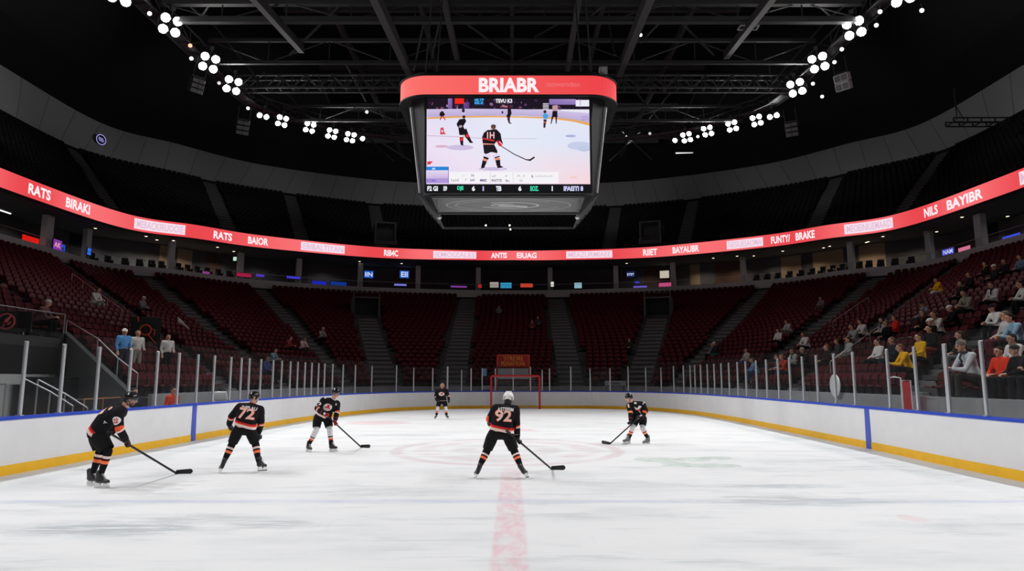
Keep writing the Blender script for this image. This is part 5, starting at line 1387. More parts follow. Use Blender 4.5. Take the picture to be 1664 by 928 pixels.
def skate(parent, ankle, toe, heel, bottom, boot_m, tag_=''):
    """boot, blade holder, steel and laces between a heel and a toe point at sole height"""
    d = nrmz(toe - heel); u = nrmz(ankle - (heel * 0.72 + toe * 0.28)); u = nrmz(u - d * u.dot(d)); s = d.cross(u)
    L = 0.285; h = heel
    P = lambda a, b, c: h + d * a + s * b + u * c
    boot = fuse([hull((P(0.035, 0, 0.06), 0.042), (P(0.06, 0, 0.05), 0.044), (P(0.15, 0, 0.045), 0.040)), hull((P(0.15, 0, 0.042), 0.042), (P(0.245, 0.004, 0.035), 0.036), (P(0.22, 0, 0.034), 0.044)),
                 hull((P(0.045, 0, 0.09), 0.046), (P(0.075, 0, 0.09), 0.046), (P(0.04, 0, 0.20), 0.052), (P(0.085, 0, 0.205), 0.052)), hull((P(0.09, 0, 0.13), 0.040), (P(0.15, 0, 0.075), 0.038)),
                 hull((P(0.11, 0, 0.215), 0.030), (P(0.10, 0, 0.15), 0.035)), hull((P(0.005, 0, 0.21), 0.020), (P(0.02, 0, 0.16), 0.024))], 0.010, 2, 'skate_boot')
    boot.materials.append(boot_m); b = link('skate_boot', boot, parent)
    mb = MB()
    for f in range(5):
        c_ = P(0.105 + 0.022 * f, 0, 0.185 - 0.028 * f); mb.cyl(c_ - s * 0.038 + u * 0.004, c_ + s * 0.038 + u * 0.012, 0.006, n=6)
        mb.cyl(c_ - s * 0.034, c_ + s * 0.034 + u * 0.02 + d * 0.012, 0.005, n=6)
    mb.obj('laces', M['lace'], b)
    mb = MB()
    for x0, x1 in ((0.015, 0.10), (0.165, 0.265)):
        mb.add([P(x0, -0.030, 0.012), P(x1, -0.030, 0.012), P(x1, 0.030, 0.012), P(x0, 0.030, 0.012), P(x0 - 0.01, -0.012, -0.035), P(x1 + 0.01, -0.012, -0.035), P(x1 + 0.01, 0.012, -0.035), P(x0 - 0.01, 0.012, -0.035)],
               [(0, 3, 2, 1), (4, 5, 6, 7), (0, 1, 5, 4), (1, 2, 6, 5), (2, 3, 7, 6), (3, 0, 4, 7)])
    mb.add([P(-0.005, -0.011, -0.030), P(0.285, -0.011, -0.030), P(0.285, 0.011, -0.030), P(-0.005, 0.011, -0.030), P(0.0, -0.010, -0.052), P(0.28, -0.010, -0.052), P(0.28, 0.010, -0.052), P(0.0, 0.010, -0.052)],
           [(0, 3, 2, 1), (4, 5, 6, 7), (0, 1, 5, 4), (1, 2, 6, 5), (2, 3, 7, 6), (3, 0, 4, 7)])
    mb.obj('blade_holder', M['holder'], b)
    st = MB(); pr = [(-0.008, -0.05), (0.29, -0.05), (0.292, -0.062), (0.265, -0.078), (0.02, -0.078), (-0.012, -0.066)]
    st.add([P(a, -0.0035, c) for a, c in pr] + [P(a, 0.0035, c) for a, c in pr], [tuple(range(6)), tuple(range(6, 12))[::-1]] + [(i, (i + 1) % 6, 6 + (i + 1) % 6, 6 + i) for i in range(6)])
    st.obj('blade', M['steel'], b)

def helmet(parent, P, f, u, s, m, r=1.0, visor=False, cage=False, name='helmet', cap=False):
    R3 = Matrix((s, f, u)).transposed(); c = P(0, -0.006, 0.038)
    mb = MB(); mb.ell(c, (0.108 * r, 0.128 * r, 0.112 * r), 20, 14, R3)
    me = mb.mesh(name, m, True); cut(me, [(P(0, 0, 0.018), (u * 1.0 + f * 0.12))])
    o = link(name, me, parent); so = o.modifiers.new('thick', 'SOLIDIFY'); so.thickness = 0.012; so.offset = -1
    if not cap:
        mb = MB(); mb.add(*hull((P(0.0, -0.11, 0.03), 0.03 * r), (P(0.05, -0.085, -0.01), 0.025 * r), (P(-0.05, -0.085, -0.01), 0.025 * r))); 
        for sx in (-1, 1): mb.add(*hull((P(0.098 * sx, -0.02, 0.02), 0.016 * r), (P(0.094 * sx, -0.03, -0.03), 0.014 * r), (P(0.098 * sx, 0.02, 0.02), 0.012 * r)))
        mb.obj('ear_guard', m, o, True)
        mb = MB()
        for sx in (-0.045, 0.0, 0.045): mb.add(*hull((P(sx, 0.06, 0.125), 0.012 * r), (P(sx * 0.9, -0.07, 0.13), 0.012 * r), (P(sx, -0.01, 0.143), 0.012 * r)))
        mb.obj('vent_ridge', m, o, True)
        mb = MB(); mb.tube([P(0.088, 0.0, -0.01), P(0.07, 0.04, -0.075), P(0, 0.058, -0.112), P(-0.07, 0.04, -0.075), P(-0.088, 0, -0.01)], 0.006, 6); mb.obj('chin_strap', M['black'], o)
    if visor:
        mb = MB(); rows = []
        for zz, rr in ((0.03, 0.128), (-0.045, 0.134)):
            rows.append([P(0.108 * math.sin(a), rr * math.cos(a) - 0.004, zz) for a in [(-1.25 + 2.5 * i / 12) for i in range(13)]])
        mb.grid(rows); vo = mb.obj('visor', M['visor'], o, True); so = vo.modifiers.new('thick', 'SOLIDIFY'); so.thickness = 0.003
    return o

def player(label, J, face, up, opt):
    """J: dict of world-space joints; opt: materials, marks"""
    base = Vector((J['pelvis'].x, J['pelvis'].y, 0))
    root = thing('person', label, 'person', base, 0, 'hockey players on the ice')
    J = {k: v - base for k, v in J.items()}
    k = opt.get('k', 1.0)
    neck, chest, mid, pel = J['neck'], J['chest'], J['mid'], J['pelvis']
    sl, sr, hl, hr = J['sl'], J['sr'], J['hl'], J['hr']
    # ---- body: one continuous skin surface
    hp, P, f, u, s = head_prims(J['head'], face, up, 1.0)
    pr = list(hp) + [hull((J['head'] + (neck - J['head']) * 0.35 - f * 0.015, 0.056), (neck, 0.062)), hull((neck, 0.06), (chest, 0.10)), hull((sl, 0.06), (sr, 0.06), (mid, 0.12)), hull((mid, 0.12), (hl, 0.09), (hr, 0.09))]
    for a in ('l', 'r'):
        pr += [hull((J['s' + a], 0.055), (J['e' + a], 0.042)), hull((J['e' + a], 0.042), (J['w' + a], 0.030)), hull((J['h' + a], 0.085), (J['k' + a], 0.055)), hull((J['k' + a], 0.055), (J['a' + a], 0.038))]
    body = fuse(pr, 0.009, 2, 'body'); vcolor(body, face_color(P, opt.get('skin', SKIN), beard=opt.get('beard'))); body.materials.append(M['skin']); link('body', body, root)
    # ---- jersey
    hem_c = pel + (mid - pel) * opt.get('hem', -0.10)
    shd = nrmz(sr - sl); spine = nrmz(mid - pel); fwd = nrmz(shd.cross(spine)) ; 
    if fwd.dot(f) < 0: fwd = -fwd
    W = opt.get('w', 1.0)
    back = -fwd
    pr = [hull((sl, 0.085 * W), (sr, 0.085 * W), (chest + back * 0.02, 0.135 * W), (chest + fwd * 0.05, 0.10)), hull((chest, 0.135 * W), (sl.lerp(chest, 0.25), 0.11 * W), (sr.lerp(chest, 0.25), 0.11 * W), (mid + shd * 0.08, 0.135 * W), (mid - shd * 0.08, 0.135 * W)),
          hull((mid + shd * 0.08, 0.138 * W), (mid - shd * 0.08, 0.138 * W), (hl + (mid - pel) * 0.15, 0.125 * W), (hr + (mid - pel) * 0.15, 0.125 * W)), hull((hl + (mid - pel) * 0.15, 0.127 * W), (hr + (mid - pel) * 0.15, 0.127 * W), (hl - spine * 0.10, 0.135 * W), (hr - spine * 0.10, 0.135 * W)),
          hull((neck - (neck - chest) * 0.1, 0.068), (chest.lerp(neck, 0.5), 0.10))]
    for a in ('l', 'r'):
        S0, E0, W0 = J['s' + a], J['e' + a], J['w' + a]
        pr += [hull((S0, 0.105), (S0.lerp(E0, 0.35), 0.098)), hull((S0, 0.10), (E0, 0.078)), hull((E0, 0.078), (W0 + (E0 - W0) * -0.12, 0.066))]
    jm = fuse(pr, 0.014, 3, 'jersey')
    def torso_d(co):
        return min(seg_t(co, pel - spine * 0.15, chest)[1] - 0.15, min(seg_t(co, J['h' + a] - spine * 0.12, J['s' + a].lerp(J['h' + a], 0.35))[1] for a in ('l', 'r')) - 0.13)
    def torso_near(co):
        dt = torso_d(co)
        return all(min(seg_t(co, J['s' + a], J['e' + a])[1], seg_t(co, J['e' + a], J['w' + a])[1]) - 0.075 > dt for a in ('l', 'r'))
    local_cut(jm, hem_c, spine, torso_near)
    # sleeves keep their own ends: only cut past the wrists when the hand is not below the hem
    def jat(co):
        tt, dt = 0, 9; best = None
        ht = (co - hem_c).dot(spine); dT = 9
        dT = torso_d(co)
        arm = 9; av = 0
        for a in ('l', 'r'):
            S0, E0, W0 = J['s' + a], J['e' + a], J['w' + a]
            q1, a1 = seg_t(co, S0, E0); q2, a2 = seg_t(co, E0, W0)
            dd = min(a1, a2) - 0.075
            if dd < arm:
                arm = dd; L2 = (W0 - E0).length
                av = (1 - q2) * L2 if a2 <= a1 + 0.02 else L2 + 0.2
                if q2 >= 1: av = 0
        if arm < dT: return 1.0 - min(max(av - 0.04, 0), 0.30)
        return min(max(ht, 0.0), 0.45)
    vattr(jm, 'band', jat); jm.materials.append(M[opt.get('jersey', 'jersey')]); jo = link('jersey', jm, root)
    col = MB(); cn = neck - (neck - chest) * 0.02; ax = nrmz(neck - chest); c1 = nrmz(ax.cross(Vector((1, 0.2, 0)))); c2 = ax.cross(c1)
    col.tube([cn + c1 * 0.072 * math.cos(2 * PI * i / 14) + c2 * 0.072 * math.sin(2 * PI * i / 14) for i in range(15)], 0.013, 6); col.obj('collar', opt.get('collar', M['black']), jo, True)
    bv = BVHTree.FromPolygons([v.co for v in jm.vertices], [tuple(p.vertices) for p in jm.polygons])
    for txt, org, ex, nr, w, h, mm, nm in opt.get('marks', lambda *a: [])(J, fwd, shd, spine, neck, chest, mid, pel):
        nr = nrmz(nr); ex = nrmz(Vector(ex) - nr * Vector(ex).dot(nr)); ey = nr.cross(ex)
        if txt.startswith('@'):
            if txt == '@ring':
                n_ = 24; vs = [Vector((r_ * math.cos(2 * PI * i / n_), r_ * math.sin(2 * PI * i / n_) * h / w)) for r_ in (w / 2, w / 2 * 0.74) for i in range(n_)]; fs = [(i, (i + 1) % n_, n_ + (i + 1) % n_, n_ + i) for i in range(n_)]
            elif txt == '@disc':
                n_ = 24; vs = [Vector((0, 0))] + [Vector((w / 2 * math.cos(2 * PI * i / n_), h / 2 * math.sin(2 * PI * i / n_))) for i in range(n_)]; fs = [(0, 1 + i, 1 + (i + 1) % n_) for i in range(n_)]
            elif txt == '@wing':
                vs = [Vector((x * w, y * h)) for x, y in ((-0.5, 0.3), (-0.1, 0.12), (0.1, 0.5), (0.5, 0.42), (0.2, 0.1), (0.38, -0.5), (0.0, -0.15), (-0.3, -0.05))]; fs = [(0, 1, 7), (1, 2, 4), (2, 3, 4), (1, 4, 6), (4, 5, 6), (1, 6, 7)]
            lift = 0.005 if mm != 'logo_red' else 0.008
        else:
            vs0, fs, tw, th = text_mesh(txt, 0.03); vs = [Vector(((v.x / tw - 0.5) * w, (v.y / th - 0.5) * h)) for v in vs0]; lift = 0.008
        decal(vs, fs, bv, org, ex, ey, nr, M[mm], jo, nm, lift + (0.003 if mm == 'num' else 0))
    # ---- pants
    kf = opt.get('knee_f', 0.86)
    pr = [hull((hl + spine * 0.03, 0.098 * W), (hr + spine * 0.03, 0.098 * W), (hl - spine * 0.03, 0.11 * W), (hr - spine * 0.03, 0.11 * W))]
    cuts = []
    for a in ('l', 'r'):
        H, K = J['h' + a], J['k' + a]; E = H.lerp(K, kf + 0.12)
        pr += [hull((H, 0.112 * W), (H.lerp(K, 0.3), 0.128 * W), (H.lerp(K, 0.5), 0.124 * W)), hull((H.lerp(K, 0.5), 0.122 * W), (E, 0.105 * W))]
    pm = fuse(pr, 0.014, 3, 'pants')
    for a in ('l', 'r'):                                # flat leg openings
        H, K = J['h' + a], J['k' + a]; d = nrmz(K - H)
        local_cut(pm, H.lerp(K, kf), -d, lambda co: seg_t(co, H, K + d * 0.2)[1] < 0.2)
    pm.materials.append(M['pants']); link('hockey_pants', pm, root)
    # ---- socks, skates, gloves
    for a in ('l', 'r'):
        H, K, A = J['h' + a], J['k' + a], J['a' + a]
        d = nrmz(A - K); kn = nrmz(K - H)
        sm = fuse([hull((H.lerp(K, 0.72), 0.085), (K, 0.082)), hull((K, 0.084), (K.lerp(A, 0.35), 0.078)), hull((K.lerp(A, 0.35), 0.078), (A + (K - A) * 0.04, 0.052))], 0.011, 2, 'sock')
        vattr(sm, 'band', lambda co: max(0, min(1, (co - K).dot(d) / (A - K).length * 0.9 + 0.1)) if (co - K).dot(d) > -0.02 else 0)
        sm.materials.append(M[opt.get('sock', 'sock')]); link('sock', sm, root)
        skate(root, A, J['t' + a], J['q' + a], None, M[opt.get('boot', 'boot')])
        gm = fuse(glove_prims(J['w' + a], J['g' + a], J.get('axis', Vector((0, 0, 1))), opt.get('thumb', (0, 1, 0))), 0.0075, 2, 'glove'); gm.materials.append(M[opt.get('glove_' + a, opt.get('glove', 'glove_black'))]); go = link('glove', gm, root)
        mb = MB(); W0, G0 = J['w' + a], J['g' + a]; d2 = nrmz(G0 - W0); x_ = nrmz(d2.cross(Vector((0.3, 0.2, 1)))); y_ = d2.cross(x_)
        mb.tube([W0 - d2 * 0.01 + x_ * 0.061 * math.cos(2 * PI * i / 12) + y_ * 0.061 * math.sin(2 * PI * i / 12) for i in range(13)], 0.008, 6); mb.obj('cuff_band', opt.get('cuff', M['glove_black']), go, True)
    helmet(root, P, f, u, s, M[opt.get('helmet', 'helmet_black')], 1.0, visor=opt.get('visor', False), cap=opt.get('cap', False))
    if opt.get('hair'):
        mb = MB(); mb.add(*hull((P(0, -0.06, -0.02), 0.07), (P(0, -0.05, -0.085), 0.05))); mb.obj('hair', M['hair'], root, True)
    if opt.get('neckcloth'):
        mb = MB(); mb.add(*hull((P(0, -0.045, -0.03), 0.072), (neck + ax * 0.0, 0.075))); mb.obj('neck_guard', M['black'], root, True)
    return root

def stick(label, top, heel, tip, tape_m='tape_white', tape=0.16):
    """hockey stick from its butt end to the blade's heel and tip"""
    top, heel, tip = Vector(top), Vector(heel), Vector(tip); base = Vector((heel.x, heel.y, 0))
    o = thing('hockey_stick', label, 'hockey stick', base, 0, 'hockey sticks')
    top, heel, tip = top - base, heel - base, tip - base
    d = nrmz(heel - top); bd = nrmz(tip - heel); n_ = nrmz(d.cross(bd))
    mb = MB(); mb.bar(top, heel - d * 0.03, 0.038, 0.028, up=bd); bevel(mb.obj('shaft', M['stick'], o), 0.004, 1)
    mb = MB(); mb.bar(top - d * 0.012, top + d * tape, 0.043, 0.033, up=bd); mb.obj('grip_tape', M[tape_m], o)
    # blade: swept band with a curve and a round toe
    rows = []; L = (tip - heel).length; up_ = nrmz(Vector((0, 0, 1)) - bd * bd.z); n_ = nrmz(bd.cross(up_))
    for i in range(11):
        t = i / 10; c = heel - bd * 0.03 + bd * (L + 0.03) * t + n_ * (0.035 * t * t); h = 0.040 + 0.014 * t
        if t > 0.85: h *= math.sqrt(max(0.05, 1 - ((t - 0.85) / 0.16) ** 2))
        lift = up_ * (0.042 + 0.012 * t)
        rows.append([c + lift + up_ * h + n_ * 0.005, c + lift + up_ * h - n_ * 0.005, c + lift - up_ * h - n_ * 0.006, c + lift - up_ * h + n_ * 0.006])
    mb = MB(); mb.grid(rows, closed_u=True); mb.f.append((0, 1, 2, 3)); mb.m.append(0); mb.c.append(None); mb.f.append((40, 43, 42, 41)); mb.m.append(0); mb.c.append(None)
    mb.add(*hull((heel - d * 0.10, 0.013), (heel + up_ * 0.03, 0.013), (heel - bd * 0.01 + up_ * 0.05, 0.014)))
    mb.obj('blade', M['stick'], o)
    return o

def build_players():
    def mk(ox, oy, sc, Y0):
        return lambda x, y, dy=0.0: at_y(ox + x / sc, oy + y / sc, Y0 + dy)
    # ---------- 1: left, side view, bent over the stick, looking right
    Y0 = at_z(163, 792, 0).y; j = mk(120, 620, 5.157, Y0)
    J = dict(head=j(478, 150), neck=j(418, 212), chest=j(372, 252), mid=j(275, 312), pelvis=j(180, 408), sl=j(385, 245, 0.20), sr=j(365, 265, -0.19), el=j(365, 380, 0.27), er=j(385, 405, -0.24), wl=j(325, 415, 0.12), gl=j(292, 428, 0.05), wr=j(425, 470, -0.16), gr=j(455, 512, -0.08),
             hl=j(182, 420, 0.12), hr=j(184, 425, -0.12), kl=j(225, 575, 0.16), kr=j(285, 585, -0.14), al=j(160, 765, 0.14), ar=j(228, 775, -0.12), ql=j(112, 838, 0.16), tl=j(215, 838, 0.12), qr=j(178, 857, -0.14), tr=j(322, 855, -0.16))
    J['axis'] = Vector((0.5, 0.8, -0.5))
    def marks(J, fwd, shd, spine, neck, chest, mid, pel):
        near = Vector((0, -1, 0)); o = J['sr'].lerp(J['er'], 0.45)
        up = nrmz(chest - mid); bk = nrmz(up.cross(Vector((0, 1, 0))))
        if bk.z < 0: bk = -bk
        return [('@disc', o, (1, 0, 0.1), near, 0.155, 0.155, 'letter', 'sleeve_patch'), ('22', o + near * 0.0, (1, 0, 0.1), near, 0.085, 0.085, 'logo_red', 'sleeve_number'), ('1', chest.lerp(mid, 0.62) + bk * 0.02, (0.6, -0.5, 0.45), near * 0.65 + bk * 0.75, 0.10, 0.24, 'num', 'back_number'),
                ('A', chest.lerp(mid, 0.75) + near * 0.05 - bk * 0.10, (1, 0, 0.2), near, 0.06, 0.05, 'letter', 'small_mark'), ('@disc', J['sr'] + bk * 0.1 - Vector((0.08, 0, 0)), (1, 0, 0.3), near * 0.5 + bk * 0.8, 0.09, 0.09, 'num', 'shoulder_patch')]
    player('hockey player nearest the left boards, bent forward in profile with a black helmet and visor', J, (1, -0.02, -0.16), (0.16, 0, 1), dict(marks=marks, visor=True, helmet='helmet_black', glove_r='glove_dark_red', glove_l='glove_black', collar=M['glove_red'], cuff=M['glove_dark_red'], hair=True, skin=S(215, 160, 140), beard=S(120, 80, 62), thumb=(0, 0.4, -1), knee_f=0.93, sock='sock', W=1.05, hem=-0.05, w=1.22))
    hl_ = at_z(120 + 868 / 5.157, 620 + 775 / 5.157, 0.0); tp_ = at_z(313.5, 769.5, 0.0)
    g2 = j(292, 428, 0.05)
    stick('black hockey stick held by the player nearest the left boards', g2 + (g2 - hl_).normalized() * 0.08, hl_, tp_)
    # ---------- 2: number 72, back view
    Y0 = at_z(388, 769, 0).y; j = mk(340, 630, 6.4, Y0)
    J = dict(head=j(466, 108, 0.05), neck=j(452, 170, 0.04), chest=j(425, 220, 0.0), mid=j(385, 315, -0.02), pelvis=j(362, 395, 0.0), sl=j(322, 205, 0.02), sr=j(525, 232, 0.06), el=j(232, 300, 0.08), er=j(540, 350, 0.10), wl=j(212, 368, 0.20), gl=j(214, 408, 0.24), wr=j(522, 440, 0.20), gr=j(515, 500, 0.26),
             hl=j(305, 430, 0), hr=j(425, 430, 0), kl=j(236, 590, 0.10), kr=j(482, 588, 0.10), al=j(155, 765, 0.0), ar=j(512, 770, 0.0), ql=j(128, 850, -0.10), tl=j(105, 846, 0.17), qr=j(505, 832, -0.06), tr=j(575, 828, 0.14))
    J['axis'] = Vector((0, 0.3, -1))
    nb = lambda num, nm, dx=0.0, sk=0.0: (lambda J, fwd, shd, spine, neck, chest, mid, pel: [(num, chest.lerp(mid, 0.50) + shd * dx, shd, -fwd + spine * 0.15, 0.36, 0.25, 'numr', 'number_edge'), (num, chest.lerp(mid, 0.50) + shd * dx, shd, -fwd + spine * 0.15, 0.335, 0.232, 'num', 'back_number'), (nm, chest.lerp(mid, -0.03) + shd * dx, shd, -fwd + spine * 0.3, 0.33, 0.075, 'letter', 'name_lettering')])
    player('hockey player number 72 seen from behind, left of the middle, skates apart', J, (0.45, 0.85, -0.15), (0, 0, 1), dict(marks=nb('72', 'SHIPLAU'), helmet='helmet_black', collar=M['glove_red'], visor=False, cuff=M['glove_black'], sock='sock', hem=-0.05))
    # ---------- 3: facing, moving right with the stick on the ice
    Y0 = at_z(521, 735, 0).y; j = mk(480, 620, 7.42, Y0)
    J = dict(head=j(488, 138, -0.06), neck=j(462, 205, -0.02), chest=j(428, 255, 0.0), mid=j(368, 335, 0.02), pelvis=j(325, 405, 0.04), sr=j(340, 232, -0.02), sl=j(498, 268, 0.10), er=j(262, 325, -0.08), el=j(500, 380, 0.06), wr=j(325, 375, -0.20), gr=j(372, 405, -0.24), wl=j(485, 448, -0.04), gl=j(478, 500, -0.10),
             hr=j(272, 425, 0.02), hl=j(378, 425, 0.08), kr=j(250, 590, -0.10), kl=j(415, 582, 0.0), ar=j(165, 755, 0.06), al=j(432, 760, 0.06), qr=j(132, 815, 0.10), tr=j(195, 828, -0.10), ql=j(410, 818, 0.08), tl=j(510, 812, -0.04))
    J['axis'] = Vector((0.6, 0.2, -0.7))
    def marks(J, fwd, shd, spine, neck, chest, mid, pel):
        o = chest.lerp(mid, 0.55); fr = fwd + Vector((0, -0.6, 0))
        return [('@disc', o, (1, 0, 0.1), fr, 0.24, 0.21, 'letter', 'chest_emblem'), ('@wing', o, (1, 0, 0.1), fr, 0.19, 0.15, 'logo_red', 'chest_emblem_mark'), ('15', J['sr'].lerp(J['er'], 0.5), (1, 0, 0.5), Vector((-0.5, -1, 0.5)), 0.15, 0.13, 'letter', 'sleeve_number'), ('@disc', J['sr'] + Vector((0.06, 0, 0.06)), (1, 0, 0.3), Vector((0, -1, 0.8)), 0.08, 0.08, 'letter', 'shoulder_patch'), ('A', J['sl'] + Vector((-0.02, 0, -0.05)), (1, 0, 0), Vector((0.3, -1, 0.3)), 0.05, 0.06, 'letter', 'captain_letter')]
    player('hockey player facing the camera left of the middle, with red gloves and a black helmet', J, (0.75, -0.62, -0.15), (0, 0, 1), dict(marks=marks, visor=True, glove='glove_red', sock='sock_white', collar=M['letter'], cuff=M['glove_red'], skin=S(215, 160, 140), knee_f=0.80, hem=-0.12))
    hl_ = at_z(480 + 800 / 7.42, 620 + 798 / 7.42, 0); tp_ = at_z(602.5, 728.0, 0); g2 = j(372, 405, -0.24)
    stick('black hockey stick held by the player with red gloves', g2 + (g2 - hl_).normalized() * 0.1, hl_, tp_)
    # ---------- 4: far player standing before the end boards
    Y0 = at_z(717, 681.5, 0).y; j = mk(690, 610, 11.6, Y0)
    J = dict(head=j(332, 205, -0.06), neck=j(330, 258, -0.02), chest=j(325, 300, 0.0), mid=j(322, 385, 0.02), pelvis=j(322, 470, 0.04), sr=j(232, 290), sl=j(412, 290), er=j(205, 405, 0.0), el=j(450, 400, 0.0), wr=j(228, 465, -0.14), gr=j(262, 485, -0.2), wl=j(455, 460, -0.10), gl=j(450, 492, -0.16),
             hr=j(275, 490), hl=j(375, 490), kr=j(248, 620, -0.1), kl=j(400, 620, -0.1), ar=j(222, 745), al=j(415, 745), qr=j(212, 800, 0.12), tr=j(190, 800, -0.14), ql=j(418, 795, 0.12), tl=j(452, 795, -0.12))
    J['axis'] = Vector((1, 0.2, -0.5))
    player('distant hockey player standing facing the camera left of the net', J, (0, -1, -0.25), (0, 0, 1), dict(marks=lambda J, fwd, shd, spine, neck, chest, mid, pel: [('@disc', chest.lerp(mid, 0.65), (1, 0, 0), (0, -1, 0.1), 0.30, 0.19, 'letter', 'chest_emblem'), ('@wing', chest.lerp(mid, 0.65), (1, 0, 0), (0, -1, 0.1), 0.26, 0.14, 'logo_red', 'chest_emblem_mark')],
           jersey='jersey_plain', sock='sock_white_red', helmet='helmet_tan', glove='glove_black', skin=S(214, 128, 104), beard=S(190, 80, 70), knee_f=0.80, hem=-0.12))
    # ---------- 5: number 92 in the middle, back view
    Y0 = at_z(812, 778, 0).y; j = mk(760, 630, 5.8, Y0)
    J = dict(head=j(384, 102, 0.06), neck=j(375, 165, 0.05), chest=j(360, 215, 0.0), mid=j(325, 315, -0.02), pelvis=j(308, 400, 0.0), sl=j(268, 200, 0.02), sr=j(447, 210, 0.04), el=j(205, 295, 0.06), er=j(462, 340, 0.06), wl=j(215, 340, 0.22), gl=j(240, 372, 0.30), wr=j(466, 440, 0.12), gr=j(476, 500, 0.14),
             hl=j(245, 428, 0), hr=j(372, 428, 0), kl=j(178, 600, 0.10), kr=j(440, 600, 0.10), al=j(112, 740, 0.0), ar=j(500, 742, 0.0), ql=j(88, 822, -0.12), tl=j(68, 818, 0.16), qr=j(535, 818, -0.12), tr=j(562, 812, 0.16))
    J['axis'] = Vector((0.5, 0.4, -0.7))
    player('hockey player number 92 seen from behind in the middle of the ice, white helmet', J, (0.12, 1, -0.1), (0.05, 0, 1), dict(marks=nb('92', 'ASTIFISM', -0.02), helmet='helmet_white', neckcloth=True, sock='sock', cuff=M['num'], hem=-0.05))
    hl_ = at_z(760 + 800 / 5.8, 630 + 775 / 5.8, 0); tp_ = at_z(918.5, 763.5, 0); g2 = j(476, 500, 0.14); g1 = j(240, 372, 0.30)
    dd = (g2 - hl_).normalized()
    stick('black hockey stick held by the player with the white helmet', g2 + dd * 0.5, hl_, tp_, 'black')
    # ---------- 6: right, facing left
    Y0 = at_z(1036, 722, 0).y; j = mk(960, 630, 8.84, Y0)
    J = dict(head=j(548, 150, -0.06), neck=j(592, 208, -0.02), chest=j(632, 255, 0.0), mid=j(675, 340, 0.02), pelvis=j(712, 420, 0.04), sr=j(555, 262, -0.02), sl=j(740, 240, 0.06), er=j(572, 370, -0.14), el=j(792, 335, -0.02), wr=j(570, 440, -0.20), gr=j(560, 500, -0.22), wl=j(735, 420, -0.20), gl=j(688, 432, -0.24),
             hr=j(655, 440, -0.04), hl=j(752, 435, 0.08), kr=j(600, 570, -0.14), kl=j(742, 575, 0.0), ar=j(552, 720, -0.04), al=j(812, 718, 0.04), qr=j(570, 770, 0.0), tr=j(462, 782, -0.10), ql=j(852, 790, 0.06), tl=j(742, 800, -0.06))
    J['axis'] = Vector((0.5, -0.2, 0.8))
    def marks(J, fwd, shd, spine, neck, chest, mid, pel):
        o = chest.lerp(mid, 0.62); fr = fwd + Vector((0, -0.7, 0))
        return [('@wing', o, (1, 0, -0.1), fr, 0.26, 0.24, 'letter', 'chest_emblem'), ('@disc', chest + Vector((0, 0, 0.02)), (1, 0, 0), Vector((0, -1, 0.5)), 0.09, 0.08, 'letter', 'chest_patch'), ('@wing', o + Vector((0.03, 0, -0.03)), (1, 0, -0.1), fr, 0.14, 0.12, 'logo_red', 'chest_emblem_mark'), ('7', J['sl'].lerp(J['el'], 0.1), (1, 0, -0.4), Vector((0.2, -1, 0.7)), 0.08, 0.12, 'letter', 'sleeve_number'), ('1', J['sr'].lerp(J['er'], 0.1), (1, 0, 0.2), Vector((-0.5, -1, 0.3)), 0.05, 0.12, 'num', 'shoulder_mark')]
    player('hockey player on the right facing left, orange striped black jersey and stick on the ice', J, (-0.92, -0.36, -0.2), (-0.1, 0, 1), dict(marks=marks, jersey='jersey_orange', sock='sock_white_red', boot='boot_grey', glove='glove_black', cuff=M['logo_red'], visor=False, skin=S(222, 170, 150), knee_f=0.78, hem=-0.12))
    hl_ = at_z(960 + 262 / 8.84, 630 + 818 / 8.84, 0); tp_ = at_z(976.5, 721.0, 0); g1 = j(688, 432, -0.24)
    stick('black hockey stick held by the right player facing left', g1 + (g1 - hl_).normalized() * 0.12, hl_, tp_)
build_players()
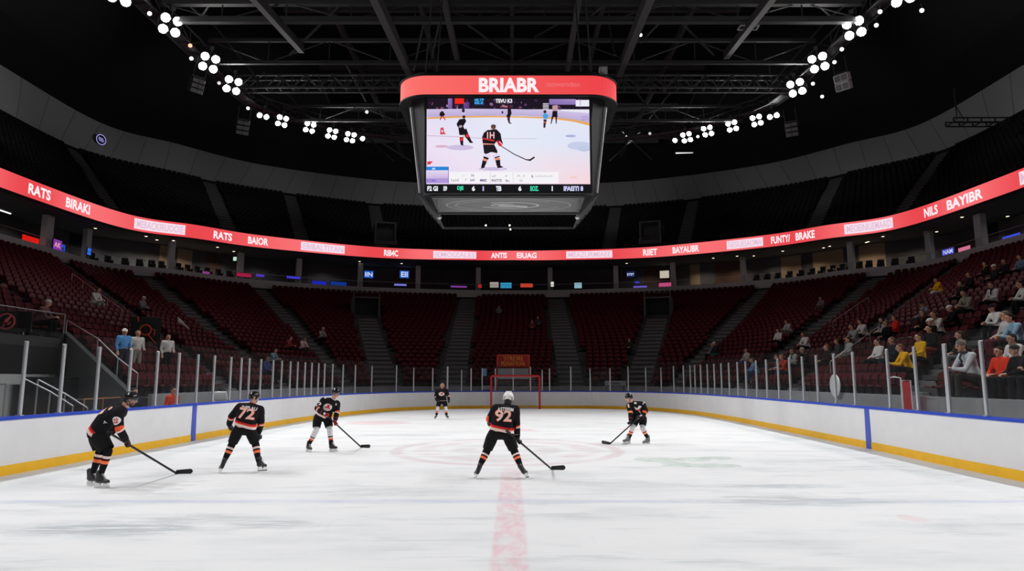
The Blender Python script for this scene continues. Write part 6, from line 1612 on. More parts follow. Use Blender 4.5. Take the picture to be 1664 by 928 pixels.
# ================================================================== spectators
def spectator_meshes(pose):
    """local: floor z=0, seat at 0.40, looking along -Y. Returns dict of part meshes"""
    V = Vector
    if pose == 'stand':
        hl, hr = V((0.09, 0.0, 0.92)), V((-0.09, 0.0, 0.92)); kl, kr = V((0.10, -0.02, 0.50)), V((-0.10, 0.0, 0.50)); al, ar = V((0.10, 0.02, 0.09)), V((-0.10, 0.02, 0.09))
        pel, mid, chest, neck, head = V((0, 0, 0.95)), V((0, 0.0, 1.15)), V((0, 0.01, 1.34)), V((0, 0.0, 1.49)), V((0, -0.02, 1.62)); face = (0, -1, -0.1)
        sl, sr = V((0.19, 0, 1.42)), V((-0.19, 0, 1.42)); el, er = V((0.24, 0.03, 1.14)), V((-0.24, 0.02, 1.14)); wl, wr = V((0.20, -0.16, 1.02)), V((-0.22, -0.08, 0.92)); gl, gr = wl + V((-0.02, -0.07, 0.0)), wr + V((0, -0.03, -0.07))
    else:
        lean = {'rest': 0.0, 'lean': 0.15, 'cross': 0.03}[pose]; yb = 0.10
        hl, hr = V((0.09, yb - 0.02, 0.50)), V((-0.09, yb - 0.02, 0.50)); kl, kr = V((0.13, -0.36, 0.53)), V((-0.13, -0.35, 0.53)); al, ar = V((0.13, -0.38, 0.09)), V((-0.14, -0.36, 0.09))
        pel = V((0, yb, 0.52)); mid = V((0, yb - lean * 0.4, 0.72)); chest = V((0, yb - lean * 0.95, 0.91)); neck = V((0, yb - 0.02 - lean * 1.25, 1.05)); head = neck + V((0, -0.03 - 0.1 * lean, 0.135)); face = (0.0, -1, -0.12 - lean * 0.3)
        sl, sr = chest + V((0.185, 0, 0.08)), chest + V((-0.185, 0, 0.08))
        if pose == 'rest': el, er = V((0.24, 0.0, 0.72)), V((-0.24, 0.0, 0.72)); wl, wr = V((0.10, -0.20, 0.65)), V((-0.10, -0.21, 0.65)); gl, gr = V((0.03, -0.25, 0.655)), V((-0.035, -0.26, 0.64))
        elif pose == 'lean': el, er = V((0.21, -0.24, 0.67)), V((-0.21, -0.24, 0.67)); wl, wr = V((0.06, -0.42, 0.70)), V((-0.06, -0.43, 0.70)); gl, gr = V((0.01, -0.47, 0.72)), V((-0.02, -0.49, 0.69))
        else: el, er = V((0.25, -0.04, 0.72)), V((-0.25, -0.04, 0.72)); wl, wr = V((0.03, -0.19, 0.76)), V((-0.03, -0.16, 0.73)); gl, gr = V((-0.06, -0.19, 0.78)), V((0.06, -0.16, 0.75))
    J = dict(sl=sl, sr=sr, el=el, er=er, wl=wl, wr=wr, hl=hl, hr=hr, kl=kl, kr=kr, al=al, ar=ar)
    hp, P, f, u, s = head_prims(head, face, (0, 0, 1), 1.0)
    pr = list(hp) + [hull((head + V((0, 0.02, -0.05)), 0.055), (neck, 0.060)), hull((neck, 0.06), (chest, 0.09)), hull((sl, 0.05), (sr, 0.05), (mid, 0.10)), hull((mid, 0.10), (hl, 0.08), (hr, 0.08))]
    for a in 'lr':
        W, G = J['w' + a], (gl if a == 'l' else gr); d = nrmz(G - W); sd = nrmz(d.cross(V((0, 0, 1)))); 
        pr += [hull((J['s' + a], 0.05), (J['e' + a], 0.040)), hull((J['e' + a], 0.040), (W, 0.028)), hull((J['h' + a], 0.08), (J['k' + a], 0.052)), hull((J['k' + a], 0.052), (J['a' + a], 0.036)), hull((W, 0.028), (W + d * 0.075 + sd * 0.022, 0.020), (W + d * 0.075 - sd * 0.022, 0.020))]
        for q, (o, l) in enumerate(((0.034, 0.058), (0.0115, 0.068), (-0.0115, 0.064), (-0.034, 0.050))):
            b0 = W + d * 0.078 + sd * o; b1 = b0 + d * l * 0.6 - u * 0.012; b2 = b1 + d * l * 0.35 - u * 0.028; pr += [hull((b0, 0.0105), (b1, 0.010)), hull((b1, 0.010), (b2, 0.0088))]
        t_ = 1 if a == 'l' else -1; pr += [hull((W + d * 0.03 - sd * 0.028 * t_, 0.014), (W + d * 0.075 - sd * 0.055 * t_ - u * 0.01, 0.011)), hull((W + d * 0.075 - sd * 0.055 * t_ - u * 0.01, 0.011), (W + d * 0.10 - sd * 0.05 * t_ - u * 0.02, 0.0095))]
    body = fuse(pr, 0.0085, 1, 'body'); vcolor(body, face_color(P, S(206, 152, 126)))
    jp = [hull((sl, 0.072), (sr, 0.072), (chest, (0.14, 0.108, 0.11))), hull((chest, (0.15, 0.112, 0.12)), (mid, (0.135, 0.115, 0.12)), (sl, 0.055), (sr, 0.055)), hull((mid, (0.15, 0.118, 0.10)), (hl + V((-0.015, 0.02, 0.05)), 0.095), (hr + V((0.015, 0.02, 0.05)), 0.095)), hull((neck - V((0, 0, 0.02)), 0.070), (chest, 0.11))]
    for a in 'lr':
        W, E_ = J['w' + a], J['e' + a]; jp += [hull((J['s' + a], 0.072), (E_, 0.054)), hull((E_, 0.054), (W.lerp(E_, 0.05), 0.040))]
    jk = fuse(jp, 0.016, 3, 'jacket')
    tp = [hull((hl, 0.105), (hr, 0.105), (pel + V((0, 0, 0.02)), 0.11))]
    for a in 'lr': tp += [hull((J['h' + a], 0.105), (J['k' + a], 0.078)), hull((J['k' + a], 0.078), (J['a' + a] + V((0, 0, 0.03)), 0.058))]
    tr = fuse(tp, 0.016, 2, 'trousers')
    shoe = []
    for a in 'lr':
        sh = MB(); A = J['a' + a]; sh.add(*hull((A + V((0, 0.02, -0.045)), 0.043), (A + V((0, -0.14, -0.052)), 0.036), (A + V((0, -0.02, 0.0)), 0.045)))
        shoe.append(sh.mesh('shoe', [], True))
    hair = fuse([hull((P(0, -0.02, 0.052), (0.094, 0.100, 0.088)), (P(0, -0.045, 0.0), 0.080))], 0.012, 2, 'hair'); local_cut(hair, P(0, 0.035, 0.045), nrmz(-f * 1.0 + u * 0.55), lambda co: True)
    cp = MB(); cp.ell(P(0, -0.01, 0.045), (0.100, 0.112, 0.092), 16, 10, Matrix((s, f, u)).transposed()); capm = cp.mesh('cap', [], True); cut(capm, [(P(0, 0, 0.045), u)])
    bm = bmesh.new(); bm.from_mesh(capm); bmesh.ops.solidify(bm, geom=bm.faces[:], thickness=0.006)
    rows = [[bm.verts.new(P(0.085 * math.sin(a), (0.085 if k < 1 else 0.155) * math.cos(a) + 0.01, 0.047 - 0.012 * k + 0.004)) for a in [(-1.1 + 2.2 * i / 8) for i in range(9)]] for k in (0, 1)]
    for i in range(8): bm.faces.new((rows[0][i], rows[0][i + 1], rows[1][i + 1], rows[1][i]))
    bm.to_mesh(capm); bm.free()
    bn = fuse([hull((P(0, -0.012, 0.06), (0.102, 0.110, 0.095)), (P(0, -0.015, 0.035), (0.104, 0.112, 0.07)))], 0.012, 2, 'knit_hat'); local_cut(bn, P(0, 0.0, 0.032), nrmz(u + f * 0.15), lambda co: True)
    hd = fuse([hull((P(0, -0.045, 0.03), 0.10), (P(0, -0.06, -0.05), 0.085), (neck + V((0, 0.03, 0)), 0.085))], 0.014, 2, 'hood'); local_cut(hd, P(0, 0.03, 0.0), -nrmz(f), lambda co: True)
    scarf = MB(); scarf.tube([neck + V((0.078 * math.cos(t), 0.078 * math.sin(t), 0.005 + 0.01 * math.sin(2 * t))) for t in [2 * PI * i / 14 for i in range(15)]], 0.028, 8); scarf.tube([neck + V((0.05, -0.075, 0)), neck + V((0.055, -0.13, -0.12)), chest + V((0.05, -0.145, -0.08))], 0.022, 6)
    sc_ = scarf.mesh('scarf', [], True)
    # opened front: a shirt strip down the chest
    st = MB(); 
    for me_ in (body, jk, tr, shoe[0], shoe[1], hair, capm, bn, hd, sc_): 
        if not me_.materials: me_.materials.append(M['black'])
    body.materials.clear(); body.materials.append(M['skin'])
    return dict(body=body, jacket=jk, trousers=tr, shoe_l=shoe[0], shoe_r=shoe[1], hair=hair, cap=capm, knit_hat=bn, hood=hd, scarf=sc_)
SPEC = {p: spectator_meshes(p) for p in ('rest', 'lean', 'cross', 'stand')}
CM = {}
def cmat(c, pat=None):
    if (c, pat) in CM: return CM[(c, pat)]
    lin = S(*c); m = mat('cloth', lin, 0.85, spec=0.15, noise=0.12, nscale=9)
    if pat:
        nt = m.node_tree; b = nt.nodes['Principled BSDF']; tc = nt.nodes.new('ShaderNodeTexCoord'); v = nt.nodes.new('ShaderNodeTexVoronoi'); v.inputs['Scale'].default_value = 16
        r = nt.nodes.new('ShaderNodeValToRGB'); r.color_ramp.interpolation = 'CONSTANT'; r.color_ramp.elements[0].color = (*lin, 1); r.color_ramp.elements[1].color = (*S(*pat), 1); r.color_ramp.elements[1].position = 0.45
        nt.links.new(tc.outputs['Object'], v.inputs['Vector']); nt.links.new(v.outputs['Color'], r.inputs['Fac']); nt.links.new(r.outputs['Color'], b.inputs['Base Color'])
    CM[(c, pat)] = m; return m
def set_mat(o, m):
    o.material_slots[0].link = 'OBJECT'; o.material_slots[0].material = m
def spectator(loc, rz, pose, top, trousers, headgear, hg_col, label, scarf=None, pat=None, scale=1.0, group='spectators in the stands'):
    r = thing('person', label, 'person', loc, rz, group); r.scale = (scale,) * 3; m = SPEC[pose]
    link('body', m['body'], r)
    for nm, key, c, p in (('jacket', 'jacket', top, pat), ('trousers', 'trousers', trousers, None), ('shoe', 'shoe_l', (30, 28, 28), None), ('shoe', 'shoe_r', (30, 28, 28), None), (headgear, headgear, hg_col, None)):
        o = link(nm, m[key], r); set_mat(o, cmat(c, p))
    if headgear == 'cap' or headgear == 'knit_hat':
        pass
    if scarf: o = link('scarf', m['scarf'], r); set_mat(o, cmat(scarf))
    return r
# where they sit: the row and seat whose image lies closest to the given hip pixel
SEAT_PX = [(proj((x, y, z + 0.5)), i) for i, (x, y, z, rz, row, k, s) in enumerate(seat_pos) if y > 3]
TAKEN = {}
def take(px, py):
    best = None
    for (a, b), i in SEAT_PX:
        if i in TAKEN: continue
        e = (a - px) ** 2 + ((b - py) * 1.3) ** 2
        if best is None or e < best[0]: best = (e, i)
    TAKEN[best[1]] = True; return best[1]
GRY, WHT, BLK, YEL = (190, 190, 190), (232, 230, 228), (24, 24, 26), (240, 178, 24)
CROWD = [
 (1588, 645, 'lean', (205, 206, 210), (60, 56, 52), 'knit_hat', (120, 110, 105), 'person in pale grey jacket and grey knit hat sitting right behind the glass, near right', (60, 60, 70), None),
 (1618, 622, 'rest', (232, 60, 34), BLK, 'hair', (40, 28, 22), 'person in a red jacket behind the grey-hatted one near the right edge', None, None),
 (1645, 605, 'rest', WHT, BLK, 'hair', (36, 26, 20), 'person in a white jacket behind the red jacket at the right edge', (130, 120, 110), None),
 (1642, 630, 'rest', BLK, BLK, 'knit_hat', (60, 54, 50), 'person in black with a dark hat low at the right edge', None, None),
 (1658, 626, 'cross', (40, 36, 40), BLK, 'hair', (60, 36, 26), 'dark-clothed person cut by the right edge beside the black-hatted one', None, None),
 (1629, 562, 'rest', (208, 208, 210), (90, 36, 48), 'hair', (110, 95, 85), 'large person in light grey jacket in the middle rows near the right edge', None, None),
 (1657, 556, 'lean', (150, 185, 210), BLK, 'hair', (50, 36, 30), 'person in a pale blue top at the right edge, middle rows', None, None),
 (1604, 530, 'lean', WHT, BLK, 'cap', (30, 30, 34), 'person in white jacket and dark cap leaning forward, upper right rows', None, None),
 (1578, 505, 'lean', (150, 142, 128), BLK, 'hair', (44, 32, 26), 'person in a beige jacket leaning forward, upper right rows', None, None),
 (1605, 498, 'rest', (215, 212, 210), BLK, 'hair', (70, 50, 38), 'person in white top with black scarf, upper right rows', BLK, None),
 (1530, 474, 'lean', YEL, (225, 222, 215), 'hair', (70, 50, 40), 'person in yellow jacket and white trousers alone high in the right stand', None, None),
 (1494, 522, 'rest', (150, 178, 190), (70, 80, 90), 'cap', (26, 26, 30), 'person in a pale blue patterned shirt and black cap', None, (60, 80, 96)),
 (1552, 572, 'rest', (98, 80, 56), (110, 110, 112), 'hair', (60, 46, 36), 'person in a brown patterned coat in the middle of the right stand', None, (50, 40, 30)),
 (1470, 600, 'lean', YEL, BLK, 'hair', (110, 80, 60), 'person in a yellow jacket leaning forward behind the glass, left one of the two', None, None),
 (1498, 585, 'rest', (238, 182, 30), BLK, 'hair', (60, 44, 34), 'person in a yellow jacket and black trousers, right one of the two', None, None),
 (1429, 585, 'rest', (226, 224, 220), BLK, 'hair', (60, 42, 36), 'person in a white shirt and black trousers left of the yellow jackets', None, None),
 (1452, 584, 'cross', (32, 34, 44), (40, 44, 54), 'hair', (90, 70, 52), 'person in a dark navy top between the white shirt and the yellow jacket', None, None),
 (1380, 586, 'rest', (178, 178, 176), (150, 150, 148), 'hair', (50, 40, 34), 'person in a light grey jacket and grey trousers in the right stand', None, None),
 (1388, 557, 'lean', (160, 160, 160), (130, 130, 130), 'hair', (40, 30, 24), 'person in a grey hooded top raising the hands, right stand', None, None),
 (1409, 553, 'lean', WHT, BLK, 'hair', (44, 20, 26), 'person in a white jacket leaning forward right of the grey hooded one', None, None),
 (1435, 543, 'rest', (200, 200, 200), BLK, 'hair', (50, 34, 28), 'person in a black and white top beside the red jacket', BLK, None),
 (1453, 548, 'rest', (226, 54, 36), BLK, 'hair', (90, 60, 44), 'person in a red jacket in the middle of the right stand', None, None),
 (1443, 556, 'rest', BLK, BLK, 'hair', (110, 100, 92), 'person in black sitting just in front of the middle red jacket', None, None),
 (1498, 543, 'rest', (34, 26, 24), BLK, 'hair', (120, 70, 44), 'person in dark brown below the blue patterned shirt', (140, 90, 60), None),
 (1529, 546, 'lean', (214, 206, 196), BLK, 'hair', (90, 68, 50), 'person in a cream top left of the brown patterned coat', (150, 110, 80), None),
 (1559, 530, 'lean', BLK, BLK, 'cap', (228, 226, 222), 'person in black with a white cap in the upper right rows', None, None),
 (1287, 598, 'rest', (190, 204, 192), BLK, 'hair', (70, 60, 56), 'person in a white and green jacket near the far right glass', (60, 90, 70), None),
 (1317, 596, 'lean', BLK, BLK, 'hair', (150, 150, 145), 'grey-haired person in black leaning forward by the glass', None, None),
 (1335, 592, 'rest', BLK, (36, 36, 38), 'hair', (130, 84, 56), 'person in black with reddish hair right of the grey-haired one', None, None),
 (1260, 560, 'rest', (224, 220, 216), BLK, 'hair', (36, 28, 24), 'person in a white top far along the right stand, leftmost one', None, None),
 (1290, 545, 'lean', (180, 186, 182), (120, 120, 120), 'hair', (40, 36, 34), 'person in a pale grey jacket far along the right stand, upper one', None, None),
 (1313, 565, 'lean', WHT, BLK, 'hair', (80, 60, 46), 'person in a white jacket leaning left, far along the right stand', None, None),
 (1357, 575, 'rest', (60, 62, 66), (120, 120, 122), 'hair', (80, 56, 44), 'person in dark grey next to the light grey jacket', None, None),
 (1597, 450, 'rest', BLK, BLK, 'hair', (50, 36, 30), 'person in black with a yellow scarf, top rows of the right stand', (220, 170, 40), None),
 (1631, 448, 'rest', BLK, BLK, 'hair', (90, 66, 50), 'person in black high at the right, next to the blue-grey jacket', None, None),
 (1657, 445, 'rest', (92, 108, 130), BLK, 'hair', (46, 34, 28), 'person in a blue-grey jacket at the top right edge', None, None),
 (1575, 476, 'rest', BLK, BLK, 'hair', (100, 72, 56), 'person in black above the beige jacket', None, None),
 (1564, 490, 'rest', (30, 28, 30), BLK, 'hair', (74, 52, 42), 'person in black left of the beige jacket', None, None),
 (1655, 497, 'lean', (220, 220, 216), BLK, 'hair', (60, 44, 36), 'person in white at the right edge, upper rows', None, None),
 (1613, 458, 'rest', (34, 34, 36), BLK, 'cap', (232, 230, 226), 'person in black with a white cap, top rows at right', None, None),
 (1523, 580, 'rest', (28, 24, 26), (170, 50, 40), 'hair', (44, 30, 24), 'person in black with red trousers right of the yellow jackets', None, None),
 (1513, 570, 'rest', BLK, BLK, 'cap', (226, 224, 220), 'person in black with a white cap right behind the yellow jackets', None, None),
 (1344, 505, 'cross', (112, 112, 116), (80, 80, 84), 'hair', (110, 100, 92), 'person in grey alone far up the right stand', None, None),
 (1275, 608, 'lean', (196, 70, 50), (50, 60, 90), 'hair', (150, 100, 70), 'person in a rust red top low by the far right glass', None, None),
 (1259, 606, 'rest', (70, 90, 100), BLK, 'hair', (60, 44, 36), 'person in a dusky blue top low by the far right glass', None, None),
 (1230, 600, 'lean', (120, 150, 190), (60, 70, 110), 'hair', (110, 90, 76), 'person in light blue by the glass at the far right corner', None, None),
 (1215, 592, 'rest', (190, 180, 170), (70, 80, 120), 'hair', (90, 70, 54), 'person in a cream top by the glass at the far right corner', None, None),
 (1156, 576, 'rest', (110, 120, 140), BLK, 'hair', (160, 140, 110), 'fair-haired person in blue-grey behind the far right corner glass', None, None),
 (1168, 578, 'lean', (44, 50, 52), (60, 110, 100), 'cap', (210, 210, 205), 'person in dark clothes with a pale cap behind the far right corner glass', None, None),
 (148, 498, 'lean', (222, 220, 216), (150, 160, 150), 'hair', (60, 44, 38), 'person in a white top sitting alone in the upper left rows', None, None),
 (229, 510, 'rest', (120, 124, 130), BLK, 'cap', (200, 200, 200), 'person in grey with a pale cap above the orange marked sign, left stand', None, None),
 (58, 530, 'lean', (120, 90, 90), BLK, 'cap', (200, 196, 190), 'person bending down behind the railing in the left stand', None, None),
 (810, 512, 'rest', (124, 122, 124), BLK, 'hair', (50, 40, 36), 'person in a grey top alone high in the middle end stand', None, None),
 (864, 534, 'rest', (120, 60, 48), BLK, 'hair', (60, 40, 30), 'person in dull red in the middle end stand, left of two', None, None),
 (872, 533, 'rest', (70, 60, 62), BLK, 'hair', (60, 46, 40), 'person in grey brown in the middle end stand, right of two', None, None),
 (1042, 565, 'rest', (60, 52, 40), BLK, 'cap', (150, 140, 90), 'person in brown with a tan cap beside the right end stairs', None, None),
 (507, 556, 'lean', (150, 150, 150), BLK, 'cap', (170, 170, 168), 'person in grey with a pale cap in the left corner stand', None, None),
 (489, 573, 'lean', (224, 190, 196), (70, 70, 76), 'hair', (60, 46, 44), 'person in pale pink in the left corner stand, above the glass', None, None),
 (470, 572, 'lean', (160, 70, 70), BLK, 'hair', (70, 50, 44), 'person in dull red in the left corner stand beside the pink one', None, None),
 (432, 592, 'lean', (140, 170, 186), (50, 50, 60), 'hair', (90, 84, 80), 'person in pale blue behind the left corner glass', None, None),
 (440, 606, 'rest', (70, 84, 140), BLK, 'hair', (60, 50, 48), 'person in dark blue behind the left corner glass', None, None),
]
DIRS = []
for (px, py, pose, top, tro, hg, hc, lab, sc_, pat) in CROWD:
    i = take(px, py); x, y, z, rz, row, k, s = seat_pos[i]
    spectator((x, y, z), rz + random.uniform(-0.2, 0.2), pose, top, tro, hg, hc, lab, sc_, pat, random.uniform(1.08, 1.18) * (1.14 if 'right behind the glass' in lab or 'large person' in lab else 1.0))
# standing people
def on_stand(px, py, lo=0.0):
    """a point of the terrace surface whose image is at the pixel (feet)"""
    best = None
    for i in range(N_ROW):
        for jj in range(0, KN * 2 + 1):
            q = row_pt(jj / 2, (i + 0.30) / N_ROW)
            if q.y < 3 or (jj / 2 < kidx(K_CUT) and i < 6): continue
            a, b = proj((q.x, q.y, row_z(i))); e = (a - px) ** 2 + (b - py) ** 2
            if best is None or e < best[0]: best = (e, q, row_z(i))
    return Vector((best[1].x, best[1].y, best[2]))
for px, py, top, tro, hg, hc, lab, rz in ((200, 606, (96, 160, 220), (40, 44, 56), 'cap', (225, 222, 216), 'person in light blue shirt and white cap standing behind the left glass', 0.9), (216, 604, (214, 208, 200), (140, 130, 118), 'hair', (96, 84, 72), 'person in a white polo shirt standing beside the blue shirt, left stand', 0.9), (267, 606, (218, 214, 210), BLK, 'hair', (56, 36, 32), 'person in a white top standing right of the orange marked sign', 0.8)):
    p = on_stand(px, py); spectator(p, rz, 'stand', top, tro, hg, hc, lab, None, None, 1.0)
for px, lab, top, tro, hc, z_, rz, hgt in ((317, 'person in an orange shirt standing at the left glass', (232, 76, 44), (26, 26, 34), (60, 40, 34), 0.0, 1.2, 616), (258, 'person in dark navy with light blue trousers standing behind the left glass', (26, 30, 44), (150, 190, 215), (40, 40, 50), 0.0, 1.0, 578)):
    # stand on the walkway between boards and stand
    s = BOARD.from_px(px, 1.6); q = BOARD.at(s) + BOARD.nrm(s) * 0.75; spectator((q.x, q.y, 0.002), rz, 'stand', top, tro, 'hair', hc, lab)

# ================================================================== the seats themselves
near = sorted([(math.dist((x, y, z), (0, 0, EYE)), n_) for n_, (x, y, z, rz, row, k, s) in enumerate(seat_pos) if y > 5 and -10 < proj((x, y, z + 0.6))[0] < 1674 and not (proj((x, y, z + 0.8))[1] > 690)])
# the seats in the boards' lee at the very front show least, the 296 nearest that show are built one by one
PICK = [n_ for d, n_ in near][:296]
seat_me = {nm: mbx.mesh(nm, [m]) for nm, mbx, m in (('backrest', SB, M['seat']), ('seat_pan', SPAN, M['seat']), ('frame', SFR, M['seat_frame']))}
for me in seat_me.values():
    bm = bmesh.new(); bm.from_mesh(me); bmesh.ops.recalc_face_normals(bm, faces=bm.faces); bm.to_mesh(me); bm.free()
for n_ in PICK:
    x, y, z, rz, row, k, s = seat_pos[n_]; side = 'right' if x > 0 else 'left'
    occ = 'occupied ' if n_ in TAKEN else 'empty '
    lab = '%smaroon arena seat, %s row up from the ice, near end of %s stand' % (occ, ORD[row], side)
    t = thing('arena_seat', lab, 'seat', (x, y, z + 0.001), rz, '%sseats of the %s stand, %s row' % (occ, side, ORD[row]))
    for nm, me in seat_me.items(): link(nm, me, t)
pk = set(PICK); rest = [(x, y, z, rz) for n_, (x, y, z, rz, row, k, s) in enumerate(seat_pos) if n_ not in pk and y > 2]
low = MB()
rowsb = []
for i in range(4):
    u = -1 + 2 * i / 3; xx = 0.225 * u; tp = 0.86 - 0.06 * abs(u) ** 3; rowsb.append([Vector((xx, 0.27, 0.44)), Vector((xx, 0.31, tp)), Vector((xx, 0.35, tp - 0.01)), Vector((xx, 0.30, 0.44))])
low.grid(rowsb, closed_u=True); low.box((0, 0.0, 0.365), (0.45, 0.42, 0.05)); low.box((-0.25, 0.1, 0.57), (0.04, 0.36, 0.03), mi=1); low.box((0.25, 0.1, 0.57), (0.04, 0.36, 0.03), mi=1); low.box((0, 0.27, 0.2), (0.46, 0.06, 0.36), mi=1)
o = link('arena_seats', inst_mesh('arena_seats', low.v, low.f, rest, [M['seat'], M['seat_frame']], low.m)); tag(o, 'further rows of maroon seats filling the lower stands', 'seats', None, 'stuff')
# ================================================================== left tunnel, rails, signs, net
# recess under the left stand (nearer than K_CUT)
def inn_s(k): return j2s(INN, kidx(k))
XW = row_pt(kidx(1.2), 6 / N_ROW).x
mb = MB(); y0, y1 = 3.0, row_pt(kidx(K_CUT), 0.2).y - 0.4
mb.box((XW + 0.10, (y0 + y1) / 2, 1.1), (0.14, y1 - y0, 2.2)); o = mb.obj('wall_tunnel', M['recess']); struct(o, 'mid grey lower wall of the recess under the left stand', 'wall')
mb = MB(); mb.box((XW + 0.12, (y0 + y1) / 2, 2.72), (0.2, y1 - y0, 1.0)); o = mb.obj('wall_tunnel_upper', M['black']); struct(o, 'black upper wall band of the recess under the left stand', 'wall')
p = at_y(130, 640, 18.2)
dr = thing('black_cabinet', 'tall black cabinet standing in the recess behind the left glass', 'cabinet', (-16.55, 24.6, 0)); b = MB().box((0, 0, 1.05), (1.0, 1.5, 2.1)).obj('body', M['black'], dr); bevel(b, 0.02, 1)
MB().box((0.505, 0, 1.05), (0.015, 1.36, 1.9)).obj('door', M['charcoal'], dr); MB().box((0.53, 0.5, 1.05), (0.03, 0.04, 0.3)).obj('handle', M['handrail'], dr)
t = thing('bench', 'black bench with thin orange edge in the recess behind the left glass', 'bench', (-13.3, 21.7, 0), 0.0)
mb = MB(); mb.box((0, 0, 0.95), (0.7, 1.9, 0.9)); mb.obj('backboard', M['black'], t); mb = MB(); mb.box((0.36, 0, 1.42), (0.03, 1.9, 0.03)); mb.box((0.36, 0, 1.2), (0.03, 0.03, 0.4)); mb.box((0.36, -0.94, 1.2), (0.03, 0.03, 0.4)); mb.obj('edge_strip', mat('edge_orange', S(214, 140, 84), 0.5), t); mb = MB(); mb.box((0.1, 0, 0.25), (0.5, 1.8, 0.5)); mb.obj('base', M['concrete_dark'], t)
def rail(name, lab, pts, r=0.022, posts=True, base_z=None):
    o = thing(name, lab, 'handrail', (0, 0, 0)); mb = MB(); mb.tube(pts, r, 8); mb.obj('top_bar', M['handrail'], o)
    if posts:
        for q in pts: 
            q = Vector(q); mb = MB(); mb.cyl(q, (q.x, q.y, base_z if base_z is not None else q.z - 0.9), r * 0.9, n=8)
            mb.obj('post', M['handrail'], o)
rail('handrail', 'pair of pale sloping handrails in the recess behind the left glass, upper one', [(-14.0, 19.6, 2.03), (-13.55, 20.1, 1.65), (-13.1, 20.5, 1.22)], 0.025, True, 0.0)
rail('handrail', 'pair of pale sloping handrails in the recess behind the left glass, lower one', [(-13.8, 19.9, 2.0), (-13.3, 20.4, 1.58), (-12.85, 20.8, 1.15)], 0.025, True, 0.0)
rail('handrail', 'short level handrail at the left edge behind the glass', [(-15.2, 19.3, 1.84), (-14.35, 19.4, 1.88)], 0.022, True, 0.0)
# sloping end wall where the tunnel meets the seats
mb = MB(); a0, a1 = row_pt(kidx(K_CUT), 0.0), row_pt(kidx(K_CUT), 6 / N_ROW); d = (a1 - a0).normalized(); n_ = Vector((d.y, -d.x)) 
if n_.y > 0: n_ = -n_
pr = [(0.0, 0.0), (0.0, 1.35), (0.25, 1.45), ((a1 - a0).length, 3.9), ((a1 - a0).length, 0)]
vs = [Vector((a0.x + d.x * t + n_.x * w, a0.y + d.y * t + n_.y * w, z)) for w in (0.02, 0.2) for t, z in pr]
mb.add(vs, [tuple(range(5)), tuple(range(5, 10))[::-1]] + [(i, (i + 1) % 5, 5 + (i + 1) % 5, 5 + i) for i in range(5)]); o = mb.obj('wall_slope', M['concrete_dark']); struct(o, 'dark sloping side wall beside the left seats', 'wall')
rail('handrail', 'long dark sloping handrail along the edge of the left seats', [(a0.x + d.x * t + n_.x * 0.1, a0.y + d.y * t + n_.y * 0.1, z) for t, z in ((0.2, 2.2), (1.8, 2.75), (3.6, 3.5), ((a1 - a0).length, 4.35))], 0.022, True)
# guard rail above the tunnel
pts = []
for k in (0.9, 1.2, 1.5, 1.8, 2.1, K_CUT - 0.03):
    q = row_pt(kidx(k), 6.04 / N_ROW); pts.append((q.x, q.y, row_z(6) + 0.95))
g = thing('guard_rail', 'dark guard rail with glass infill along the front of the upper left rows', 'railing', (0, 0, 0)); mb = MB(); mb.tube(pts, 0.022, 8); mb.obj('top_bar', M['handrail'], g)
for q in pts:
    mb = MB(); mb.cyl(q, (q[0], q[1], row_z(6)), 0.02, n=8); mb.obj('post', M['handrail'], g)
mb = MB(); mb.grid([[Vector((q[0], q[1], row_z(6) + 0.08)) for q in pts], [Vector((q[0], q[1], row_z(6) + 0.9)) for q in pts]]); o = mb.obj('glass_infill', M['rail_glass'], g); so = o.modifiers.new('thick', 'SOLIDIFY'); so.thickness = 0.012
# aisle rails in the stands (thin, some pale)
for k, lab, r0, r1, dj in ((2.0, 'thin sloping aisle handrail in the upper left rows at the picture edge', 9, 15, 0.35), (3.0, 'thin sloping aisle handrail beside the left stand stairs', 9, 17, 0.3), (14.0, 'thin sloping aisle handrail far along the right stand', 9, 16, -0.3), (15.0, 'thin sloping aisle handrail in the right stand among the spectators', 1, 8, -0.3)):
    pts = []
    for i in range(r0, r1 + 1, 2):
        q = row_pt(kidx(k) + dj, (i + 0.5) / N_ROW); pts.append((q.x, q.y, row_z(i) + 1.0))
    rail('handrail', lab, pts, 0.02, True)

# sign boards in the left stand
def ring_sign(name, lab, loc, rz, R, col, strokes, board):
    o = thing(name, lab, 'sign', loc, rz); b = MB().box((board[0] * 0.0, 0.06, board[2]), (board[0], 0.06, board[1])).obj('board', M['black'], o); bevel(b, 0.01, 1)
    mb = MB(); m = mat('sign_paint', col, 0.6)
    rows = [[Vector((R * a * math.cos(2 * PI * k / 28), 0.018, R * b * math.sin(2 * PI * k / 28))) for k in range(28)] for a, b in ((1.0, 1.0), (0.78, 0.80))]
    rows2 = [[Vector((p.x, 0.03, p.z)) for p in r] for r in rows]; mb.grid([rows2[0], rows[0], rows[1], rows2[1]], closed_u=True)
    mb.obj('ring', m, o)
    for pts, w in strokes: mb = MB(); mb.tube([Vector((x, 0.02, z)) for x, z in pts], w, 6); mb.obj('stroke', m, o)
    return o
s = P_INN.from_px(12, 4); q = row_pt(kidx(1.25), 6.3 / N_ROW); pz = None
def sign_at(px, py, i, frac=0.2):
    best = None
    for jj in range(0, KN * 4):
        q = row_pt(jj / 4, (i + frac) / N_ROW)
        if q.y < 4: continue
        a, b = proj((q.x, q.y, row_z(i) + 1)); e = abs(a - px)
        if best is None or e < best[0]: best = (e, q, jj / 4)
    q = best[1]; z = at_y(px, py, q.y).z; nn = P_INN.nrm(P_INN.L[min(int(best[2]), KN)]); return Vector((q.x, q.y, z)), math.atan2(nn.y, nn.x) - PI / 2
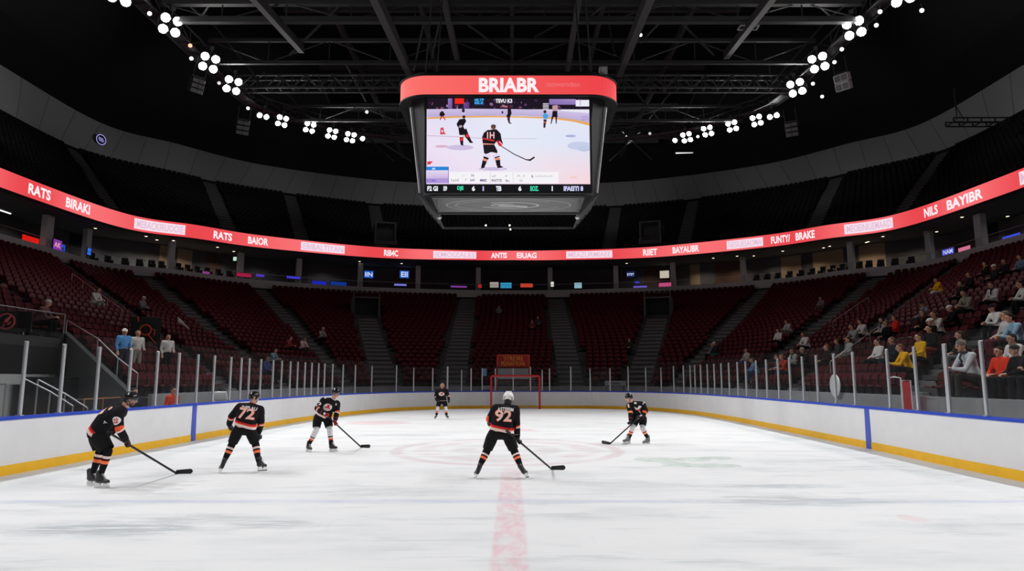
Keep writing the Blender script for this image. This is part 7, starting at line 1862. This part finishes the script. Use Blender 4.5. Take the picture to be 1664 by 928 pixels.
p, rz = sign_at(12, 522, 6, 0.45); ring_sign('round_sign', 'black sign with a pink ring and slanted stroke at the left edge', p, 0.25, 0.30, S(222, 96, 92), [([(-0.1, -0.2), (0.0, 0.0), (0.14, 0.2)], [0.03, 0.07, 0.03]), ([(0.05, -0.12), (0.16, -0.02)], 0.03)], (1.6, 0.75, 0.0))
p, rz = sign_at(236, 536, 5, 0.3); ring_sign('orange_sign', 'black banner with orange ring and strokes in the left stand', p, 0.45, 0.26, S(240, 84, 24), [([(0.22, 0.05), (0.38, 0.02), (0.36, -0.25)], 0.022), ([(0.1, -0.2), (0.45, -0.62)], 0.024), ([(-0.1, -0.55), (-0.05, -0.8)], 0.02), ([(0.25, -0.75), (0.5, -0.78)], 0.022), ([(-0.32, 0.38), (-0.36, 0.62)], 0.03)], (1.25, 1.9, -0.35))
# white folded banner and white chair shapes seen through the glass
t = thing('white_stool', 'small white round-topped stool by the left glass', 'stool', (0, 0, 0)); s = BOARD.from_px(391, 1.3); q = BOARD.at(s) + BOARD.nrm(s) * 0.8; t.location = (q.x, q.y, 0.0)
mb = MB(); mb.add(*hull(((-0.2, 0, 1.5), 0.04), ((0.2, 0, 1.5), 0.04), ((-0.25, 0, 1.25), 0.05), ((0.25, 0, 1.25), 0.05))); mb.obj('back_shell', M['helmet_white'], t, True); 
for sx in (-0.2, 0.2): mb = MB(); mb.cyl((sx, 0, 1.25), (sx, 0, 0.0), 0.03, n=8); mb.obj('leg', M['helmet_white'], t)
t = thing('white_pennant', 'white cloth flag lying over seats in the left stand', 'flag', on_stand(296, 556) + Vector((0, 0, 0.9))); mb = MB(); rows = []
for i in range(8):
    f = i / 7; rows.append([Vector((-0.35 + 0.75 * f, -0.05 + 0.05 * math.sin(5 * f), 0.32 - 0.55 * f + (0.14 * (1 - f) + 0.03) * sgn)) for sgn in (1, 0.3, -0.3, -1)])
mb.grid(rows); o = mb.obj('cloth', M['helmet_white'], t, True); so = o.modifiers.new('thick', 'SOLIDIFY'); so.thickness = 0.015

# right stand: gate rails, red seat end, front steps
t = thing('gate_frame', 'slim white gate frame in front of the red seats behind the right glass', 'gate', (0, 0, 0)); s = BOARD.from_px(1422, 1.3); q = BOARD.at(s) + BOARD.nrm(s) * 0.6; t.location = (q.x, q.y, 0.0); tt = BOARD.tan(s); t.rotation_euler = (0, 0, math.atan2(tt.y, tt.x))
mb = MB(); mb.tube([(-0.35, 0, 0), (-0.35, 0, 2.05), (0.0, 0, 2.08), (0.35, 0, 2.05), (0.35, 0, 0)], 0.022, 8); mb.obj('frame', M['helmet_white'], t)
t = thing('red_barrier', 'bright red upright panel with white edge at the end of the front seats, right stand', 'panel', (0, 0, 0)); q2 = row_pt(KN - kidx(3.0) + 0.0, 0.3 / N_ROW); s = BOARD.from_px(1411, 1.3); q = BOARD.at(s) + BOARD.nrm(s) * 1.15; t.location = (q.x, q.y, 0.0); t.rotation_euler = (0, 0, math.atan2(tt.y, tt.x))
b = MB().box((0, 0, 1.45), (0.42, 0.05, 1.0)).obj('sheet', mat('panel_red', S(186, 30, 34), 0.5), t); bevel(b, 0.01, 1); mb = MB(); mb.tube([(-0.23, 0, 0), (-0.23, 0, 1.98), (0.23, 0, 1.98), (0.23, 0, 0)], 0.018, 6); mb.obj('edge', M['helmet_white'], t)
t = thing('round_banner', 'white and black round banner hung on the front wall of the right stand', 'banner', (0, 0, 0)); s = BOARD.from_px(1303, 1.8); q = BOARD.at(s) + BOARD.nrm(s) * 1.22; t.location = (q.x, q.y, 1.78); tt2 = BOARD.tan(s); t.rotation_euler = (0, 0, math.atan2(tt2.y, tt2.x) + PI)
mb = MB(); mb.cyl((0, 0.03, 0), (0, 0, 0), 0.42, 0.42, 28); mb.obj('disc', M['helmet_white'], t); mb = MB(); rows = [[Vector((r * math.cos(PI * (0.4 + 1.2 * k / 24)), -0.006, r * math.sin(PI * (0.4 + 1.2 * k / 24)))) for k in range(25)] for r in (0.36, 0.22)]; mb.grid(rows); o = mb.obj('black_arc', M['black'], t, fix=False)

# ================================================================== net and banner at the end boards
YN = at_z(837, 665, 0).y; xl, xr = at_z(798, 665, 0).x, at_z(877, 665, 0).x; zt_ = at_y(837, 611, YN).z
net = thing('hockey_net', 'tall red-framed goal net at the far end boards', 'goal', ((xl + xr) / 2, YN, 0)); hw = (xr - xl) / 2
mb = MB(); mb.tube([(-hw, 0, 0), (-hw, 0, zt_ - 0.12), (-hw + 0.04, 0, zt_ - 0.03), (-hw + 0.14, 0, zt_), (hw - 0.14, 0, zt_), (hw - 0.04, 0, zt_ - 0.03), (hw, 0, zt_ - 0.12), (hw, 0, 0)], 0.07, 12); mb.obj('goal_frame', mat('goal_red', S(190, 34, 46), 0.35, spec=0.5), net)
mb = MB(); zb_ = zt_ - 0.15; yb = 0.95
mb.tube([(-hw, 0, 0.04), (-hw + 0.25, yb, 0.04), (hw - 0.25, yb, 0.04), (hw, 0, 0.04)], 0.035, 8); mb.tube([(-hw + 0.1, 0.02, zt_ - 0.04), (-hw + 0.35, 0.55, zb_ + 0.1), (hw - 0.35, 0.55, zb_ + 0.1), (hw - 0.1, 0.02, zt_ - 0.04)], 0.03, 8); mb.obj('back_frame', mat('goal_white', (0.6, 0.6, 0.6), 0.5), net)
mb = MB()
def tw(a, b): mb.cyl(a, b, 0.0045, n=4, caps=False)
nx = 22
for i in range(nx + 1):
    f = i / nx; x0 = -hw + 2 * hw * f; x1 = (-hw + 0.35) + (2 * hw - 0.7) * f; x2 = (-hw + 0.25) + (2 * hw - 0.5) * f
    tw((x0, 0.02, zt_ - 0.03), (x1, 0.55, zb_ + 0.1)); tw((x1, 0.55, zb_ + 0.1), (x2, yb, 0.05))
for i in range(14):
    f = i / 13; tw((-hw + 0.35 - 0.1 * f, 0.55 + 0.4 * f, zb_ + 0.1 - (zb_ + 0.05) * f), (hw - 0.35 + 0.1 * f, 0.55 + 0.4 * f, zb_ + 0.1 - (zb_ + 0.05) * f))
    for sx in (-1, 1): tw((sx * hw, 0.02, (zt_ - 0.1) * (1 - f) + 0.03), (sx * (hw - 0.35 + 0.1 * f), 0.55 + 0.4 * f, zb_ + 0.1 - (zb_ + 0.05) * f))
mb.obj('netting', mat('net_cord', (0.34, 0.34, 0.35), 0.9), net)
YB_ = 49.45
bn = thing('red_banner', 'red banner with yellow writing on posts behind the far net', 'banner', at_y(834, 597, YB_)); w2 = at_y(860, 590, YB_).x - at_y(834, 590, YB_).x; h2 = at_y(834, 578, YB_).z - at_y(834, 598, YB_).z
b = MB().box((0, 0, h2 / 2), (w2 * 2, 0.05, h2)).obj('cloth', mat('banner_red', S(150, 26, 20), 0.7), bn)
for t_, z0, z1, f in (("'STRE'IRE", 0.55, 0.9, 0.62), ('MUNAV FUVA', 0.12, 0.48, 0.74)):
    vs, fs, tw_, th_ = text_mesh(t_, 0.0); mb = MB(); mb.add([((v.x / tw_ - 0.5) * w2 * 2 * f, -0.032, h2 * (z0 + (z1 - z0) * v.y / th_)) for v in vs], fs); mb.obj('lettering', mat('banner_yellow', S(214, 150, 40), 0.7), bn, fix=False)
mb = MB(); zb2 = -bn.location.z + 0.0
for sx in (-1, 1): mb.box((sx * w2, 0, (h2 + zb2) / 2), (0.07, 0.07, h2 - zb2))
mb.box((0, 0, h2), (w2 * 2, 0.06, 0.06)); mb.obj('post_frame', mat('banner_frame', S(200, 70, 60), 0.6), bn)
MB().box((0, 0.05, -0.45), (w2 * 1.9, 0.5, 0.75)).obj('plinth', M['concrete'], bn)
# small things behind the end glass
def endbox(name, cat_, px, py, wpx, hpx, Y, col, lab, txt=None):
    a = at_y(px, py, Y); sc = Y / FPX; o = thing(name, lab, cat_, (a.x, Y, a.z)); b = MB().box((0, 0, 0), (wpx * sc, 0.08, hpx * sc)).obj('board', mat('board_colour', col, 0.7), o); bevel(b, 0.01, 1)
    mb = MB()
    for sx in (-1, 1): mb.cyl((sx * wpx * sc * 0.4, 0.06, hpx * sc / 2), (sx * wpx * sc * 0.4, 0.06, -a.z), 0.025, n=8)
    mb.obj('stand', M['charcoal'], o)
    if txt:
        vs, fs, tw_, th_ = text_mesh(txt, 0.02); mb = MB(); mb.add([((v.x / tw_ - 0.5) * wpx * sc * 0.4, -0.046, (v.y / th_ - 0.5) * hpx * sc * 0.45) for v in vs], fs); mb.obj('lettering', M['charcoal'], o, fix=False)
endbox('pale_board', 'board', 1000, 623, 34, 8, 48.75, (0.32, 0.32, 0.33), 'long grey notice board behind the end glass right of the net', 'EIEN')
endbox('blue_poster', 'poster', 787, 605, 8, 12, 49.5, S(120, 170, 205), 'light blue poster behind the end glass left of the net')
endbox('white_box', 'box', 790, 630, 13, 6, 49.4, (0.5, 0.5, 0.5), 'small white box behind the end glass left of the net')
endbox('green_sign', 'sign', 1179, 622, 9, 5, 41.5, S(70, 110, 90), 'small green sign behind the far right corner glass')
# ================================================================== world, camera, view
w = bpy.data.worlds.new('hall_ambient'); SC.world = w; w.use_nodes = True
w.node_tree.nodes['Background'].inputs[0].default_value = (0.9, 0.95, 1.0, 1); w.node_tree.nodes['Background'].inputs[1].default_value = 0.004
cam = bpy.data.cameras.new('camera'); co = bpy.data.objects.new('camera', cam); COL.objects.link(co)
cam.sensor_fit = 'HORIZONTAL'; cam.sensor_width = 36.0; cam.lens = 36.0 * FPX / 1664.0; cam.clip_end = 400; cam.clip_start = 0.05
co.location = (0, 0, EYE); co.rotation_euler = (PI / 2 + PITCH, 0, 0); SC.camera = co
SC.view_settings.view_transform = 'Standard'; SC.view_settings.look = 'None'; SC.view_settings.gamma = 1.0; SC.view_settings.exposure = 0.0; SC.view_settings.use_curve_mapping = False
cy = SC.cycles
cy.use_denoising = True; cy.max_bounces = 8; cy.diffuse_bounces = 4; cy.glossy_bounces = 3; cy.transmission_bounces = 4; cy.transparent_max_bounces = 24
cy.caustics_reflective = False; cy.caustics_refractive = False; cy.sample_clamp_indirect = 3.0; cy.use_light_tree = True
